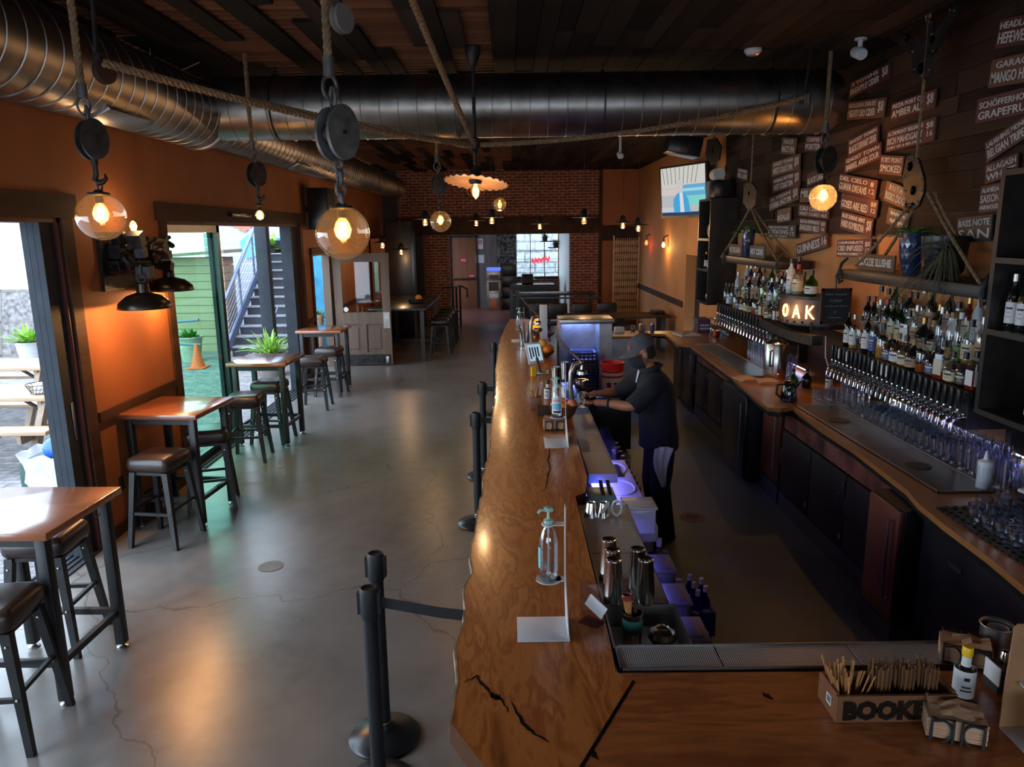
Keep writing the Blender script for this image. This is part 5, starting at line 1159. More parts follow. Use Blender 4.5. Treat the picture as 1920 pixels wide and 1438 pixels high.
cab('back_cabinet', 'long black cabinet with weathered copper band below the near tap bank', 4.42, 6.32, 2.42, 3, M['black_paint'])
cab('wood_cupboard', 'reddish wood cupboard with upright steel handle near the bar return', 3.98, 4.36, 2.24, 1, M['cherry'], 'cupboard', False, True, handle='long')
fr = cab('bottle_fridge', 'black fridge with small badge under the rubber mat', 2.95, 3.90, 2.32, 1, M['satin_black'], 'fridge', False, False, handle=None)
p = pX(1790, 1065, 2.305); m = MB(); m.box((2.304, p.y-.06, p.z-.02), (2.308, p.y+.06, p.z+.02)); m.build('badge', M['iron'], fr, smooth=False)
m = MB(); m.box((2.303, p.y-.05, p.z-.004), (2.305, p.y+.05, p.z+.004)); m.build('badge_text', M['brushed'], fr, smooth=False)
tray('drip_tray', 'dark perforated counter tray under the near tap bank', 2.47, 2.80, 4.05, 6.2, CZ+.012, dperf, (4.9, 5.55), depth=.01)
tray('drip_tray', 'dark counter tray under the far tap bank', 2.46, 2.76, 7.5, 9.7, CZ+.012, M['brushed'], (8.6,), depth=.01)
for px_, py_, lb in ((1722, 873, 'dark round drain plate in the near counter tray'), (1575, 788, 'small dark drain plate far along the near counter tray')):
    p = pZ(px_, py_, CZ+.014); m = MB(); m.lathe([(.001, 0), (.075, 0), (.075, .004), (.03, .006), (.001, .006)], p, 28); o = tag(m.build('drain_cover', M['rubber']), lb, 'drain cover')
t = thing('rubber_mat', 'black gridded rubber bar mat under the glass mugs', 'bar mat', (2.6, 3.5, CZ))
m = MB(); q0 = pZ(1745, 952, CZ); y1 = q0.y; x0 = 2.33
n = 26
for k in range(12): m.box((x0+k*.05, 2.9, CZ+.001), (x0+k*.05+.022, y1-(.06 if k < 1 else 0), CZ+.010))
for k in range(20): m.box((x0, y1-.012-k*.05, CZ+.002), (x0+.60, y1-k*.05-.034, CZ+.009))
m.build('grid', M['rubber'], t, smooth=False)
m = MB(); m.box((x0+.02, 2.92, CZ+.0005), (x0+.58, y1-.04, CZ+.0015)); m.build('backing', M['black_paint'], t, smooth=False)
# tap banks, bottle steps, plant shelves, towers
def bank(label, y0, y1, n, far):
    t = thing('tap_cabinet', 'black tap cabinet with bottle steps, %s' % label, 'tap cabinet', (3.15, (y0+y1)/2, 1.18))
    m = MB(); m.box((2.98, y0, 1.18), (XR-.03, y1, 1.395)); m.build('housing', M['satin_black'], t, smooth=False)
    m = MB(); m.box((2.95, y0, 1.395), (XR-.03, y1, 1.43)); m.build('shelf', M['shelfwood'], t, smooth=False)
    m = MB(); m.box((3.14, y0, 1.43), (XR-.03, y1, 1.54)); m.box((3.27, y0, 1.54), (XR-.03, y1, 1.65)); m.build('bottle_step', M['shelfwood'], t, smooth=False)
    for yy in (y0+.05, (y0+y1)/2, y1-.05): m = MB(); m.box((3.30, yy-.03, CZ+.001), (XR-.03, yy+.03, 1.18)); m.build('support', M['satin_black'], t, smooth=False)
    return t
BA = (4.66, 6.66); BB = (8.30, 10.45)
bank('near the wine tower', BA[0], BA[1], 27, False); bank('beside the far shelf tower', BB[0], BB[1], 18, True)
def make_tap(k):
    t = thing('beer_tap', 'x', 'beer tap', group='beer taps of the %s bank' % ('near' if k == 0 else 'far'))
    m = MB(); m.cyl((0, 0, 0), (-.055, 0, 0), .014, .017, 12); m.cyl((-.045, 0, .03), (-.045, 0, -.02), .016, .016, 12); m.tube([(-.055, 0, -.005), (-.075, 0, -.03), (-.085, 0, -.09)], [.013, .012, .009], 10); m.cyl((.002, 0, 0), (-.006, 0, 0), .026, .026, 14); m.build('faucet', M['chrome'], t)
    m = MB(); m.lathe([(.006, .03), (.010, .05), (.006, .06)], (-.045, 0, 0), 10); m.build('collar', M['chrome'], t)
    m = MB(); m.box((-.057, -.014, .06), (-.033, .014, .19), bev=.006); h = m.build('handle', M['satin_black'], t)
    if k == 2: m = MB(); m.box((-.0605, -.011, .09), (-.058, .011, .175)); m.build('tap_label', M['paper'], h, smooth=False)
    return t
tp = [make_tap(0), make_tap(2)]; tp[1]['group'] = tp[0]['group']
ordn = lambda k: {1: '1st', 2: '2nd', 3: '3rd'}.get(k, ('%dst' % k if k % 10 == 1 and k > 20 else '%dnd' % k if k % 10 == 2 and k > 20 else '%drd' % k if k % 10 == 3 and k > 20 else '%dth' % k))
r2 = random.Random(2); nA = 26
for k in range(nA):
    y = BA[0]+.04+(BA[1]-BA[0]-.08)*k/(nA-1); w2 = 1 if k in (12, 13, 15, 21, 23) else 0
    place(tp[w2], (2.98, y, 1.255), 0, 'chrome beer tap with black %shandle, %s from the wine tower' % ('white-labelled ' if w2 else '', ordn(k+1)))
nB = 18
for k in range(nB):
    y = BB[0]+.06+(BB[1]-BB[0]-.12)*k/(nB-1); o = dup(tp[0], (2.98, y, 1.27), 0, 'beer tap with black handle in the far bank, %s from the steel urn' % ordn(k+1), 'beer taps of the far bank')
def plant_shelf(label, y0, y1, z):
    t = thing('hanging_shelf', label, 'shelf', (3.2, (y0+y1)/2, z-.09))
    m = MB(); m.box((2.99, y0, z-.09), (XR-.04, y1, z), bev=.008); m.build('board', M['shelfwood'], t)
    for yy in (y0, y1): m = MB(); m.tube([(3.02, yy, z-.1), (2.99, yy, z-.13), (2.97, yy, z-.05), (3.0, yy, z+.05), (3.05, yy, z+.10)], .014, 6); m.build('hook', M['iron'], t)
    return t
SA = (4.66, 6.72); SB = (8.30, 10.40); SZ = 2.12
plant_shelf('dark hanging shelf with blue planter above the near bottles', SA[0], SA[1], SZ); plant_shelf('dark hanging shelf with blue vase above the far bottles', SB[0], SB[1], SZ)
def tower(label, y0, y1, z0, z1, shelves):
    t = thing('shelf_tower', label, 'shelf', (3.2, (y0+y1)/2, z0))
    m = MB(); m.box((2.99, y1-.04, z0), (XR-.03, y1, z1)); m.build('side', M['shelfwood'], t, smooth=False)
    m = MB(); m.box((2.99, y0, z0), (XR-.03, y0+.04, z1)); m.build('side', M['shelfwood'], t, smooth=False)
    m = MB(); m.box((XR-.05, y0+.04, z0), (XR-.03, y1-.04, z1)); m.build('back', M['shelfwood'], t, smooth=False)
    for z in shelves: m = MB(); m.box((2.985, y0+.035, z-.035), (XR-.05, y1-.035, z)); m.build('shelf_board', M['shelfwood'], t, smooth=False)
    return t
T1 = [1.345, 1.86, 2.30, 2.82]
tower('dark wine shelf tower at the edge of the view', 3.55, 4.62, 1.31, 2.83, T1)
zt2 = [1.38, 1.88, 2.34, 2.93]
tower('dark narrow shelf tower at the far end of the board wall', 11.2, 11.9, 1.35, 2.93, zt2)
m = MB(); m.box((3.06, 11.3, 2.935), (3.36, 11.8, 3.2), bev=.02); tag(m.build('black_case', M['satin_black']), 'black case on top of the far shelf tower', 'case')
m = MB(); m.lathe([(.001, -.12), (.09, -.12), (.09, .12), (.001, .12)], (3.16, 11.55, 3.29), 20, ax=Matrix.Rotation(PI/2, 3, 'X')); tag(m.build('paper_roll', M['paper']), 'white paper roll above the far shelf tower', 'roll')
# ---------------------------------------------------------------- lettered boards
chalk = plain('chalk_paint', (.55, .53, .50), .9, var=.04)
BC = {'maroon': wood('maroon_board', [(.25, (.060, .016, .014)), (.75, (.115, .034, .030))], .6, 'Y', 5.), 'brown': wood('brown_board', [(.25, (.09, .042, .022)), (.75, (.16, .075, .04))], .6, 'Y', 5.), 'grey': wood('grey_board', [(.25, (.035, .032, .032)), (.75, (.065, .06, .058))], .6, 'Y', 5.)}
def board(c, lines, col, label, price=None, i=0, xp=3.366):
    tl, tr, br, bl = [pX(a, b, xp) for a, b in c]
    u = ((tr-tl)+(br-bl)); u.x = 0; wv = u.length/2; u.normalize(); v = V((0, -u.z, u.y)); v = -v if v.z < 0 else v; v.normalize()
    ctr = (tl+tr+br+bl)/4; h = (abs((tl-bl).dot(v))+abs((tr-br).dot(v)))/2; off = (i % 4)*.004
    xb = xp-off; ctr.x = xb
    t = thing('lettered_board', label, 'sign board', ctr-v*h/2, group='hand-lettered boards on the plank wall')
    m = MB(); m.slab([ctr-u*wv/2-v*h/2, ctr+u*wv/2-v*h/2, ctr+u*wv/2+v*h/2, ctr-u*wv/2+v*h/2], (1, 0, 0), .014); m.build('board', BC[col], t, smooth=False)
    o = V((xb-.0005, ctr.y, ctr.z)); tw = wv*(.74 if price else .9); cx = -wv*.10 if price else 0
    tot = sum(w_ for _, w_ in lines); y = h/2*.88
    for s, w_ in lines:
        hh_ = h*.88*w_/tot; y -= hh_/2
        if s.strip():
            k = tw*min(1, .45+.065*len(s)) if w_ < .9 else tw
            text_mesh(s, hh_, chalk, t, o+u*cx+v*y, u, v, fit=(k, hh_*.72), bold=.012*hh_)
        y -= hh_/2
    if price: text_mesh(price, h*.3, chalk, t, o+u*wv*.40+v*h*.05, u, v, name='price', fit=(wv*.13, h*.62))
    return t
BL = [
 ([(1593, 154), (1667, 119), (1668, 144), (1593, 187)], [('2 TOWNS', .6), ('PINEAPPLE CIDER', 1)], 'maroon', 'maroon board reading PINEAPPLE CIDER, tilted, top of its column under the camera', '$8'),
 ([(1590, 192), (1662, 182), (1657, 220), (1590, 225)], [('GOLDEN STATE', .6), ('MIGHTY DRY CIDER', 1)], 'brown', 'brown board reading MIGHTY DRY CIDER', '$8'),
 ([(1675, 192), (1755, 169), (1755, 200), (1670, 229)], [('PIZZA PORT CO', .6), ('AMBER ALE', 1)], 'maroon', 'maroon board reading AMBER ALE behind the hoist ropes', '$8'),
 ([(1593, 264), (1649, 234), (1649, 267), (1592, 294)], [('GHOST TOWN', .5), ('BLACKCURRANT CIDER', 1)], 'maroon', 'tilted maroon board reading BLACKCURRANT CIDER', None),
 ([(1664, 245), (1754, 220), (1752, 262), (1660, 287)], [('ALTAMONT RELIABLE', .6), ('RICH MAHOGANY', 1), ("SORT OF A BIG DEAL", .4)], 'maroon', 'maroon board reading RICH MAHOGANY behind the hoist ropes', '$8\n16'),
 ([(1587, 297), (1654, 265), (1652, 297), (1582, 327)], [('GHOST TOWN', .7), ('BARREL AGED SOUR', 1)], 'maroon', 'tilted maroon board reading BARREL AGED SOUR', None),
 ([(1653, 289), (1695, 294), (1694, 329), (1650, 327)], [('FORT POINT', .7), ('SMOKED', 1)], 'maroon', 'small maroon board reading SMOKED', None),
 ([(1577, 326), (1648, 337), (1643, 376), (1573, 357)], [('DEL CIELO', .6), ('GUAVA DREAMS', 1)], 'maroon', 'maroon board reading GUAVA DREAMS beside the amber globe', '8\n12'),
 ([(1578, 361), (1647, 377), (1642, 409), (1575, 391)], [(' ', .35), ('GOSES ARE RED', 1)], 'maroon', 'maroon board reading GOSES ARE RED beside the amber globe', '$8\n12'),
 ([(1578, 394), (1637, 411), (1635, 446), (1577, 429)], [('BLUE SHRINE MINT', .6), ('HARD KOMBUCHA', 1)], 'maroon', 'maroon board reading HARD KOMBUCHA', '$8'),
 ([(1572, 449), (1635, 449), (1635, 482), (1570, 482)], [('CANNABLISTS', .5), ('CBD INFUSED', 1), ('PINEAPPLE KOMBUCHA', .5)], 'maroon', 'board reading CBD INFUSED above the slushie sign', '$8\n12'),
 ([(1665, 337), (1704, 354), (1700, 391), (1660, 377)], [('RUTA', .7), ('BISBO DOG', 1)], 'maroon', 'small maroon board beside the holed iron plate, upper of two', None),
 ([(1665, 388), (1705, 400), (1700, 434), (1662, 418)], [('~~~~~', .8), ('~~~~', .8)], 'brown', 'small brown board with scrawled chalk under the holed iron plate, lower of two', None),
 ([(1874, 37), (1960, 20), (1960, 75), (1868, 92)], [('HEADLANDS', .6), ('HEFEWEIZEN', 1)], 'maroon', 'maroon board reading HEFEWEIZEN high at the edge of the view', None),
 ([(1862, 112), (1950, 94), (1950, 149), (1854, 166)], [('GARAGE', .6), ('MANGO HEFE', 1)], 'brown', 'brown board reading MANGO HEFE', None),
 ([(1837, 187), (1955, 155), (1955, 207), (1830, 232)], [('SCHÖFFERHOFER', 1), ('GRAPEFRUIT', 1)], 'maroon', 'maroon board reading GRAPEFRUIT', None),
 ([(1850, 267), (1930, 210), (1930, 255), (1846, 307)], [('LAUGHING MONK', .6), ('BELGIAN TRIPEL', 1)], 'maroon', 'steeply tilted maroon board reading BELGIAN TRIPEL', None),
 ([(1849, 309), (1912, 286), (1907, 325), (1847, 347)], [('ALLAGASH', .9), ('WHITE', 1)], 'maroon', 'tilted maroon board reading WHITE above the wine tower', None),
 ([(1840, 350), (1880, 342), (1878, 395), (1838, 399)], [('ALAMEDA', .6), ('SAISON', 1), ('FARMHOUSE', .6)], 'maroon', 'maroon board half hidden behind the wine tower, letters SA showing', None),
 ([(1800, 409), (1864, 402), (1860, 452), (1794, 456)], [('BASS NOTE', .7), ('SAN', 1)], 'grey', 'dark grey board reading NOTE beside the wine tower', None),
 ([(1383, 312), (1404, 320), (1400, 337), (1382, 336)], [('ORIGINAL', .6), ('SELLER', 1)], 'maroon', 'tiny maroon board at the far end of the board wall', None),
 ([(1467, 257), (1494, 260), (1491, 290), (1465, 289)], [('HAZE', .7), ('HAZY IPA', 1)], 'brown', 'small brown board reading HAZY just under the duct', None),
 ([(1512, 255), (1542, 255), (1541, 284), (1510, 284)], [('COFFEE', .7), ('PORTER', 1)], 'maroon', 'small maroon board reading PORTER just under the duct', None),
 ([(1450, 304), (1500, 289), (1502, 317), (1449, 332)], [('GHOST TOWN', .6), ('WEST COAST IPA', 1)], 'brown', 'brown board reading WEST COAST IPA, upper of two', '$8'),
 ([(1450, 334), (1500, 319), (1499, 346), (1447, 364)], [('ORIGINAL PATTERN', .6), ('WEST COAST IPA', 1)], 'maroon', 'maroon board reading WEST COAST IPA, lower of two', '$8'),
 ([(1444, 369), (1499, 349), (1497, 372), (1442, 399)], [('ELYSIAN', .6), ('IMPERIAL HAZY IPA', 1)], 'maroon', 'tilted maroon board reading IMPERIAL HAZY IPA', '$8'),
 ([(1460, 394), (1484, 388), (1482, 414), (1457, 418)], [(' ', .5), ('REALE', 1)], 'brown', 'small brown board above the grey rotating board', None),
 ([(1442, 421), (1494, 423), (1492, 447), (1440, 446)], [('FIELDWORK', .5), ('ROTATING', 1), ('HOT OFF', .4)], 'grey', 'grey board reading ROTATING', '$\n12'),
 ([(1514, 327), (1551, 309), (1549, 337), (1512, 350)], [(' ', .4), ('BLACK LAGER', 1)], 'maroon', 'maroon board reading BLACK LAGER near the amber globe', None),
 ([(1502, 354), (1529, 351), (1527, 379), (1500, 379)], [('MILK', 1), (' ', .3)], 'brown', 'small brown board reading MILK behind the amber globe', None),
 ([(1500, 381), (1556, 389), (1554, 409), (1497, 406)], [('CALI CREAMIN', 1), ('WEST COAST ALE', .7)], 'maroon', 'maroon board reading CREAMIN under the amber globe', None),
 ([(1502, 408), (1551, 414), (1549, 440), (1500, 434)], [('IRON SPRINGS', .6), ('ENGLISH MILD', 1)], 'maroon', 'maroon board reading ENGLISH MILD', '$8\n16'),
 ([(1492, 459), (1551, 436), (1552, 464), (1494, 480)], [('GUINNESS', 1)], 'maroon', 'reddish tilted board with a single word and number 16 above the drum sign', '16'),
]
for i, (c, ls, col, lb, pr) in enumerate(BL): board(c, ls, col, lb, pr, i)
def stand_sign(c, txt, col, label, xp):
    tl, tr, br, bl = [pX(a, b, xp) for a, b in c]; w_ = abs(tl.y-tr.y); h = ((tl.z-bl.z)+(tr.z-br.z))/2; ctr = V((xp, (tl.y+tr.y)/2, SZ+.002+h/2)); u = V((.0, -1, 0))
    t = thing('standing_sign', label, 'sign board', (xp, ctr.y, SZ))
    m = MB(); m.box((xp, ctr.y-w_/2, SZ+.001), (xp+.014, ctr.y+w_/2, SZ+h)); m.build('board', BC[col], t, smooth=False)
    text_mesh(txt, h, chalk, t, ctr+V((-.001, 0, 0)), u, V((0, 0, 1)), fit=(w_*.86, h*.5), bold=.004)
stand_sign([(1367, 460), (1391, 456), (1392, 479), (1368, 480)], 'MICHELADA', 'maroon', 'maroon sign standing behind the blue vase on the far hanging shelf', 3.10)
stand_sign([(1406, 461), (1434, 464), (1433, 487), (1405, 484)], 'HOT CIDER', 'grey', 'dark sign reading HOT CIDER standing on the far hanging shelf', 3.10)
stand_sign([(1608, 484), (1678, 482), (1670, 522), (1600, 505)], 'BOOZIE SLUSHIE', 'brown', 'brown sign reading BOOZIE SLUSHIE on the near hanging shelf', 3.12)

# ---------------------------------------------------------------- planters, ropes and iron plates on the hanging shelves
def facet_pot(label, px_, top_py, bot_py, x, r, mat_):
    b = pX(px_, bot_py, x); tp_ = pX(px_, top_py, x); h = tp_.z-SZ; t = thing('blue_planter', label, 'planter', (x, b.y, SZ))
    m = MB(); rings = []; n = 14
    for k in range(9):
        q = k/8; rr_ = r*(.62+.38*math.sin(min(1, q*1.15)*PI/2)); rings.append([(x+rr_*math.cos(2*PI*(j+.5*(k % 2))/n), b.y+rr_*math.sin(2*PI*(j+.5*(k % 2))/n), SZ+.001+h*q) for j in range(n)])
    rings.append([(x+(p[0]-x)*.9, b.y+(p[1]-b.y)*.9, SZ+h) for p in rings[-1]]); rings.append([(p[0], p[1], SZ+h*.9) for p in rings[-1]])
    # diamond facets: split every quad along the shifted rows
    vs = [[m.bm.verts.new(p) for p in ring] for ring in rings]
    for k in range(len(vs)-1):
        for j in range(n):
            a, b2, c, d = vs[k][j], vs[k][(j+1) % n], vs[k+1][(j+1) % n], vs[k+1][j]
            if k % 2: m.bm.faces.new((a, b2, c)); m.bm.faces.new((a, c, d))
            else: m.bm.faces.new((a, b2, d)); m.bm.faces.new((b2, c, d))
    m.bm.faces.new(vs[0][::-1]); m.bm.faces.new(vs[-1]); m.build('pot', mat_, t, smooth=False); return t, V((x, b.y, SZ+h))
t, tpp = facet_pot('large blue faceted planter on the near hanging shelf', 1706, 436, 522, 3.13, .10, M['navy'])
m = MB(); r2 = random.Random(5)
for k in range(26): a = r2.uniform(0, 6.28); blade(m, tpp-V((0, 0, .03)), (math.cos(a)*.8, math.sin(a), r2.uniform(.3, 1.2)), .22, .012, .10)
f = m.build('foliage', leafg, t); f['kind'] = 'stuff'
t, tpp = facet_pot('slim blue vase on the far hanging shelf', 1401, 430, 483, 3.12, .085, M['navy'])
m = MB()
for k in range(24): a = r2.uniform(0, 6.28); blade(m, tpp-V((0, 0, .03)), (math.cos(a)*.8, math.sin(a), r2.uniform(.1, 1.)), .3, .022, .15)
f = m.build('foliage', leafg, t); f['kind'] = 'stuff'
p = pX(1765, 525, 3.2); t = thing('black_planter', 'wide black planter with dry trailing plant on the near hanging shelf', 'planter', (3.2, p.y, SZ))
m = MB(); m.lathe([(.10, SZ+.001), (.14, SZ+.05), (.16, SZ+.30), (.14, SZ+.30), (.13, SZ+.25)], (3.2, p.y, 0), 24); m.build('pot', M['satin_black'], t)
m = MB()
dry = plain('dry_grass', (.09, .08, .045), .9, var=.3)
for k in range(60): a = r2.uniform(0, 6.28); blade(m, (3.12, p.y-.15, SZ+.05+.2*r2.random()), (-.5+math.cos(a)*.4, -.4+math.sin(a)*.8, r2.uniform(-.2, .8)), .32, .006, .28)
f = m.build('foliage', dry, t); f['kind'] = 'stuff'
def iron_plate(label, outline, holes, x, th=.02):
    pts = [pX(a, b, x) for a, b in outline]; c = sum(pts, V((0, 0, 0)))/len(pts)
    t = thing('hoist_plate', label, 'hoist', V((x, c.y, min(p.z for p in pts))))
    m = MB(); m.slab(pts, (1, 0, 0), th); m.build('plate', M['iron'], t, smooth=False)
    for a, b, rr_ in holes: q = pX(a, b, x); m = MB(); m.lathe([(rr_, -.003), (rr_*.2, -.003), (rr_*.2, -.012), (.001, -.012)], q, 14, ax=Matrix.Rotation(PI/2, 3, 'Y')); m.build('bore', M['black_paint'], t)
    m = MB(); z1 = max(p.z for p in pts); m.tube([(x+th/2, c.y, z1-.03), (x+th/2, c.y, ZC)], .012, 6); m.build('tie_rope', M['rope'], t)
    m = MB()
    for k in range(10): q = lerp(pts[k % len(pts)], c, .14); m.ball(q, .009, 8, rings=5)
    m.build('rivet', M['grey_iron'], t); return t
iron_plate('holed rust-brown iron plate holding the near hanging shelf ropes', [(1700, 293), (1712, 290), (1722, 300), (1732, 335), (1732, 360), (1722, 385), (1712, 393), (1702, 388), (1695, 360), (1692, 330)], [(1706, 312, .035), (1712, 357, .035), (1711, 384, .02)], 3.12)
iron_plate('horned iron hoist frame high under the ceiling', [(1738, 32), (1748, 36), (1750, 62), (1790, 8), (1800, 10), (1752, 98), (1745, 140), (1728, 152), (1712, 138), (1708, 100), (1670, 72), (1676, 58), (1712, 72), (1728, 66)], [(1727, 128, .04), (1702, 70, .03), (1748, 74, .03)], 3.12)
iron_plate('dark iron hook block above the blue vase', [(1395, 345), (1408, 340), (1418, 355), (1416, 385), (1404, 396), (1393, 380)], [(1404, 362, .03)], 3.10)
iron_plate('dark iron hook block near the television', [(1326, 262), (1342, 258), (1352, 275), (1348, 300), (1334, 310), (1322, 292)], [(1336, 282, .035)], 3.15)
for a, b, x0, x1, lb in (((1702, 388), (1604, 498), 3.11, 3.03, 'rope from the holed iron plate to the near shelf hook, outer one'), ((1712, 393), (1640, 505), 3.14, 3.3, 'rope from the holed iron plate to the near shelf rear'), ((1740, 362), (1848, 545), 3.11, 3.03, 'rope from the holed iron plate to the tower end of the shelf'), ((1752, 360), (1800, 448), 3.15, 3.3, 'rope from the holed iron plate behind the grey board'), ((1404, 394), (1352, 482), 3.10, 3.03, 'rope of the far hanging shelf, on the shelf tower side'), ((1410, 394), (1458, 490), 3.10, 3.03, 'rope of the far hanging shelf, on the drum sign side'), ((1414, 392), (1478, 476), 3.13, 3.3, 'rope of the far hanging shelf, running to the wall')):
    m = MB(); rope_pts(m, sag(pX(a[0], a[1], x0), pX(b[0], b[1], x1), .02, 10), .013); tag(m.build('shelf_rope', M['rope']), lb, 'rope', 'ropes of the hanging shelves')

# ---------------------------------------------------------------- bottles
GL = {'clear': M['glass'], 'green': thin('green_bottle_glass', (.16, .42, .16), .6, .04, .06), 'amber': thin('amber_bottle_glass', (.55, .22, .05), .6, .04, .06), 'dark': plain('dark_bottle_glass', (.006, .008, .006), .08, var=.1, coat=.5), 'blue': thin('blue_bottle_glass', (.08, .14, .75), .6, .04, .06), 'frost': plain('frosted_bottle', (.42, .44, .46), .4, var=.04)}
LQ = {'gold': plain('gold_spirit', (.55, .27, .03), .15, var=.05), 'amber': plain('amber_spirit', (.33, .085, .012), .15, var=.05), 'red': plain('red_spirit', (.22, .02, .008), .15, var=.05), 'brown': plain('brown_spirit', (.045, .014, .006), .15, var=.05), 'lime': plain('green_spirit', (.20, .33, .05), .15, var=.05), 'cream': plain('pale_liquid', (.45, .38, .2), .2, var=.05)}
LB = {'white': M['paper'], 'cream': plain('cream_label', (.55, .48, .33), .7, var=.05), 'black': plain('black_label', (.015, .015, .016), .5), 'blue': plain('blue_label', (.03, .06, .20), .5), 'tan': plain('tan_label', (.36, .22, .14), .7)}
CP_ = {'black': M['satin_black'], 'red': plain('red_cap', (.30, .02, .03), .4), 'cork': plain('cork_stopper', (.36, .22, .11), .8), 'silver': M['brushed'], 'white': M['white'], 'gold': M['brass']}
SHAPES = {'tall': [(.034, 0), (.037, .006), (.037, .19), (.030, .215), (.014, .245), (.0135, .30)], 'broad': [(.044, 0), (.047, .008), (.047, .15), (.040, .175), (.016, .20), (.0145, .255)], 'round': [(.040, 0), (.052, .015), (.056, .07), (.050, .12), (.022, .155), (.015, .18), (.015, .215)], 'wine': [(.034, 0), (.0365, .006), (.0365, .185), (.026, .225), (.0145, .25), (.0145, .31)], 'square': [(.046, 0), (.050, .006), (.050, .165), (.042, .185), (.017, .20), (.0155, .245)]}
def bottle(label, kind, glass, liq, lab, cap, loc, fill=.7, group=None, sc=1., rz=0.):
    pr = [(r*sc, z*sc) for r, z in SHAPES[kind]]; seg = 4 if kind == 'square' else 18
    t = thing('bottle', label, 'bottle', loc, 0, group); x, y, z = loc
    A_ = Matrix.Rotation(PI/4+rz, 3, 'Z') if seg == 4 else None; f4 = 1.16 if seg == 4 else 1.
    H_ = pr[-1][1]; bh = pr[-4][1] if len(pr) > 6 else pr[3][1]
    m = MB(); P_2 = [(.001, 0)]+[(r*f4, q) for r, q in pr]; m.lathe([(r, q) for r, q in P_2], loc, seg, ax=A_, caps=True)
    if seg == 4: bmesh.ops.bevel(m.bm, geom=[e for e in m.bm.edges if abs(e.verts[0].co.z-e.verts[1].co.z) > .1*sc], offset=.012*sc, segments=3, affect='EDGES')
    m.build('glass_body', GL[glass], t, ang=50)
    if liq:
        top = bh*fill; m = MB(); prof = [(.001, .004)]+[(max(.002, r*f4-.004), max(.005, q)) for r, q in pr if q < top]; rr_ = prof[-1][0]
        m.lathe(prof+[(rr_, top), (.001, top)], loc, seg, ax=A_); m.build('liquid', LQ[liq], t, ang=50)
    if lab:
        rb = pr[2][0]*f4+.0012; z0, z1 = bh*.18, bh*.72; m = MB()
        if seg == 4:
            s_ = rb/1.414*1.0+.0006
            R3 = Matrix.Rotation(rz, 3, 'Z')
            m.box((-s_-.001, -s_*.8, z0), (-s_, s_*.8, z1)); m.box((-s_*.8, -s_-.001, z0), (s_*.8, -s_, z1)); m.xf(Matrix.Translation(V(loc)) @ R3.to_4x4())
        else: m.lathe([(rb, z0), (rb, z1)], loc, seg, caps=False)
        m.build('label', LB[lab], t)
        m = MB(); a = PI*1.14
        for k in range(3):
            zz = z0+(z1-z0)*(.72-.2*k); w_ = (.5, .25, .38)[k]
            m.quadstrip([[(x+(rb+.0008)*math.cos(a+q*w_/3), y+(rb+.0008)*math.sin(a+q*w_/3), z+zz+dz) for q in range(-3, 4)] for dz in ((-.006, .006) if k == 0 else (-.0016, .0016))], False, False)
        if seg != 4: m.build('label_print', M['black_paint'] if lab in ('white', 'cream', 'tan') else LB['cream'], t)
        else: m.bm.free()
    m = MB(); rn = pr[-1][0]; m.lathe([(rn*1.0, H_-.03*sc), (rn*1.18, H_-.03*sc), (rn*1.18, H_+.012*sc), (.001, H_+.014*sc)], loc, 14); m.build('cap', CP_[cap], t); return t
r2 = random.Random(21)
combo = [('tall', 'clear', None, 'tan', 'silver'), ('tall', 'clear', None, None, 'silver'), ('tall', 'clear', 'gold', None, 'cork'), ('broad', 'dark', None, 'black', 'red'), ('tall', 'green', None, 'cream', 'black'), ('broad', 'clear', 'gold', 'cream', 'black'), ('round', 'clear', 'amber', 'cream', 'cork'), ('square', 'clear', 'amber', 'white', 'black'), ('tall', 'dark', None, 'tan', 'black'), ('tall', 'clear', 'lime', None, 'white'), ('broad', 'clear', 'red', 'black', 'black'), ('tall', 'blue', None, 'white', 'silver'), ('wine', 'dark', None, 'tan', 'red'), ('square', 'clear', 'brown', 'tan', 'black'), ('tall', 'frost', None, 'white', 'silver'), ('round', 'dark', None, 'tan', 'gold'), ('tall', 'amber', None, 'cream', 'gold')]
CN = {'clear': 'clear', 'green': 'green', 'dark': 'dark', 'blue': 'blue', 'frost': 'frosted', 'amber': 'amber glass'}
front = [('square', 'clear', 'red', 'white', 'black'), ('round', 'clear', 'brown', 'black', 'black'), ('round', 'clear', 'gold', 'cream', 'black'), ('square', 'clear', 'red', 'cream', 'black'), ('round', 'clear', 'amber', 'blue', 'black'), ('broad', 'clear', 'amber', None, 'black'), ('round', 'dark', None, 'tan', 'cork'), ('round', 'clear', 'gold', 'cream', 'black'), ('round', 'clear', 'gold', 'white', 'cork'), ('round', 'clear', 'gold', 'blue', 'cork'), ('broad', 'clear', 'gold', None, 'black'), ('tall', 'clear', None, 'blue', 'black'), ('wine', 'dark', None, 'white', 'black'), ('tall', 'clear', None, None, 'black'), ('tall', 'clear', 'gold', 'white', 'silver'), ('tall', 'green', None, 'white', 'black')]
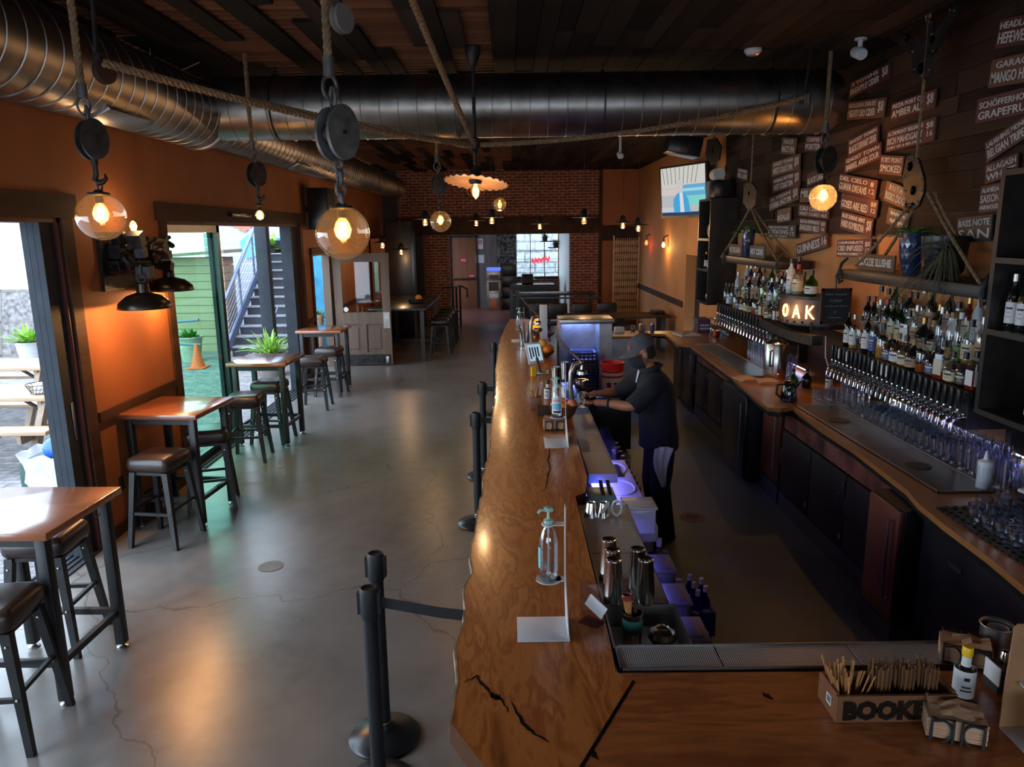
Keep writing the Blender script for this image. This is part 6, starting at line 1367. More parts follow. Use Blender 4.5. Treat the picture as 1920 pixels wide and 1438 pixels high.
def fill_bank(nm, tower_nm, y0, y1, counts):
    for row, (x, z, n, rn) in enumerate(((3.045, 1.4305, counts[0], 'front step'), (3.205, 1.5405, counts[1], 'middle step'), (3.32, 1.6505, counts[2], 'top step'))):
        for k in range(n):
            y = y0+.06+(y1-y0-.12)*k/(n-1)
            c = front[k % len(front)] if row == 0 else combo[r2.randrange(len(combo))]
            liq = c[2]; lk = ('%s ' % {'gold': 'golden', 'amber': 'amber', 'red': 'red-amber', 'brown': 'brown', 'lime': 'yellow-green', 'cream': 'pale'}[liq]) if liq else CN[c[1]]+' '
            bottle('%sspirit bottle%s, %s %s, %s from the %s' % (lk, (' with %s label' % c[3]) if c[3] else '', nm, rn, ordn(k+1), tower_nm), c[0], c[1], liq, c[3], c[4], (x+(r2.random()-.5)*.015, y+(r2.random()-.5)*.012, z), r2.uniform(.25, .95) if row else r2.uniform(.2, .75), 'bottles of the %s tap bank' % nm, r2.uniform(.95, 1.08)*(1.12 if row else 1.), r2.random()*.3)
fill_bank('near', 'wine tower', BA[0], BA[1], (16, 17, 17)); fill_bank('far', 'steel urn', BB[0], BB[1], (14, 13, 13))
for k in range(4): bottle('wine bottle with white label on the middle tower shelf, %s' % ['closest to the tower side', 'second from the tower side', 'third from the tower side', 'fourth from the tower side'][k], 'wine', 'dark', None, 'white', 'silver', (3.08, 4.50-k*.10, 1.8605), 1, 'wine bottles on the tower', 1.06)
bottle('corked wine bottle with white label alone on the lowest tower shelf', 'wine', 'dark', None, 'white', 'cork', (3.08, 4.22, 1.3455), 1, None, 1.08)
t = thing('cloth_bundle', 'crumpled pale cloth in a glass jar on the lowest tower shelf', 'cloth', (3.12, 3.98, 1.3455)); m = MB()
m.lathe([(.06, 1.346), (.07, 1.36), (.07, 1.44), (.066, 1.44)], (3.12, 3.98, 0), 20, caps=False); m.build('jar', M['glass'], t); m = MB(); rings = []
for k in range(7): rings.append([(3.12+(.05+.03*math.sin(k*.6))*math.cos(2*PI*j/14)*r2.uniform(.8, 1.2), 3.98+(.05+.03*math.sin(k*.6))*math.sin(2*PI*j/14)*r2.uniform(.8, 1.2), 1.35+k*.025) for j in range(14)])
m.quadstrip(rings); m.build('cloth', M['paper'], t)
# far tower contents
for k, (y, z, mt, lb) in enumerate(((11.35, 2.3405, M['kraft'], 'round carved wooden mask on the far tower, first of two'), (11.62, 2.3405, M['kraft'], 'round carved wooden mask on the far tower, second of two'))):
    m = MB(); m.lathe([(.001, -.02), (.09, -.02), (.11, 0), (.085, .015), (.03, .03), (.001, .03)], (3.10, y, z+.115), 20, ax=Matrix.Rotation(-PI/2, 3, 'Y')); tag(m.build('wooden_disc', mt), lb, 'carving')
m = MB(); m.box((3.05, 11.4, 1.8805), (3.25, 11.52, 2.02), bev=.004); o = tag(m.build('carton', LB['blue']), 'blue and white carton on the middle shelf of the far tower', 'carton'); m = MB(); m.box((3.048, 11.42, 1.90), (3.05, 11.5, 1.98)); m.build('carton_print', M['paper'], o, smooth=False)
bottle('small green bottle on the middle shelf of the far tower', 'tall', 'green', None, 'white', 'gold', (3.08, 11.68, 1.8805), 1, None, .8)
m = MB(); m.ball((3.1, 11.5, 1.45), .06, 12); m.torus((3.1, 11.5, 1.53), .05, .015, ax=Matrix.Rotation(PI/2, 3, 'Y')); tag(m.build('silver_figurine', M['brushed']), 'small silver figurine on the lowest shelf of the far tower', 'figurine')

# ---------------------------------------------------------------- glassware on the back counter
def glass_proto(nm, prof, cat, seg=16, handle=False):
    m = MB(); m.lathe([(.001, prof[0][1])]+prof, (0, 0, 0), seg, caps=False)
    if handle:
        r, h = prof[-1][0], prof[-1][1]; m.tube([(r*.98, 0, h*.82), (r*1.45, 0, h*.80), (r*1.62, 0, h*.55), (r*1.4, 0, h*.28), (r*.98, 0, h*.22)], .006, 6)
    o = m.build(nm, M['barglass'], loc=(0, 0, 0), ang=60); return tag(o, 'x', cat)
tumb = glass_proto('tumbler', [(.034, .0), (.036, .012), (.041, .115), (.038, .115), (.033, .016)], 'glass'); pint = glass_proto('pint_glass', [(.030, 0), (.031, .02), (.042, .15), (.0395, .15), (.029, .02)], 'glass'); tallg = glass_proto('tall_glass', [(.030, 0), (.031, .02), (.037, .20), (.0345, .20), (.028, .02)], 'glass')
mug = glass_proto('glass_mug', [(.034, 0), (.040, .012), (.042, .085), (.039, .085), (.036, .014)], 'mug', 18, True)
wine = glass_proto('wine_glass', [(.042, 0), (.050, .05), (.040, .10), (.012, .125), (.005, .14), (.005, .20), (.033, .212), (.034, .215)], 'glass', 20)
for i in range(5):
    for j in range(15):
        place(tumb, (2.88+i*.088, 4.62+j*.088+(i % 2)*.02, CZ+.001), r2.random(), 'plain upturned beer glass in the massed block under the near tap bank', 'massed beer glasses')
for i in range(2):
    for j in range(6): place(tallg, (2.87+i*.085, 4.06+j*.085, CZ+.001), 0, 'tall glass catching blue light between squeeze bottle and massed glasses', 'tall glasses by the squeeze bottle')
for i in range(2):
    for j in range(3): dup(tallg, (2.89+i*.09, 6.03+j*.10, CZ+.001), 0, 'tall glass at the far end of the massed beer glasses', 'tall glasses past the massed glasses')
for i in range(2):
    for j in range(13): place(pint, (2.83+i*.09, 7.5+j*.092, CZ+.001), 0, 'tall beer glass in the double row under the far tap bank', 'tall glasses under the far taps', (1, 1, 1.45))
for i in range(3):
    for j in range(4): place(wine, (3.02+i*.105, 3.58+j*.105, CZ+.001), 0, 'upturned stemmed wine glass under the wine tower', 'upturned wine glasses')
k = 0
for i in range(5):
    for j in range(5):
        x, y = 2.43+i*.105, 3.32+j*.105
        if i == 0 and j > 3: continue
        place(mug, (x, y, CZ+.011), PI*.75+r2.uniform(-.5, .5), 'clear glass mug with handle on the black rubber mat', 'glass mugs on the mat')
for j in range(5):
    for i in range(2): dup(wine, (3.0+i*.11, 10.55+j*.11, CZ+.001), 0, 'stemmed glass at the far end of the back counter', 'stemmed glasses at the far end')
p = pZ(1842, 917, CZ); t = thing('squeeze_bottle', 'translucent white squeeze bottle standing at the tall glasses', 'squeeze bottle', p)
m = MB(); m.lathe([(.001, 0), (.036, 0), (.038, .01), (.038, .145), (.034, .155), (.001, .155)], p, 20); m.build('body', plain('frosted_plastic', (.42, .46, .52), .35, var=.03), t); m = MB(); m.lathe([(.039, .145), (.039, .172), (.014, .185), (.004, .235), (.001, .235)], p, 20); m.build('nozzle_cap', M['white'], t)
m = MB(); m.lathe([(.001, 0), (.09, 0), (.11, .03), (.105, .04), (.001, .035)], (2.95, 3.92, CZ+.001), 24); tag(m.build('dark_dish', M['darkwood']), 'dark round dish behind the squeeze bottle', 'dish')
t = thing('folded_towel', 'red-striped white towel folded in the dark dish', 'towel', (2.95, 3.92, CZ+.04)); m = MB(); m.box((2.87, 3.86, CZ+.041), (3.04, 3.98, CZ+.065), bev=.01, rot=Matrix.Rotation(.3, 3, 'Z')); m.build('cloth', M['paper'], t); m = MB()
for k in range(3): m.box((2.89, 3.88+k*.03, CZ+.0655), (3.02, 3.884+k*.03, CZ+.0665), rot=Matrix.Rotation(.3, 3, 'Z'))
m.build('stripe', CP_['red'], t, smooth=False)
# drum sign with lit letters, its bottles and chalkboard
DC = V((3.16, 7.48, 0)); DR = .40; zb, zt = 1.56, 1.80
t = thing('drum_sign', 'half-drum metal sign with glowing bulb letters under four bottles', 'illuminated sign', (DC.x, DC.y, zb-.1))
def drum(z0, z1, r): return [[DC+V((r*math.cos(a), r*math.sin(a), z)) for a in [PI*.5+PI*k/24 for k in range(25)]] for z in (z0, z1)]
m = MB(); a, b = drum(zb, zt, DR); m.quadstrip([a, b], True, True); m.build('band', plain('brown_metal_band', (.10, .06, .045), .45, .5, var=.2), t)
m = MB(); a, b = drum(zt, zt+.03, DR+.02); m.quadstrip([a, b], True, True); a, b = drum(zb-.02, zb, DR-.02); m.quadstrip([a, b]); m.build('rim', M['iron'], t)
m = MB()
for k in range(14): q = PI*.55+PI*.9*k/13; m.tube([DC+V(((DR+.004)*math.cos(q), (DR+.004)*math.sin(q), zb+.01)), DC+V(((DR+.012)*math.cos(q), (DR+.012)*math.sin(q), zb+.025))], .010, 6)
m.build('stud', M['iron'], t)
for ch, a0 in (('O', 1.075), ('A', 1.19), ('K', 1.30)):
    q = PI*a0; nrm = V((math.cos(q), math.sin(q), 0)); u = V((0, 0, 1)).cross(nrm)
    text_mesh(ch, .15, M['bulbglow'], t, DC+nrm*(DR+.006)+V((0, 0, (zb+zt)/2)), u, V((0, 0, 1)), 'lit_letter', fit=(.085, .13), ext=.006)
lamp(t, DC+V((-.52, -.22, (zb+zt)/2)), 3, WARM, .05)
m = MB(); pts = [DC+V((-.30+.0*k, .75-k*.16, zb-.11-.03*math.sin(PI*k/9))) for k in range(10)]
m.quadstrip([[p+V((-.05, 0, -.04)), p+V((.05, 0, -.04)), p+V((.05, 0, .05)), p+V((-.05, 0, .05))] for p in pts]); m.build('beam', M['iron'], t, smooth=False)
m = MB(); m.box((DC.x-.2, DC.y-.3, zb-.06), (XR-.03, DC.y-.24, zb-.01)); m.build('bracket', M['iron'], t, smooth=False); m = MB(); m.box((DC.x-.2, DC.y+.24, zb-.06), (XR-.03, DC.y+.3, zb-.01)); m.build('bracket', M['iron'], t, smooth=False)
for k, (dx, dy, kd, gl, lq, lab, cp_, lb) in enumerate(((-.28, .12, 'tall', 'frost', None, 'white', 'black', 'frosted pale bottle on the drum sign'), (-.27, -.05, 'broad', 'clear', 'cream', 'cream', 'red', 'pale gold bottle with cream label on the drum sign'), (-.20, -.22, 'round', 'green', 'lime', 'white', 'black', 'green round bottle on the drum sign'), (-.15, .25, 'wine', 'amber', None, 'cream', 'black', 'tall amber bottle on the drum sign'))): bottle(lb, kd, gl, lq, lab, cp_, (DC.x+dx, DC.y+dy, zt+.031), .8, 'bottles on the drum sign', 1.12)
a = pY(1541, 541, 6.62); b = pY(1592, 607, 6.62); t = thing('chalkboard', 'small wood-framed chalkboard reading Hot Apple Cider', 'chalkboard', ((a.x+b.x)/2, 6.62, b.z)); fw = .022
m = MB()
for q0, q1 in (((a.x, b.z), (a.x+fw, a.z)), ((b.x-fw, b.z), (b.x, a.z)), ((a.x, b.z), (b.x, b.z+fw)), ((a.x, a.z-fw), (b.x, a.z))): m.box((q0[0], 6.61, q0[1]), (q1[0], 6.635, q1[1]))
m.build('frame', M['darkwood'], t, smooth=False); m = MB(); m.box((a.x+.01, 6.62, b.z+.01), (b.x-.01, 6.633, a.z-.01)); m.build('slate', M['black_paint'], t, smooth=False)
dim = plain('faint_chalk', (.25, .26, .25), .9)
for k, (s, fx) in enumerate((('Hot Apple', .7), ('Cider', .4), ('w/ Spiced Rum', .75), ('or', .12), ('Whiskey', .45))): text_mesh(s, .04, dim, t, ((a.x+b.x)/2, 6.618, a.z-.055-k*(a.z-b.z-.06)/5), (1, 0, 0), (0, 0, 1), fit=((b.x-a.x)*fx, .026 if k < 2 else .016), ext=.0006)
m = MB(); m.tube([((a.x+b.x)/2, 6.63, a.z), ((a.x+b.x)/2, 6.66, SZ-.05), (3.0, 6.68, SZ-.04)], .006, 6); m.build('hanger', M['iron'], t)
# urn, kettle, glasses around the corner
p = pZ(1452, 708, CZ); t = thing('coffee_urn', 'tall stainless coffee urn beside the drum sign', 'urn', p); m = MB(); m.lathe([(.001, 0), (.115, 0), (.118, .02), (.118, .36), (.112, .37), (.06, .40), (.001, .405)], p, 32); m.build('body', plain('urn_steel', (.55, .53, .50), .22, 1., var=.03), t)
m = MB(); m.tube([p+V((-.07, -.095, .30)), p+V((-.10, -.13, .30)), p+V((-.10, -.13, .14)), p+V((-.07, -.095, .14))], .010, 8); m.lathe([(.02, .405), (.02, .43), (.001, .435)], p, 12); m.build('handle', M['rubber'], t); m = MB(); m.ball(p+V((-.01, -.119, .06)), .006); m.build('indicator', glow('urn_led', (1, .05, .03), 5), t)
p = pZ(1478, 752, CZ); t = thing('kettle', 'glossy black kettle on the corner of the back counter', 'kettle', p); m = MB(); m.lathe([(.001, 0), (.075, 0), (.078, .02), (.055, .16), (.05, .17), (.02, .185), (.001, .19)], p, 24); m.build('body', plain('gloss_black', (.008, .008, .009), .08, coat=.6), t); m = MB(); m.tube([p+V((-.05, -.02, .16)), p+V((-.12, -.04, .16)), p+V((-.13, -.05, .08)), p+V((-.07, -.03, .03))], .010, 8); m.build('handle', M['rubber'], t); m = MB(); m.tube([p+V((.05, .02, .10)), p+V((.09, .03, .14)), p+V((.115, .04, .17))], [.014, .010, .008], 8); m.build('spout', M['satin_black'], t)
for i in range(2):
    for j in range(4): dup(tumb, (2.76+j*.085, 6.42+i*.09, CZ+.001), 0, 'short clear glass beside the black kettle', 'short glasses by the kettle', .8)
for k, (x, y, c, lq, lb) in enumerate(((2.72, 6.95, 'green', 'lime', 'small green bottle beside the steel urn'), (2.86, 6.98, 'dark', None, 'small dark bottle beside the steel urn'), (2.98, 6.75, 'amber', None, 'amber bottle behind the short glasses'), (3.12, 6.72, 'clear', 'red', 'slim red-filled bottle behind the short glasses'))): bottle(lb, 'round' if k < 2 else 'tall', c, lq, 'white' if k > 1 else None, 'black', (x, y, CZ+.001), .8, 'bottles by the urn', .85)
m = MB(); m.tube([(3.2, 6.8, 1.44), (3.15, 6.78, 1.2), (3.0, 6.76, 1.12), (2.95, 6.8, 1.30), (2.98, 6.9, 1.48)], .006, 6); tag(m.build('white_cable', M['white']), 'white cable looping below the drum sign', 'cable')
p = pZ(1342, 633, CZ); t = thing('copper_mug', 'hammered copper mug near the far taps', 'mug', p); m = MB(); m.lathe([(.001, 0), (.045, 0), (.06, .04), (.052, .09), (.056, .10), (.052, .10), (.05, .08)], p, 24); m.build('cup', M['copper'], t); m = MB(); m.tube([p+V((-.05, -.02, .085)), p+V((-.09, -.03, .07)), p+V((-.085, -.03, .035)), p+V((-.055, -.02, .025))], .006, 6); m.build('handle', M['copper'], t)
p = pZ(1308, 622, CZ); t = thing('glass_carton', 'purple carton with green end on the far back counter', 'carton', p); m = MB(); m.box((p.x-.02, p.y-.10, CZ+.001), (p.x+.16, p.y+.22, CZ+.20)); m.build('box', plain('purple_card', (.11, .035, .10), .7), t, smooth=False); m = MB(); m.box((p.x-.024, p.y+.10, CZ+.02), (p.x-.0205, p.y+.20, CZ+.18)); m.build('end_print', plain('green_card', (.08, .2, .08), .7), t, smooth=False)
m = MB()
for k in range(4): m.lathe([(.016, 0), (.016, .002), (.001, .002)], (p.x+.02+k*.035, p.y-.102, CZ+.06), 12, ax=Matrix.Rotation(PI/2, 3, 'X')); m.lathe([(.016, 0), (.016, .002), (.001, .002)], (p.x+.02+k*.035, p.y-.102, CZ+.11), 12, ax=Matrix.Rotation(PI/2, 3, 'X'))
m.build('dot_print', M['paper'], t)
p = pZ(1288, 628, CZ); t = thing('paper_pad', 'white paper pad with pen on the far back counter', 'papers', p); m = MB(); m.box((p.x-.16, p.y-.18, CZ+.001), (p.x+.14, p.y+.16, CZ+.02), rot=Matrix.Rotation(.2, 3, 'Z')); m.build('sheets', M['paper'], t, smooth=False); m = MB(); m.tube([(p.x-.08, p.y-.05, CZ+.027), (p.x+.05, p.y+.06, CZ+.027)], .005, 6); m.build('pen', M['satin_black'], t)
for k, (px_, py_, a, lb) in enumerate(((1398, 712, .15, 'kraft napkin stack on the back counter corner, bigger one'), (1438, 717, -.2, 'kraft napkin stack beside the coffee urn, smaller one'))):
    p = pZ(px_, py_, CZ); m = MB()
    for q in range(5): m.box((p.x-.09, p.y-.10, CZ+.001+q*.005), (p.x+.09, p.y+.10, CZ+.0055+q*.005), rot=Matrix.Rotation(a+q*.06, 3, 'Z'))
    tag(m.build('napkin_stack', M['kraft'], smooth=False), lb, 'napkins', 'kraft napkin stacks')
led('blue light strip behind the tall glasses', (3.30, 3.7, 1.01), (3.30, 4.5, 1.01), 2.4, (.25, .32, 1.)); led('added cool white strip making the massed glasses glint', (3.35, 4.6, 1.0), (3.35, 6.3, 1.0), 3., (.75, .82, 1.)); led('blue light strip behind the far tall glasses', (3.10, 7.6, 1.02), (3.10, 8.6, 1.02), 1.2, (.5, .5, 1.))  # the white strip is added only to put glints in the massed glasses
# end counter things
for px_, k, lb in ((1187, 'g', 'short whiskey glass on the end counter, by the white box'), (1207, 'g', 'short whiskey glass on the end counter, between the two cans')):
    p = pZ(px_, 622, CZ); o = dup(tumb, (p.x, p.y+.02, CZ+.001), 0, lb, 'whiskey glasses on the end counter', .85); m = MB(); m.lathe([(.001, .008), (.027, .008), (.029, .035), (.001, .035)], (p.x, p.y+.02, CZ), 14); m.build('liquid', LQ['amber'], o)
for px_, c, lb in ((1201, 'red', 'pink-labelled can on the end counter'), (1223, 'black', 'dark can on the end counter')):
    p = pZ(px_, 622, CZ); t = thing('drink_can', lb, 'can', p); m = MB(); m.lathe([(.001, .001), (.028, .001), (.033, .01), (.033, .11), (.028, .122), (.001, .122)], p, 18); m.build('can', M['brushed'], t); m = MB(); m.lathe([(.0335, .012), (.0335, .108)], p, 18, caps=False); m.build('label', LB['tan'] if c == 'red' else LB['blue'], t)
p = pZ(1162, 624, CZ); m = MB(); m.box((p.x-.07, p.y, CZ+.001), (p.x+.07, p.y+.12, CZ+.08), bev=.003); tag(m.build('white_box', M['paper']), 'small white box on the end counter', 'box')
# ---------------------------------------------------------------- things on the bar
waterm = thin('clear_gel', (.90, .93, .95), .5, .04, .10, 2.)
pumpm = plain('mint_pump', srgb(165, 205, 190), .35, var=.03)
def sanitizer(label, x0, x1, yf, yb, hz, stand_label, label_card=False, rz=0., fill=.25):
    """folded white stand: foot plate, back plate, round bottle shelf and a collar; the bottle stands in it"""
    t = thing('sanitizer_stand', stand_label, 'bottle stand', ((x0+x1)/2, yf, BZ))
    m = MB(); m.box((x0, yf, BZ+.0005), (x1, yb, BZ+.004), bev=.0015); m.build('foot_plate', M['white_metal'], t)
    m = MB(); yc = yb-.02; m.slab([(x1-.003, yf, BZ+.003), (x1-.003, yb, BZ+.003), (x1-.003, yb+.06, BZ+.16), (x1-.003, yb+.06, hz), (x1-.003, yb+.02, hz), (x1-.003, yb+.02, BZ+.17)], (-1, 0, 0), .003); m.build('back_plate', M['white_metal'], t, smooth=False)
    bx, by, zs = x1-.065, yb+.04, BZ+.135
    m = MB(); m.lathe([(.001, zs-.003), (.047, zs-.003), (.047, zs), (.001, zs)], (bx, by, 0), 28); m.box((bx, by-.02, zs-.003), (x1-.002, by+.02, zs)); m.build('bottle_shelf', M['white_metal'], t)
    zc = zs+.215; m = MB(); m.torus((bx, by, zc), .022, .004, seg=20, sub=6); m.box((bx+.02, by-.015, zc-.002), (x1-.002, by+.015, zc+.002)); m.build('collar', M['white_metal'], t)
    b = thing('sanitizer_bottle', label, 'pump bottle', (bx, by, zs)); m = MB()
    m.lathe([(.001, .001), (.032, .001), (.035, .008), (.036, .12), (.034, .16), (.022, .195), (.015, .205), (.015, .215)], (bx, by, zs), 24); m.build('body', M['glass'], b)
    m = MB(); m.lathe([(.001, .004), (.031, .004), (.033, .01), (.034, .19*fill+.01), (.001, .19*fill+.01)], (bx, by, zs), 20); m.build('gel', waterm, b)
    m = MB(); m.lathe([(.017, .208), (.017, .232), (.006, .236), (.005, .262), (.020, .268), (.014, .280), (.001, .282)], (bx, by, zs), 16); m.tube([(bx, by, zs+.272), (bx-.03, by-.01, zs+.272), (bx-.038, by-.013, zs+.262)], .006, 6); m.build('pump', pumpm, b)
    m = MB(); m.tube([(bx, by, zs+.01), (bx, by, zs+.21)], .003, 6); m.build('dip_tube', M['white'], b)
    rb = .0372
    def patch(nm, a0, a1, z0, z1, mt, e=0.):
        q = MB(); q.quadstrip([[(bx+(rb+e)*math.cos(a0+(a1-a0)*k/10), by+(rb+e)*math.sin(a0+(a1-a0)*k/10), zs+z) for k in range(11)] for z in (z0, z1)], False, False); return q.build(nm, mt, b)
    if label_card:
        patch('label', PI*1.15, PI*1.85, .03, .145, M['white']); patch('label_print', PI*1.22, PI*1.78, .06, .10, plain('label_blue', srgb(110, 185, 225), .6), .0006); patch('label_print', PI*1.25, PI*1.75, .115, .13, plain('label_pink', srgb(225, 150, 160), .6), .0006); patch('label_print', PI*1.25, PI*1.75, .036, .05, M['iron'], .0006)
    else: patch('label', PI*.9, PI*1.2, .05, .13, plain('label_teal', srgb(120, 195, 205), .6)); patch('label', PI*1.70, PI*1.85, .04, .15, M['white'])
    return t
a = pZ(967, 1163, BZ); b = pZ(1062, 1157, BZ); c = pZ(1075, 1203, BZ)
sanitizer('clear hand sanitizer bottle with mint pump nearest on the slab', a.x+.005, c.x-.01, c.y, b.y, BZ+.42, 'white folded metal bottle stand with empty foot plate, nearest on the slab')
a = pZ(1022, 824, BZ); c = pZ(1083, 838, BZ)
sanitizer('labelled hand sanitizer bottle behind the steel trays', a.x-.01, c.x-.055, c.y-.02, a.y+.05, BZ+.43, 'white bottle stand beside the ribbed trays', True)
p = pZ(962, 640, BZ); sanitizer('clear hand sanitizer bottle at the far end of the bar', p.x-.02, p.x+.15, 9.3, 9.55, BZ+.42, 'white bottle stand at the far end of the bar')
# cocktail shakers
def shaker(): 
    m = MB(); m.lathe([(.046, 0), (.047, .004), (.046, .008), (.034, .168), (.036, .174), (.035, .178), (.030, .175), (.001, .172)], (0, 0, 0), 28); return tag(m.build('cocktail_shaker', M['steel'], loc=(0, 0, 0)), 'x', 'shaker')
sh = shaker(); tz = 1.0755
for px_, py_, lb in ((1141, 1086, 'upturned steel shaker tin, farthest on the tray'), (1148, 1108, 'upturned steel shaker tin, middle of three in line'), (1150, 1128, 'upturned steel shaker tin nearest the slab, front of three'), (1194, 1106, 'upturned steel shaker tin on the aisle side, farther one'), (1209, 1127, 'upturned steel shaker tin on the aisle side, nearer one')):
    p = pZ(px_, py_, tz); place(sh, (p.x, p.y, tz), 0, lb, 'shaker tins on the tray', (.86, .86, 1.0))
for px_, lb, k in ((1108, 'short steel tin at the head of the shaker tray', 0), (1131, 'short steel tin with strainer handle at the head of the tray', 1)):
    p = pZ(px_, 968, tz); t = thing('jigger', lb, 'jigger', p); m = MB(); m.lathe([(.035, .001), (.026, .06), (.022, .075), (.020, .07), (.001, .068)], p, 22); m.build('cup', M['steel'], t)
    if k: m = MB(); m.box((p.x-.005, p.y-.05, tz+.03), (p.x+.012, p.y-.045, tz+.10), rot=Matrix.Rotation(.5, 3, 'Y')); m.build('handle', M['steel'], t)
p = pZ(1156, 968, tz); t = thing('strainer_ring', 'white oval ring tool standing at the head of the shaker tray', 'bar tool', p); m = MB(); m.torus(p+V((0, 0, .045)), 1., .006, ax=Matrix.Rotation(PI/2, 3, 'X'), sx=.025, sy=.038); m.cyl(p+V((0, 0, .001)), p+V((0, 0, .01)), .006); m.build('ring', M['white'], t)
p = pZ(1185, 1208, .992); p.z = .9925; t = thing('muddler_cup', 'steel cup with green band holding wooden muddler', 'cup', p); m = MB(); m.lathe([(.001, 0), (.034, 0), (.038, .13), (.036, .13), (.032, .01), (.001, .006)], p, 24); m.build('cup', M['steel'], t); m = MB(); m.lathe([(.0365, .055), (.0385, .11)], p, 24, caps=False); m.build('band', plain('green_sleeve', srgb(30, 100, 88), .6), t)
q = p+V((-.006, .008, .02)); R3 = Matrix.Rotation(-.08, 3, 'Y'); t = thing('muddler', 'wooden muddler with red-brown head standing in the green-banded cup', 'muddler', q); m = MB(); m.lathe([(.014, 0), (.016, .06), (.012, .11), (.017, .15), (.019, .16)], q, 18, ax=R3); m.build('handle', plain('pale_turned_wood', srgb(190, 125, 70), .5), t); m = MB(); m.lathe([(.020, .158), (.021, .172), (.016, .178), (.012, .170), (.001, .169)], q, 18, ax=R3); m.build('head', plain('red_head', srgb(130, 55, 50), .5), t)
q = p+V((.012, .012, .02)); m = MB(); m.lathe([(.007, 0), (.007, .14), (.004, .15), (.001, .15)], q, 12); tag(m.build('bar_spoon', M['darkwood']), 'thin dark bar tool standing in the green-banded cup', 'bar tool')
p = V((.545, 2.47, .9925)); t = thing('steel_bowl', 'covered dark bowl in the corner well', 'bowl', p); m = MB(); m.lathe([(.001, 0), (.035, 0), (.052, .03), (.05, .035), (.001, .035)], p, 24); m.build('bowl', M['satin_black'], t); m = MB(); m.lathe([(.050, .036), (.045, .055), (.025, .068), (.022, .062), (.001, .060)], p, 24); m.build('lid', M['steel'], t)
m = MB(); m.lathe([(.001, -.09), (.010, -.09), (.012, -.06), (.007, -.03), (.008, .05), (.014, .07), (.014, .09), (.001, .09)], (.51, 2.36, 1.006), 16, ax=Matrix.Rotation(1.35, 3, 'Y')); tag(m.build('pestle', M['paper']), 'pale stone pestle lying in the corner well', 'pestle')
# acrylic menu stand
p = pZ(1112, 1178, BZ); t = thing('menu_holder', 'clear acrylic menu holder with card beside the shaker tray', 'menu holder', p); acr = thin('acrylic_pink', (.88, .80, .84), .5, .03, .10, 2.); R3 = Matrix.Rotation(.9, 3, 'Z'); m = MB(); m.box((-.03, -.04, .0005), (.03, .04, .004)); m.box((-.003, -.05, .004), (.0, .05, .16)); m.xf(Matrix.Translation(V((p.x, p.y+.04, BZ))) @ R3.to_4x4()); m.build('holder', acr, t, smooth=False)
m = MB(); m.box((-.006, -.06, .045), (-.004, .02, .10), rot=Matrix.Rotation(.5, 3, 'X')); m.xf(Matrix.Translation(V((p.x, p.y+.04, BZ))) @ R3.to_4x4()); m.build('card', M['paper'], t, smooth=False)
# napkin caddies
def caddy(name, label, x, y, z, rz, w_=.135, d_=.11, nlabel='', stack=16, hgt=.075, group=None):
    t = thing(name, label, 'napkin caddy', (x, y, z), 0); Mx = Matrix.Translation(V((x, y, z))) @ Matrix.Rotation(rz, 4, 'Z')
    m = MB(); k = .0045
    for s in (-1, 1):
        for e in (-1, 1):
            yy = s*d_/2; x0 = e*w_*.47; x1 = e*w_*.08
            m.tube([(x0, yy, .004), (x0, yy, hgt), (x1, yy, hgt), (x1, yy, .004)], k, 6)
            c0 = (x0+x1)/2; m.tube([(x0 if e > 0 else x0, yy, hgt*.85)]+[(c0+e*-.45*(abs(x0-x1))*math.cos(q)+0, yy, hgt*.5+hgt*.42*math.sin(q)) for q in [PI/2-PI*j/8 for j in range(9)]], k*.8, 6)
    for s in (-1, 1): m.tube([(s*w_*.47, -d_/2, .005), (s*w_*.47, d_/2, .005)], k, 6); m.tube([(s*w_*.08, -d_/2, .005), (s*w_*.08, d_/2, .005)], k, 6)
    m.xf(Mx); m.build('wire_frame', M['rubber'], t)
    n = thing('napkin_stack', nlabel, 'napkins', (x, y, z+.010)); m = MB(); rr = random.Random(int(x*100))
    for q in range(stack): m.box((-w_/2-.006, -d_/2+.008, .0105+q*.0045), (w_/2+.006, d_/2-.008, .0145+q*.0045), rot=Matrix.Rotation(rr.uniform(-.03, .03), 3, 'Z'))
    m.xf(Mx); o = m.build('napkin_pile', M['kraft'], n, smooth=False)
    m = MB(); zt_ = .0145+stack*.0045; pts = [[(-w_/2+i*w_/5, -d_/2+.012+j*(d_-.024)/4, zt_+rr.uniform(0, .014)) for i in range(6)] for j in range(5)]; pts2 = [[(a, b, c-.003) for a, b, c in r] for r in pts]
    m.quadstrip(pts, False, False); m.xf(Mx); m.build('top_napkin', M['kraft'], n, smooth=False); return t
p = pZ(1785, 1375, BZ); caddy('napkin_caddy', 'black wire napkin caddy with scroll ends in front of the straw box', p.x, p.y, BZ, -.35, nlabel='kraft napkins stacked in the front wire caddy', stack=13)
p = pZ(1825, 1255, BZ); caddy('napkin_caddy', 'black wire napkin caddy behind the bitters bottle', p.x, p.y+.05, BZ, -.5, nlabel='kraft napkins stacked in the wire caddy behind the bitters', stack=12)
p = pZ(1042, 806, BZ); caddy('napkin_caddy', 'black wire napkin caddy before the labelled sanitizer', p.x-.01, p.y+.03, BZ, 0., .14, .12, nlabel='kraft napkins in the caddy before the labelled sanitizer', stack=15)
p = pZ(1050, 820, BZ); m = MB(); m.box((p.x-.10, p.y-.03, BZ+.005), (p.x+.07, p.y+.06, BZ+.007), rot=Matrix.Rotation(.05, 3, 'Z')); tag(m.build('paper_menu', M['kraft'], smooth=False), 'tan paper lying flat by the napkin caddy', 'paper')
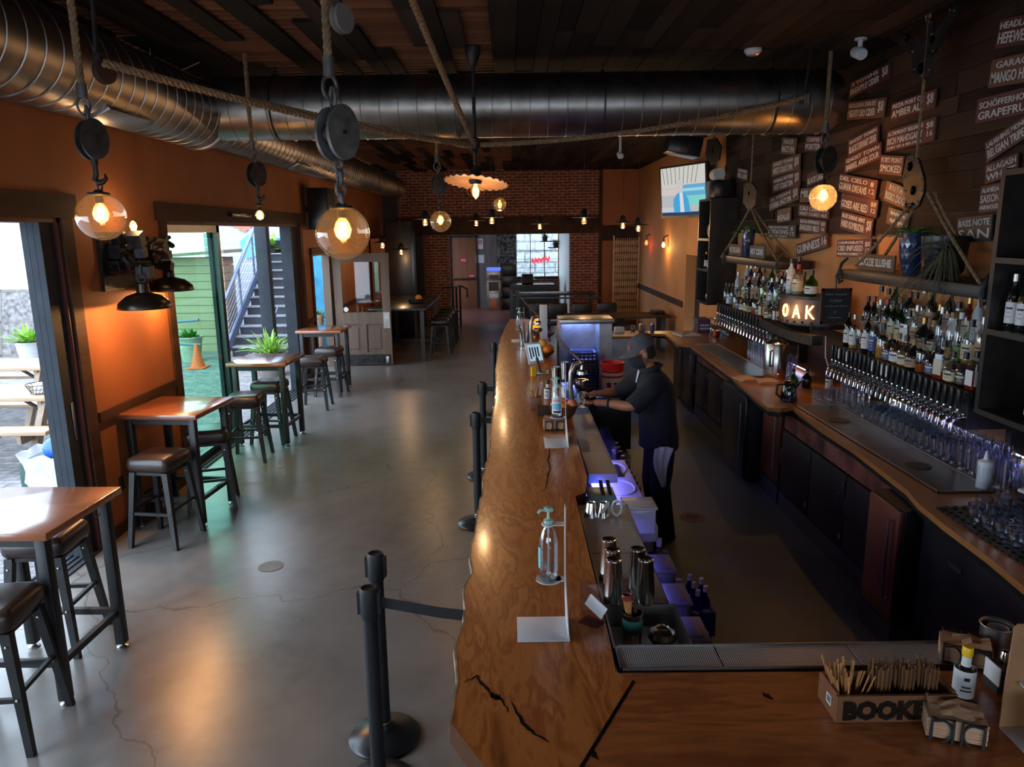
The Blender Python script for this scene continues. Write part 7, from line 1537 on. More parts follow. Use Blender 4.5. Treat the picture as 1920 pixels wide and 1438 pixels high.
# straw box with burnt lettering
cr = wood('crate_wood', [(.25, (.13, .048, .018)), (.75, (.22, .085, .032))], .5, 'X', 5.)
p0 = pZ(1566, 1356, BZ); p1 = pZ(1735, 1348, BZ); L_ = .345; D_ = .125; H_ = .085; rz = .0
t = thing('straw_box', 'wooden box burnt with large letters holding straws and stirrers', 'box', p0); Mx = Matrix.Translation(p0) @ Matrix.Rotation(rz, 4, 'Z')
for nm, aa, bb in (('front_board', (0, 0, .001), (L_, .010, H_)), ('back_board', (0, D_-.01, .001), (L_, D_, H_)), ('end_board', (0, .0105, .001), (.010, D_-.0105, H_+.005)), ('end_board', (L_-.01, .0105, .001), (L_, D_-.0105, H_+.005)), ('base_board', (.0105, .0105, .001), (L_-.0105, D_-.0105, .008))):
    m = MB(); m.box(aa, bb, bev=.001); m.xf(Mx); m.build(nm, cr, t, smooth=False)
ux = Mx.to_3x3() @ V((1, 0, 0)); text_mesh("BOOKER'S", .1, M['resin'], t, Mx @ V((L_*.53, -.0005, H_*.48)), ux, V((0, 0, 1)), fit=(L_*.95, H_*.76), bold=.007, ext=.0006)
m = MB(); m.box((-.0015, .035, .03), (-.0004, .065, .06)); m.xf(Mx); s = m.build('sticker', M['paper'], t, smooth=False); m = MB()
for k in range(4): m.box((-.0022, .038+k*.006, .036), (-.0014, .041+k*.006, .056))
m.xf(Mx); m.build('sticker_print', M['iron'], s, smooth=False)
rr = random.Random(14); stick = plain('wood_stirrer', srgb(190, 138, 84), .7, var=.1); strawm = plain('brown_straw', srgb(112, 74, 42), .6, var=.1)
for k in range(34):
    bx, by = rr.uniform(.03, .085), rr.uniform(.03, .10); tx, ty = bx+(bx-.057)*1.6+rr.uniform(-.01, .01), by+(by-.065)*.7+rr.uniform(-.01, .01); h = rr.uniform(.115, .15)
    m = MB(); a, b = V((bx, by, .009)), V((tx, ty, h)); w_ = V((.0028, .001, 0)); dn = V((0, .0008, 0)); m.quadstrip([[a-w_-dn, a+w_-dn, a+w_+dn, a-w_+dn], [b-w_-dn, b+w_-dn, b+w_+dn, b-w_+dn]]); m.xf(Mx)
    tag(m.build('stir_stick', stick, smooth=False), 'flat wooden stirrer standing in the lettered box', 'stirrer', 'wooden stirrers in the lettered box')
for c in range(3):
    n = 0
    for k in range(32):
        a = k*2.4; q = .027*math.sqrt((k+.5)/32); bx, by = .150+c*.068+q*math.cos(a), .065+q*1.25*math.sin(a); h = rr.uniform(.135, .155)
        m = MB(); m.tube([(bx, by, .009), (bx+(bx-(.150+c*.068))*.16, by+(by-.065)*.16, h)], .0024, 6); m.xf(Mx); tag(m.build('straw', strawm), 'thin brown straw in the %s bundle of the lettered box' % ['first', 'middle', 'last'][c], 'straw', 'brown straws, %s bundle' % ['first', 'middle', 'last'][c])
# bitters
def bitters(label, p, sc=1., capc=None, wrap=True):
    t = thing('bitters_bottle', label, 'bottle', p); m = MB(); m.lathe([(.001, .0005), (.027, .0005), (.029, .006), (.029, .075), (.026, .088), (.013, .10), (.0115, .135)], p, 22, sx=sc, sy=sc); m.build('glass_body', GL['dark'], t)
    m = MB(); m.lathe([(.0300, .004), (.0305, .092)], p, 22, caps=False, sx=sc, sy=sc); w = m.build('paper_wrap', M['paper'], t); m = MB(); m.lathe([(.0135, .10), (.013, .132)], p, 18, caps=False, sx=sc, sy=sc); m.build('neck_label', M['paper'], t)
    m = MB()
    for k, (z, a) in enumerate(((.03, .5), (.042, .4), (.065, .25))): m.quadstrip([[p+V((.0312*sc*math.cos(-PI/2-.35+q*a/3), .0312*sc*math.sin(-PI/2-.35+q*a/3), z+d)) for q in range(-3, 4)] for d in (-.0025, .0025+.006*(k == 2))], False, False)
    m.build('wrap_print', M['iron'], w)
    m = MB(); m.lathe([(.0145, .132), (.0155, .138), (.0155, .158), (.013, .162), (.001, .162)], p, 18, sx=sc, sy=sc); m.build('cap', capc, t); return t
yel = plain('yellow_cap', srgb(225, 175, 20), .4)
bitters('white-wrapped bitters bottle with yellow cap beside the straw box', pZ(1812, 1310, BZ)+V((0, .02, 0)), 1., yel); bitters('white-wrapped bitters bottle among the things behind the fruit bowl', pZ(1027, 748, BZ), 1.05, M['satin_black'])
# right edge: another sanitizer stand, menu card, steel can, caddy
m0 = pZ(1850, 1420, BZ); t = thing('sanitizer_stand', 'tan bottle stand with white foot and shelf, cut by the edge of the view', 'bottle stand', V((1.50, 1.84, BZ)))
m = MB(); m.box((1.37, 1.66, BZ+.0005), (1.62, 1.84, BZ+.004), bev=.0015); m.build('foot_plate', M['white_metal'], t)
m = MB(); m.slab([(1.37, 1.84, BZ+.004), (1.62, 1.84, BZ+.004), (1.60, 1.88, BZ+.30), (1.415, 1.88, BZ+.30), (1.405, 1.88, BZ+.29), (1.385, 1.86, BZ+.13)], (0, 1, 0), .003); m.build('back_plate', plain('tan_plate', srgb(150, 108, 70), .5, var=.05), t, smooth=False)
m = MB(); m.lathe([(.001, 0), (.055, 0), (.055, .003), (.001, .003)], (1.47, 1.83, BZ+.135), 28); m.build('bottle_shelf', M['white_metal'], t)
m = MB(); m.box((1.43, 1.80, BZ+.262), (1.56, 1.88, BZ+.265)); m.torus((1.47, 1.83, BZ+.264), .022, .003, seg=20, sub=6); m.build('collar', M['white_metal'], t)
t = thing('menu_card', 'cream printed card leaning in a wooden holder at the view edge', 'card', (1.46, 1.74, BZ+.005)); m = MB(); m.box((1.405, 1.735, BZ+.012), (1.52, 1.738, BZ+.12), rot=Matrix.Rotation(-.35, 3, 'X')); m.build('card', LB['cream'], t, smooth=False); m = MB(); m.box((1.40, 1.72, BZ+.0045), (1.53, 1.76, BZ+.014)); m.build('holder', cr, t, smooth=False); m = MB()
for k in range(5): m.box((1.415, 1.7335, BZ+.04+k*.013), (1.47, 1.7345, BZ+.043+k*.013), rot=Matrix.Rotation(-.35, 3, 'X'), about=(1.46, 1.7365, BZ+.066))
m.build('card_print', M['iron'], t, smooth=False)
p = V((1.60, 2.22, BZ+.0005)); t = thing('steel_canister', 'open steel canister behind the edge bottle stand', 'canister', p); m = MB(); m.lathe([(.001, 0), (.045, 0), (.047, .005), (.047, .095), (.052, .10), (.050, .103), (.044, .098), (.042, .02), (.001, .02)], p, 28); m.build('can', M['brushed'], t); m = MB(); m.lathe([(.030, .06), (.032, .09), (.028, .09)], p+V((.005, 0, 0)), 20, caps=False); m.build('liner', M['white'], t)
p = V((1.66, 2.02, BZ+.0005)); t = thing('condiment_rack', 'dark rack with white packets and silver shaker at the view edge', 'rack', p); m = MB(); m.box((1.46, 1.99, BZ+.001), (1.60, 2.06, BZ+.08)); m.build('rack', M['rubber'], t, smooth=False)
m = MB(); m.box((1.458, 1.985, BZ+.03), (1.462, 2.055, BZ+.09)); m.build('packet', M['paper'], t, smooth=False); m = MB(); m.lathe([(.015, .08), (.016, .11), (.012, .122), (.001, .126)], (1.50, 2.03, BZ), 16); m.build('shaker', M['chrome'], t)
# far bar things: straw box, dark box, bowls, oranges, tins, presses, tablet
p = pZ(1003, 766, BZ); t = thing('straw_box', 'small wooden box of straws by the dark tray', 'box', p); m = MB(); m.box(p+V((-.04, -.05, .001)), p+V((.05, .06, .10)), bev=.004); m.build('box', cr, t)
m = MB()
for k in range(30): a = rr.uniform(0, 6.28); q = rr.uniform(0, .035); m.tube([p+V((q*math.cos(a), q*math.sin(a), .095)), p+V((q*1.7*math.cos(a), q*1.7*math.sin(a), .17+rr.uniform(-.02, .02)))], .0035, 5)
o = m.build('straw_bundle', stick, t); o['kind'] = 'stuff'
p = pZ(1012, 778, BZ); m = MB(); m.box(p+V((-.02, -.04, .001)), p+V((.10, .04, .07)), bev=.004); tag(m.build('dark_caddy', M['darkwood']), 'dark wooden caddy before the small straw box', 'caddy')
orange = plain('orange_peel', srgb(225, 125, 35), .5, var=.08, scale=30, bump=.1); lemon = plain('lemon_peel', srgb(220, 165, 60), .5, var=.08, scale=30, bump=.1); peach = plain('grapefruit_peel', srgb(215, 130, 90), .5, var=.08, scale=30, bump=.1)
def fruit_bowl(label, p, r, h, fruit, flabels, mt):
    t = tag((lambda m: m.build('fruit_bowl', mt))(MB().lathe([(.001, 0), (r*.55, 0), (r*.8, h*.4), (r, h), (r*.95, h), (r*.74, h*.42), (r*.5, .012), (.001, .012)], p, 28)), label, 'fruit bowl')
    for (dx, dy, dz, rr_, fm), fl in zip(fruit, flabels): m = MB(); m.ball(p+V((dx, dy, dz)), rr_, 16, sc=(1, 1, .95)); tag(m.build('citrus_fruit', fm), fl, 'fruit')
bw = plain('wooden_bowl', (.10, .038, .020), .4, var=.15)
p = pZ(1052, 786, BZ)+V((.02, .06, 0)); fruit_bowl('square-sided wooden bowl of grapefruit behind the labelled sanitizer', p, .115, .10, [(-.06, .0, .09, .042, orange), (.065, -.01, .10, .042, peach), (.0, .05, .10, .042, peach), (0, -.05, .085, .04, orange)], ['orange fruit at the slab side of the wooden bowl behind the labelled sanitizer', 'pinkish fruit at the press side of the bowl behind the labelled sanitizer', 'pinkish fruit at the back of the bowl behind the labelled sanitizer', 'orange fruit hidden by the labelled sanitizer bottle in the wooden bowl'], bw)
p = pZ(1012, 668, BZ)+V((.03, 0, 0)); fruit_bowl('wooden bowl heaped with yellow and orange citrus', p, .14, .06, [(-.05, -.03, .09, .05, orange), (.05, -.05, .085, .05, orange), (.0, .05, .09, .05, orange), (.0, -.02, .15, .05, lemon), (.09, .03, .085, .045, orange), (-.09, .03, .08, .042, lemon)], ['orange at the slab edge of the heaped citrus bowl', 'orange nearest in the heaped citrus bowl', 'orange at the back of the heaped citrus bowl', 'yellow lemon on top of the heaped citrus bowl', 'orange at the press side of the heaped citrus bowl', 'small lemon at the edge of the heaped citrus bowl'], bw)
p = pZ(1012, 634, BZ)+V((.05, .1, 0)); fruit_bowl('wide wooden bowl with one citrus, beyond the heaped bowl', p, .17, .07, [(.0, 0, .075, .06, peach)], ['single pale orange fruit in the wide wooden bowl'], bw)
for k, (px_, py_, lb) in enumerate(((1043, 722, 'upright steel tin behind the fruit bowl, first of two'), (1060, 712, 'upright steel tin behind the fruit bowl, second of two'))):
    p = pZ(px_, py_, BZ); m = MB(); m.lathe([(.001, .001), (.035, .001), (.045, .17), (.043, .17), (.034, .01), (.001, .008)], p, 24); tag(m.build('shaker_tin', M['steel']), lb, 'shaker')
def press(label, p, sc, ang):
    t = thing('citrus_press', label, 'citrus press', p); R3 = Matrix.Rotation(ang, 3, 'Z') @ Matrix.Diagonal((sc, sc, sc)); f = lambda x, y, z: p+R3 @ V((x, y, z))
    pm = plain('press_pewter', (.30, .25, .22), .3, .9, var=.1); m = MB(); m.lathe([(.001, 0), (.10*sc, 0), (.10*sc, .015*sc), (.03*sc, .03*sc), (.001, .03*sc)], p+R3 @ V((.04, 0, 0)), 24); m.build('base', pm, t)
    m = MB(); m.tube([f(-.05, 0, .02), f(-.07, 0, .2), f(-.065, 0, .34), f(-.03, 0, .42), f(.03, 0, .43)], [.028*sc, .026*sc, .026*sc, .03*sc, .026*sc], 12); m.build('column', pm, t)
    m = MB(); m.lathe([(.02*sc, -.02*sc), (.055*sc, .0), (.05*sc, .03*sc), (.02*sc, .05*sc), (.012*sc, .10*sc)], f(.05, 0, .32), 20); m.build('plunger', M['steel'], t)
    m = MB(); m.lathe([(.02*sc, 0), (.062*sc, .02*sc), (.066*sc, .06*sc), (.06*sc, .06*sc), (.02*sc, .03*sc)], f(.05, 0, .20), 22); m.tube([f(-.06, 0, .225), f(.0, 0, .225)], .014*sc, 8); m.build('cup', M['steel'], t)
    m = MB(); m.tube([f(.05, 0, .43), f(.02, 0, .47), f(-.10, 0, .58), f(-.22, 0, .72)], [.02*sc, .016*sc, .013*sc, .012*sc], 10); m.ball(f(.04, 0, .44), .03*sc, 12); m.build('lever', M['brass'] if sc > .9 else pm, t); return t
press('pewter citrus press with lever beside the bartender', pZ(1090, 762, BZ)+V((-.03, .05, .0)), .80, .15); press('pewter citrus press with raised lever at the far end of the bar', V((.30, 8.95, BZ)), .85, .4)
p = pZ(1007, 702, BZ); t = thing('tablet_stand', 'grey tablet stand with lit menu screen on the bar', 'tablet', p); R3 = Matrix.Rotation(.5, 3, 'Z') @ Matrix.Rotation(-.4, 3, 'X'); Mx = Matrix.Translation(p+V((.02, .05, .0))) @ R3.to_4x4(); m = MB(); m.box((-.09, -.008, .10), (.09, .008, .32), bev=.004); m.xf(Mx); m.build('tablet', M['white_metal'], t)
m = MB(); m.box((-.075, -.0105, .13), (.075, -.0085, .30)); m.xf(Mx); s = m.build('screen', glow('tablet_screen', (.45, .65, .8), .8), t, smooth=False); m = MB()
for k in range(4): m.box((-.06+k*.03, -.012, .15+.02*(k % 2)), (-.045+k*.03, -.0106, .27))
m.xf(Mx); m.build('screen_print', M['iron'], s, smooth=False); m = MB(); m.box(p+V((-.06, -.03, .001)), p+V((.12, .14, .02)), bev=.005); m.tube([p+V((.03, .08, .015)), p+V((.0, .02, .16))], .015, 8); m.build('foot', M['brushed'], t)
m = MB(); m.box(p+V((-.06, -.10, .001)), p+V((-.02, -.06, .09)), rot=Matrix.Rotation(.3, 3, 'Z')); tag(m.build('yellow_card', yel, smooth=False), 'small yellow card standing before the tablet', 'card')
p = V((.36, 10.6, BZ)); t = thing('glow_lantern', 'small glowing orange lantern at the far end of the bar', 'lantern', p); m = MB(); m.lathe([(.04, .001), (.09, .06), (.09, .10), (.05, .15), (.001, .16)], p, 16); m.build('shade', glow('lantern_orange', (1., .32, .02), 1.4), t); m = MB(); m.lathe([(.03, .155), (.03, .175), (.001, .175)], p, 12); m.lathe([(.095, .07), (.093, .09)], p, 16, caps=False); m.build('cap', M['iron'], t)
p = V((.18, 9.0, BZ)); t = thing('utensil_jar', 'clear jar of bar tools at the far end of the bar', 'jar', p); m = MB(); m.lathe([(.001, .001), (.07, .001), (.08, .16), (.076, .16), (.066, .01)], p, 20); m.build('jar', M['glass'], t); m = MB()
for k in range(7): a = k*.9; m.tube([p+V((.03*math.cos(a), .03*math.sin(a), .01)), p+V((.08*math.cos(a), .07*math.sin(a), .24+.03*(k % 3)))], .006, 6)
m.build('utensil', M['iron'], t)
p = pZ(985, 655, BZ); t = thing('acrylic_stand', 'clear acrylic stand lying on the slab before the fruit bowls', 'stand', p); m = MB(); m.box(p+V((-.12, -.03, .001)), p+V((.10, .03, .006))); m.box(p+V((.098, -.03, .006)), p+V((.103, .03, .20))); m.build('panel', M['glass'], t, smooth=False)
m = MB(); m.box((.38, 9.55, BZ+.001), (.48, 9.6, BZ+.45), bev=.003); tag(m.build('divider_board', M['white_metal']), 'tall narrow white divider at the far end of the bar', 'divider')
# glasses, bottles and boxes below the slab
for i in range(2):
    for j in range(8): dup(tallg, (.66+i*.075, 5.08+j*.085, .801), 0, 'tall glass lit violet below the ribbed tray', 'violet-lit glasses under the bar', .8)
for j in range(8): dup(wine, (.55+(j % 2)*.10, 7.0+(j//2)*.11, .801), 0, 'stemmed glass lit blue under the bar beyond the press', 'blue-lit stemmed glasses under the bar')
bottle('green-necked bottle standing among the blue-lit glasses', 'tall', 'green', 'lime', None, 'black', (.68, 6.85, .801), .9, None, .95)
r2 = random.Random(31)
for k in range(13):
    y = 4.2+k*.115; cpx_ = ['black', 'black', 'white', 'red', 'black', 'red', 'silver', 'black', 'black', 'silver', 'black', 'black', 'black'][k]
    bottle('%s-capped bottle in the speed rail, %s from the ice bin end' % (cpx_, ordn(k+1)), 'tall', 'dark' if k % 3 else 'clear', None if k % 3 else 'amber', 'white' if k % 2 else 'cream', cpx_, (.82, y, .5405), .6, 'speed rail bottles', 1.0)
for k in range(9):
    y = 2.5+k*.16; bottle('bottle in the corner speed rail, %s from the bar return' % ordn(k+1), 'tall', ['dark', 'blue', 'clear'][k % 3], None, 'white' if k % 2 else None, ['black', 'silver', 'blue' if False else 'white'][k % 3], (.80, y, .5205), .6, 'corner speed rail bottles', 1.0)
gl_ = plain('grey_lid_plastic', srgb(92, 94, 100), .5, var=.04)
for k, (y, lb) in enumerate(((2.66, 'grey rounded bin lid under the bar, closest to the bar return'), (2.95, 'grey rounded bin lid under the bar, middle one'), (3.25, 'grey rounded bin lid under the bar, farthest one'))):
    t = thing('condiment_bin', lb, 'bin', (.69, y, .801), group='grey rounded bins under the bar'); m = MB(); m.box((.635, y-.09, .801), (.755, y+.09, .95), bev=.035, seg=4); m.build('bin', gl_, t); m = MB(); m.box((.63, y-.095, .93), (.76, y+.095, .945), bev=.006); m.build('lid_rim', gl_, t)
t = thing('blue_crate', 'blue plastic crate holding bottle pourers under the bar', 'crate', (.95, 3.45, .42)); m = MB(); x0, x1, y0, y1, z0, z1 = .885, 1.0, 3.34, 3.58, .50, .63
for aa, bb in (((x0, y0, z0), (x1, y0+.012, z1)), ((x0, y1-.012, z0), (x1, y1, z1)), ((x0, y0, z0), (x0+.012, y1, z1)), ((x1-.012, y0, z0), (x1, y1, z1)), ((x0, y0, z0), (x1, y1, z0+.01))): m.box(aa, bb)
m.build('crate', plain('crate_blue', (.02, .05, .16), .4), t, smooth=False); m = MB(); m.box((.89, 3.36, .02), (.99, 3.56, .498)); tag(m.build('step_stool', M['rubber'], smooth=False), 'black box supporting the blue crate', 'box')
for k in range(5): bottle('blue-tinted squeeze bottle in the blue crate, %s from its near side' % ordn(k+1), 'tall', 'blue', None, 'white', 'white', (.915+.05*(k % 2), 3.375+k*.042, .5105), .5, 'bottles in the blue crate', .72)
for k, (x, y, lb) in enumerate(((.80, 2.42, 'faceted clear ashtray on the rail corner, aisle side'), (.71, 2.40, 'faceted clear ashtray on the rail corner, bar side'))):
    m = MB(); m.lathe([(.001, .801), (.035, .801), (.048, .83), (.044, .86), (.030, .85), (.02, .82), (.001, .82)], (x-.02-.04*k, y, 0), 8); tag(m.build('glass_ashtray', plain('violet_glass', (.30, .28, .60), .1, var=.1, coat=.5), smooth=False), lb, 'ashtray')
# buckets
b0 = pY(1147, 738, 8.2); t = thing('bucket_cart', 'dark cart under the red and white buckets', 'cart', (b0.x, 8.2, 0)); m = MB(); m.box((b0.x-.2, 8.02, .05), (b0.x+.2, 8.4, b0.z-.001), bev=.01); m.build('cart', M['satin_black'], t)
m = MB(); m.lathe([(.11, 0), (.115, .22), (.125, .225), (.125, .24), (.13, .245), (.13, .255), (.118, .255), (.105, .01), (.001, .008)], (b0.x, 8.2, b0.z), 28); o = tag(m.build('white_bucket', M['white']), 'white printed bucket nested under the red bucket', 'bucket'); m = MB()
for a in (-2.0, -1.3): m.quadstrip([[(b0.x+.116*math.cos(a+.22*q/3), 8.2+.116*math.sin(a+.22*q/3), b0.z+z) for q in range(-3, 4)] for z in (.09, .15)], False, False)
m.build('bucket_print', LQ['red'], o)
m = MB(); m.lathe([(.119, .20), (.125, .27), (.13, .275), (.13, .29), (.126, .295), (.135, .36), (.138, .37), (.128, .37), (.112, .20), (.001, .2)], (b0.x, 8.2, b0.z), 28); tag(m.build('red_bucket', plain('bucket_red', srgb(195, 40, 35), .45, var=.04)), 'red plastic bucket nested in the white printed bucket', 'bucket')
m = MB(); q = pZ(1298, 970, .0065); m.lathe([(.06, .001), (.11, .001), (.11, .003), (.06, .003)], (q.x, q.y, .006), 28, caps=False); o = tag(m.build('floor_drain', plain('tan_drain', (.12, .085, .07), .7)), 'round floor drain cover in the service aisle', 'drain cover'); m = MB(); m.lathe([(.001, .001), (.058, .001), (.058, .002), (.001, .002)], (q.x, q.y, .006), 24); m.build('drain_plate', plain('rust_drain', (.075, .035, .028), .7), o)

# ---------------------------------------------------------------- the bartender
def skin_obj(verts, edges, radii, root=0, sub=1):
    me = bpy.data.meshes.new('tmp'); me.from_pydata([V(v) for v in verts], edges, []); o = bpy.data.objects.new('tmp', me); COL.objects.link(o)
    md = o.modifiers.new('skin', 'SKIN'); md.use_smooth_shade = True
    for i, r in enumerate(radii): sv = me.skin_vertices[0].data[i]; sv.radius = (r, r) if not isinstance(r, tuple) else r; sv.use_root = (i == root)
    if sub: s = o.modifiers.new('sub', 'SUBSURF'); s.levels = sub
    dg = bpy.context.evaluated_depsgraph_get(); out = bpy.data.meshes.new_from_object(o.evaluated_get(dg)); bpy.data.objects.remove(o); return out
PX, PY = 1.17, 5.75
F = lambda f, l, z: V((PX-f, PY-l, z))             # f forward (towards the bar), l to the person's left (towards the camera)
vs, es, rs = [], [], []
def node(p, r, par=None):
    vs.append(p); rs.append(r)
    if par is not None: es.append((par, len(vs)-1))
    return len(vs)-1
pel = node(F(-.02, 0, .90), .12); sp1 = node(F(.0, 0, 1.08), .115, pel); sp2 = node(F(.03, 0, 1.28), .125, sp1); nk = node(F(.07, 0, 1.40), .060, sp2); hd0 = node(F(.10, 0, 1.47), .058, nk)
HANDS = {}
for s, sh_, el, wr, hand in ((1, F(.04, .19, 1.33), F(.24, .24, 1.155), F(.44, .13, 1.165), F(.53, .10, 1.165)), (-1, F(.06, -.19, 1.33), F(.27, -.24, 1.16), F(.45, -.10, 1.19), F(.54, -.06, 1.195))):
    a = node(sh_, .062, sp2); a2 = node(lerp(sh_, el, .5), .052, a); b = node(el, .044, a2); b2 = node(lerp(el, wr, .35), .044, b); c = node(wr, .029, b2); h = node(hand, (.034, .020), c); HANDS[s] = (h, wr, hand)
    hip = node(F(-.03, s*.10, .84), .095, pel); kn = node(F(.01 if s < 0 else -.02, s*.11, .47), .062, hip); cf = node(F(-.03 if s < 0 else -.06, s*.11, .32), .055, kn); an = node(F(-.04 if s < 0 else -.08, s*.11, .09), .040, cf); node(F(.10 if s < 0 else .06, s*.12, .045), .038, an)
body = skin_obj(vs, es, rs, pel, 2)
bmx = bmesh.new(); bmx.from_mesh(body); bpy.data.meshes.remove(body)
fm = MB()
hc = F(.135, 0, 1.545); tilt = Matrix.Rotation(-.38, 3, 'Y')         # head bends towards the hands
hp = lambda f, l, z: hc+tilt @ V((-f, -l, z))
def hball(f, l, z, r, sc): 
    n0 = len(fm.bm.verts); fm.ball((0, 0, 0), r, 20, rings=14, sc=(1, 1, 1)); fm.bm.verts.ensure_lookup_table()
    for v in list(fm.bm.verts)[n0:]: v.co = hp(f-v.co.x*sc[0]*-1 if False else f+v.co.x*sc[0], l+v.co.y*sc[1], z+v.co.z*sc[2])
hball(-.015, 0, .03, .095, (1.02, .80, 1.0)); hball(.03, 0, -.03, .075, (.95, .78, 1.18)); hball(.055, 0, -.085, .04, (.8, .9, .7))
hball(.105, 0, -.015, .017, (1.1, .8, 1.3)); hball(.095, .0, -.055, .022, (.6, 1.1, .5))
for s in (-1, 1): hball(-.01, s*.078, -.012, .030, (.75, .35, 1.15)); hball(.082, s*.03, .018, .014, (.6, 1., .7))
# fingers and thumbs around the glass
for s in (1, -1):
    h, wr, hand = HANDS[s]; d = (hand-wr).normalized(); side = d.cross(V((0, 0, 1))).normalized(); up = side.cross(d)
    for k in range(4):
        base = hand+d*.012+side*(-.027+.018*k)*1.0; ln = (.070, .080, .075, .058)[k]
        p1 = base+d*ln*.42+up*.004; p2 = p1+d*ln*.30-up*ln*.18; p3 = p2+d*ln*.10-up*ln*.30
        fm.tube([base-d*.02, base, p1, p2, p3, p3-up*.004], [.010, .0100, .0095, .0088, .0075, .004], 10)
    inn = -side if (hand+side).y > hand.y and s > 0 else (side if s < 0 else -side)
    inn = V((0, 1, 0)) if s > 0 else V((0, -1, 0))
    th = wr+d*.045+inn*.022; fm.tube([th-inn*.015, th, th+d*.03+inn*.018-up*.01, th+d*.058+inn*.016-up*.02], [.013, .0125, .0105, .006], 10)
fm.bm.to_mesh(tmp := bpy.data.meshes.new('tmp')); fm.bm.free(); bmx.from_mesh(tmp); bpy.data.meshes.remove(tmp)
me = bpy.data.meshes.new('body'); bmx.to_mesh(me); bmx.free()
o = bpy.data.objects.new('tmp', me); COL.objects.link(o); md = o.modifiers.new('r', 'REMESH'); md.mode = 'VOXEL'; md.voxel_size = .0055; md.use_smooth_shade = True; sm = o.modifiers.new('s', 'SMOOTH'); sm.iterations = 3; sm.factor = .5
dg = bpy.context.evaluated_depsgraph_get(); bme = bpy.data.meshes.new_from_object(o.evaluated_get(dg)); bpy.data.objects.remove(o)
person = thing('person', 'person in black shirt, grey cap and black mask leaning to the press', 'person', (PX, PY, .006))
iv = world_m(person).inverted()
for v in bme.vertices: v.co = iv @ v.co
bme.materials.clear(); bme.materials.append(plain('skin', srgb(172, 112, 82), .5, var=.04, scale=12)); bo = bpy.data.objects.new('body', bme); COL.objects.link(bo); bo.parent = person
for p_ in bme.polygons: p_.use_smooth = True
cloth = plain('black_shirt', (.006, .0065, .011), .85, var=.25, scale=7, bump=.25); denim = plain('black_trousers', (.008, .008, .011), .9, var=.25, scale=9, bump=.15)
def ring(f, l, z, rf, rl, n=32, wob=.0, ph=0., sl=0.):
    return [F(f+rf*math.cos(2*PI*j/n), l+rl*math.sin(2*PI*j/n), z+sl*math.cos(2*PI*j/n)+wob*math.sin(5*2*PI*j/n+ph)) for j in range(n)]
def wr_(rs_, a): return [[p+V((a*math.sin(9*i+3.1*j), a*math.cos(7*i+2.3*j), 0)) for j, p in enumerate(r)] for i, r in enumerate(rs_)]
m = MB(); m.quadstrip(wr_([ring(-.02, 0, .775, .158, .205, sl=.0, wob=.006), ring(-.02, 0, .86, .155, .20), ring(-.005, 0, .98, .150, .195), ring(.005, 0, 1.10, .150, .200), ring(.015, 0, 1.22, .150, .215), ring(.03, 0, 1.31, .135, .225), ring(.045, 0, 1.365, .105, .175), ring(.06, 0, 1.40, .080, .10), ring(.07, 0, 1.425, .072, .078, sl=-.02)], .003), True, False)
for s, sh_, el in ((1, F(.04, .19, 1.33), F(.24, .24, 1.155)), (-1, F(.06, -.19, 1.33), F(.27, -.24, 1.16))):
    m.tube([lerp(sh_, F(.03, 0, 1.30), .35), sh_, lerp(sh_, el, .35), lerp(sh_, el, .75), lerp(sh_, el, 1.02)], [.085, .088, .082, .078, .076], 20, False)
sh_o = m.build('shirt', cloth, person, ang=70)
m = MB(); m.quadstrip(wr_([ring(.062, 0, 1.405, .084, .10, sl=-.02), ring(.075, 0, 1.44, .080, .084, sl=-.02), ring(.062, 0, 1.415, .098, .108, sl=-.03)], .001), True, False); m.build('collar', cloth, sh_o, ang=70)
m = MB(); m.slab([F(.151, .03, 1.40), F(.151, -.03, 1.40), F(.172, -.008, 1.30), F(.172, .008, 1.30)], (-1, 0, 0), .006); m.build('undershirt', M['paper'], person, smooth=False)
m = MB(); m.quadstrip(wr_([ring(-.02, 0, .96, .125, .165), ring(-.025, 0, .86, .130, .175), ring(-.025, 0, .80, .128, .178)], .002), True, True)
for s in (-1, 1):
    k0, a0 = F(.01 if s < 0 else -.02, s*.11, .47), F(-.04 if s < 0 else -.08, s*.11, .075); m.tube([F(-.025, s*.085, .86), F(-.025, s*.10, .74), lerp(F(-.03, s*.10, .74), k0, .6), k0, lerp(k0, a0, .5), a0], [.095, .105, .092, .080, .074, .070], 20)
m.build('trousers', denim, person, ang=70)
for s in (-1, 1):
    a0 = F(-.04 if s < 0 else -.08, s*.115, 0); m = MB(); rings = []
    for z, l0, l1, w_ in ((.007, -.075, .20, .045), (.03, -.078, .205, .05), (.06, -.07, .17, .046), (.10, -.06, .05, .042)): rings.append([a0+V((-(l0+l1)/2-(l1-l0)/2*math.cos(2*PI*j/20), w_*math.sin(2*PI*j/20), z)) for j in range(20)])
    m.quadstrip(rings); m.build('shoe', M['rubber'], person)
def hp_ring(prof, f0=0, n=28): return [[hp(f0+rf*math.cos(2*PI*j/n)+df, rl*math.sin(2*PI*j/n), z) for j in range(n)] for rf, rl, z, df in prof]
capm = plain('grey_cap', srgb(78, 76, 78), .85, var=.1, scale=20)
m = MB(); m.quadstrip(hp_ring([(.112, .092, .035, -.012), (.113, .093, .06, -.012), (.107, .088, .09, -.014), (.085, .072, .120, -.016), (.05, .042, .138, -.018), (.003, .003, .145, -.018)]), True, True); cp_o = m.build('cap', capm, person, ang=60)
m = MB(); rows = []
for q in (0, .33, .66, 1.): rows.append([hp(.075+.105*q*math.cos(a)**.6 if False else .08*math.cos(a)*(1)+.105*q*max(.0, math.cos(a))**.7+.0, (.086+.006*q)*math.sin(a), .040-.018*q-.02*math.sin(a)**2*q) for a in [(-1.25+2.5*j/16) for j in range(17)]])
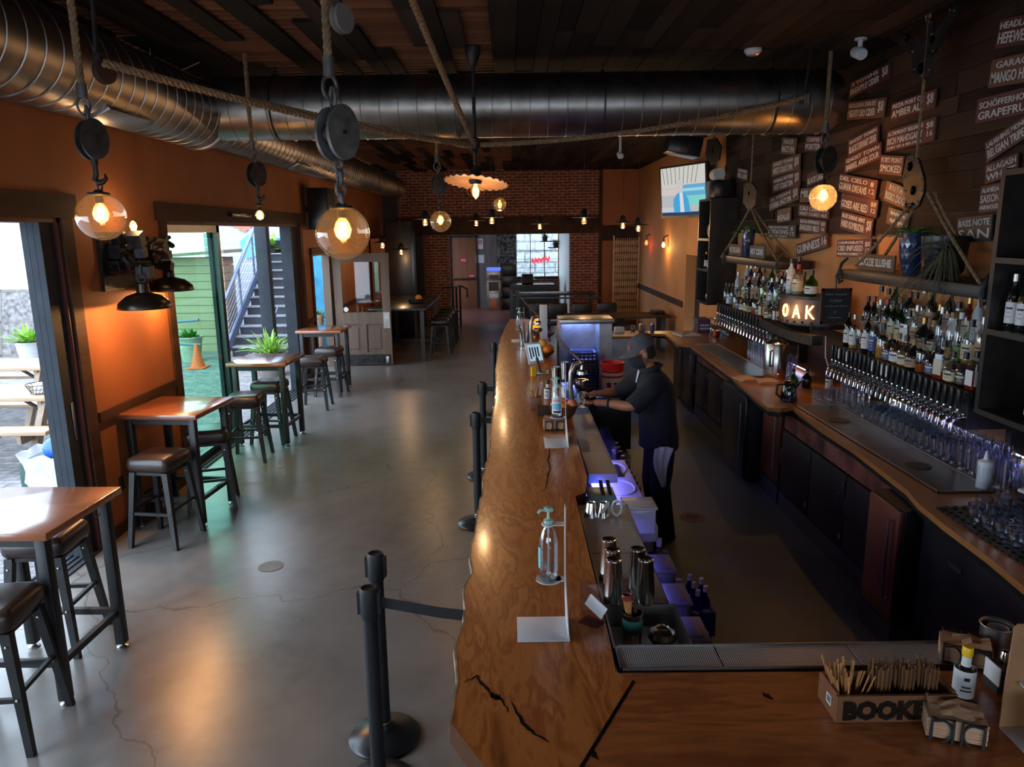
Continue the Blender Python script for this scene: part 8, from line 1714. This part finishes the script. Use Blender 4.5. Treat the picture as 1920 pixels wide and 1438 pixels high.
rows += [[p+V((0, 0, .004)) for p in r] for r in rows[::-1]]
m.quadstrip(rows, False, False); m.build('brim', capm, cp_o, ang=60)
m = MB(); m.box((-.012, -.002, -.012), (.012, .002, .012), bev=.003); m.xf(Matrix.Translation(hp(.085, .045, .075)) @ Matrix.Rotation(-1.2, 4, 'Z')); m.build('cap_badge', signred, cp_o)
m = MB(); m.ball((hp(.105, .03, .07)), .008, 8); m.bm.free()
hair = plain('dark_hair', (.012, .009, .007), .7, var=.2, scale=40)
m = MB(); n = 24; rows = []
for z, rf, rl in ((.045, .104, .086), (.0, .103, .085), (-.04, .092, .078), (-.065, .08, .066)): rows.append([hp(-.014+rf*math.cos(a), rl*math.sin(a), z) for a in [PI*.56+PI*.88*j/n for j in range(n+1)]])
rows += [[hp(-.014, 0, .0)+(p-hp(-.014, 0, .0))*.9 for p in r] for r in rows[::-1]]
m.quadstrip(rows, False, False); m.build('hair', hair, person, ang=70)
m = MB(); rows = []
for z, rf, rl, df in ((-.002, .098, .074, .022), (-.03, .104, .074, .024), (-.07, .098, .070, .022), (-.105, .080, .060, .016), (-.122, .05, .045, .01)): rows.append([hp(df+rf*math.cos(a)*(1), rl*math.sin(a), z) for a in [-1.55+3.1*j/20 for j in range(21)]])
rows += [[hp(.0, 0, -.05)+(p-hp(.0, 0, -.05))*.95 for p in r] for r in rows[::-1]]
m.quadstrip(rows, False, False); mk = m.build('face_mask', plain('black_mask', (.010, .010, .012), .8, var=.1), person, ang=70)
m = MB()
for s in (-1, 1): m.tube([hp(.03, s*.074, -.01), hp(-.0, s*.084, .012), hp(-.035, s*.084, .0), hp(-.02, s*.082, -.04), hp(.02, s*.074, -.085)], .0025, 6)
m.build('ear_loop', M['black_paint'], mk)
m = MB(); h, wr, hand = HANDS[1]; d = (hand-wr).normalized(); m.torus(wr-d*.03, .036, .009, ax=d.to_track_quat('Z', 'Y').to_matrix(), seg=20, sub=8); m.build('wristband', M['rubber'], person)
gp = (HANDS[1][2]+HANDS[-1][2])/2+V((-.055, 0, -.05)); m = MB(); m.lathe([(.001, 0), (.034, 0), (.036, .012), (.041, .115), (.038, .115), (.033, .016), (.001, .012)], gp+V((-.02, -.0, -.02)), 20); tag(m.build('held_glass', M['glass'], loc=None), 'glass held in both hands of the bartender', 'glass')
m = MB(); rows = []; rr = random.Random(3)
for k in range(9):
    z = .83-.33*k/8; w_ = .15*(1-.80*(k/8)**1.2); rows.append([F(-.02+.02*math.sin(k*.5)-w_*.5+w_*j/8+.015*k/8, .222+.012*math.sin(j*1.9+k*.35)+.006*k/8, z-.015*abs(j-4)/4*(1-k/8)) for j in range(9)])
rows2 = [[p+V((0, .004, 0)) for p in r] for r in rows[::-1]]
m.quadstrip(rows+rows2, False, False); tag(m.build('bar_towel', M['paper'], ang=70), "white towel hanging from the bartender's hip", 'towel')
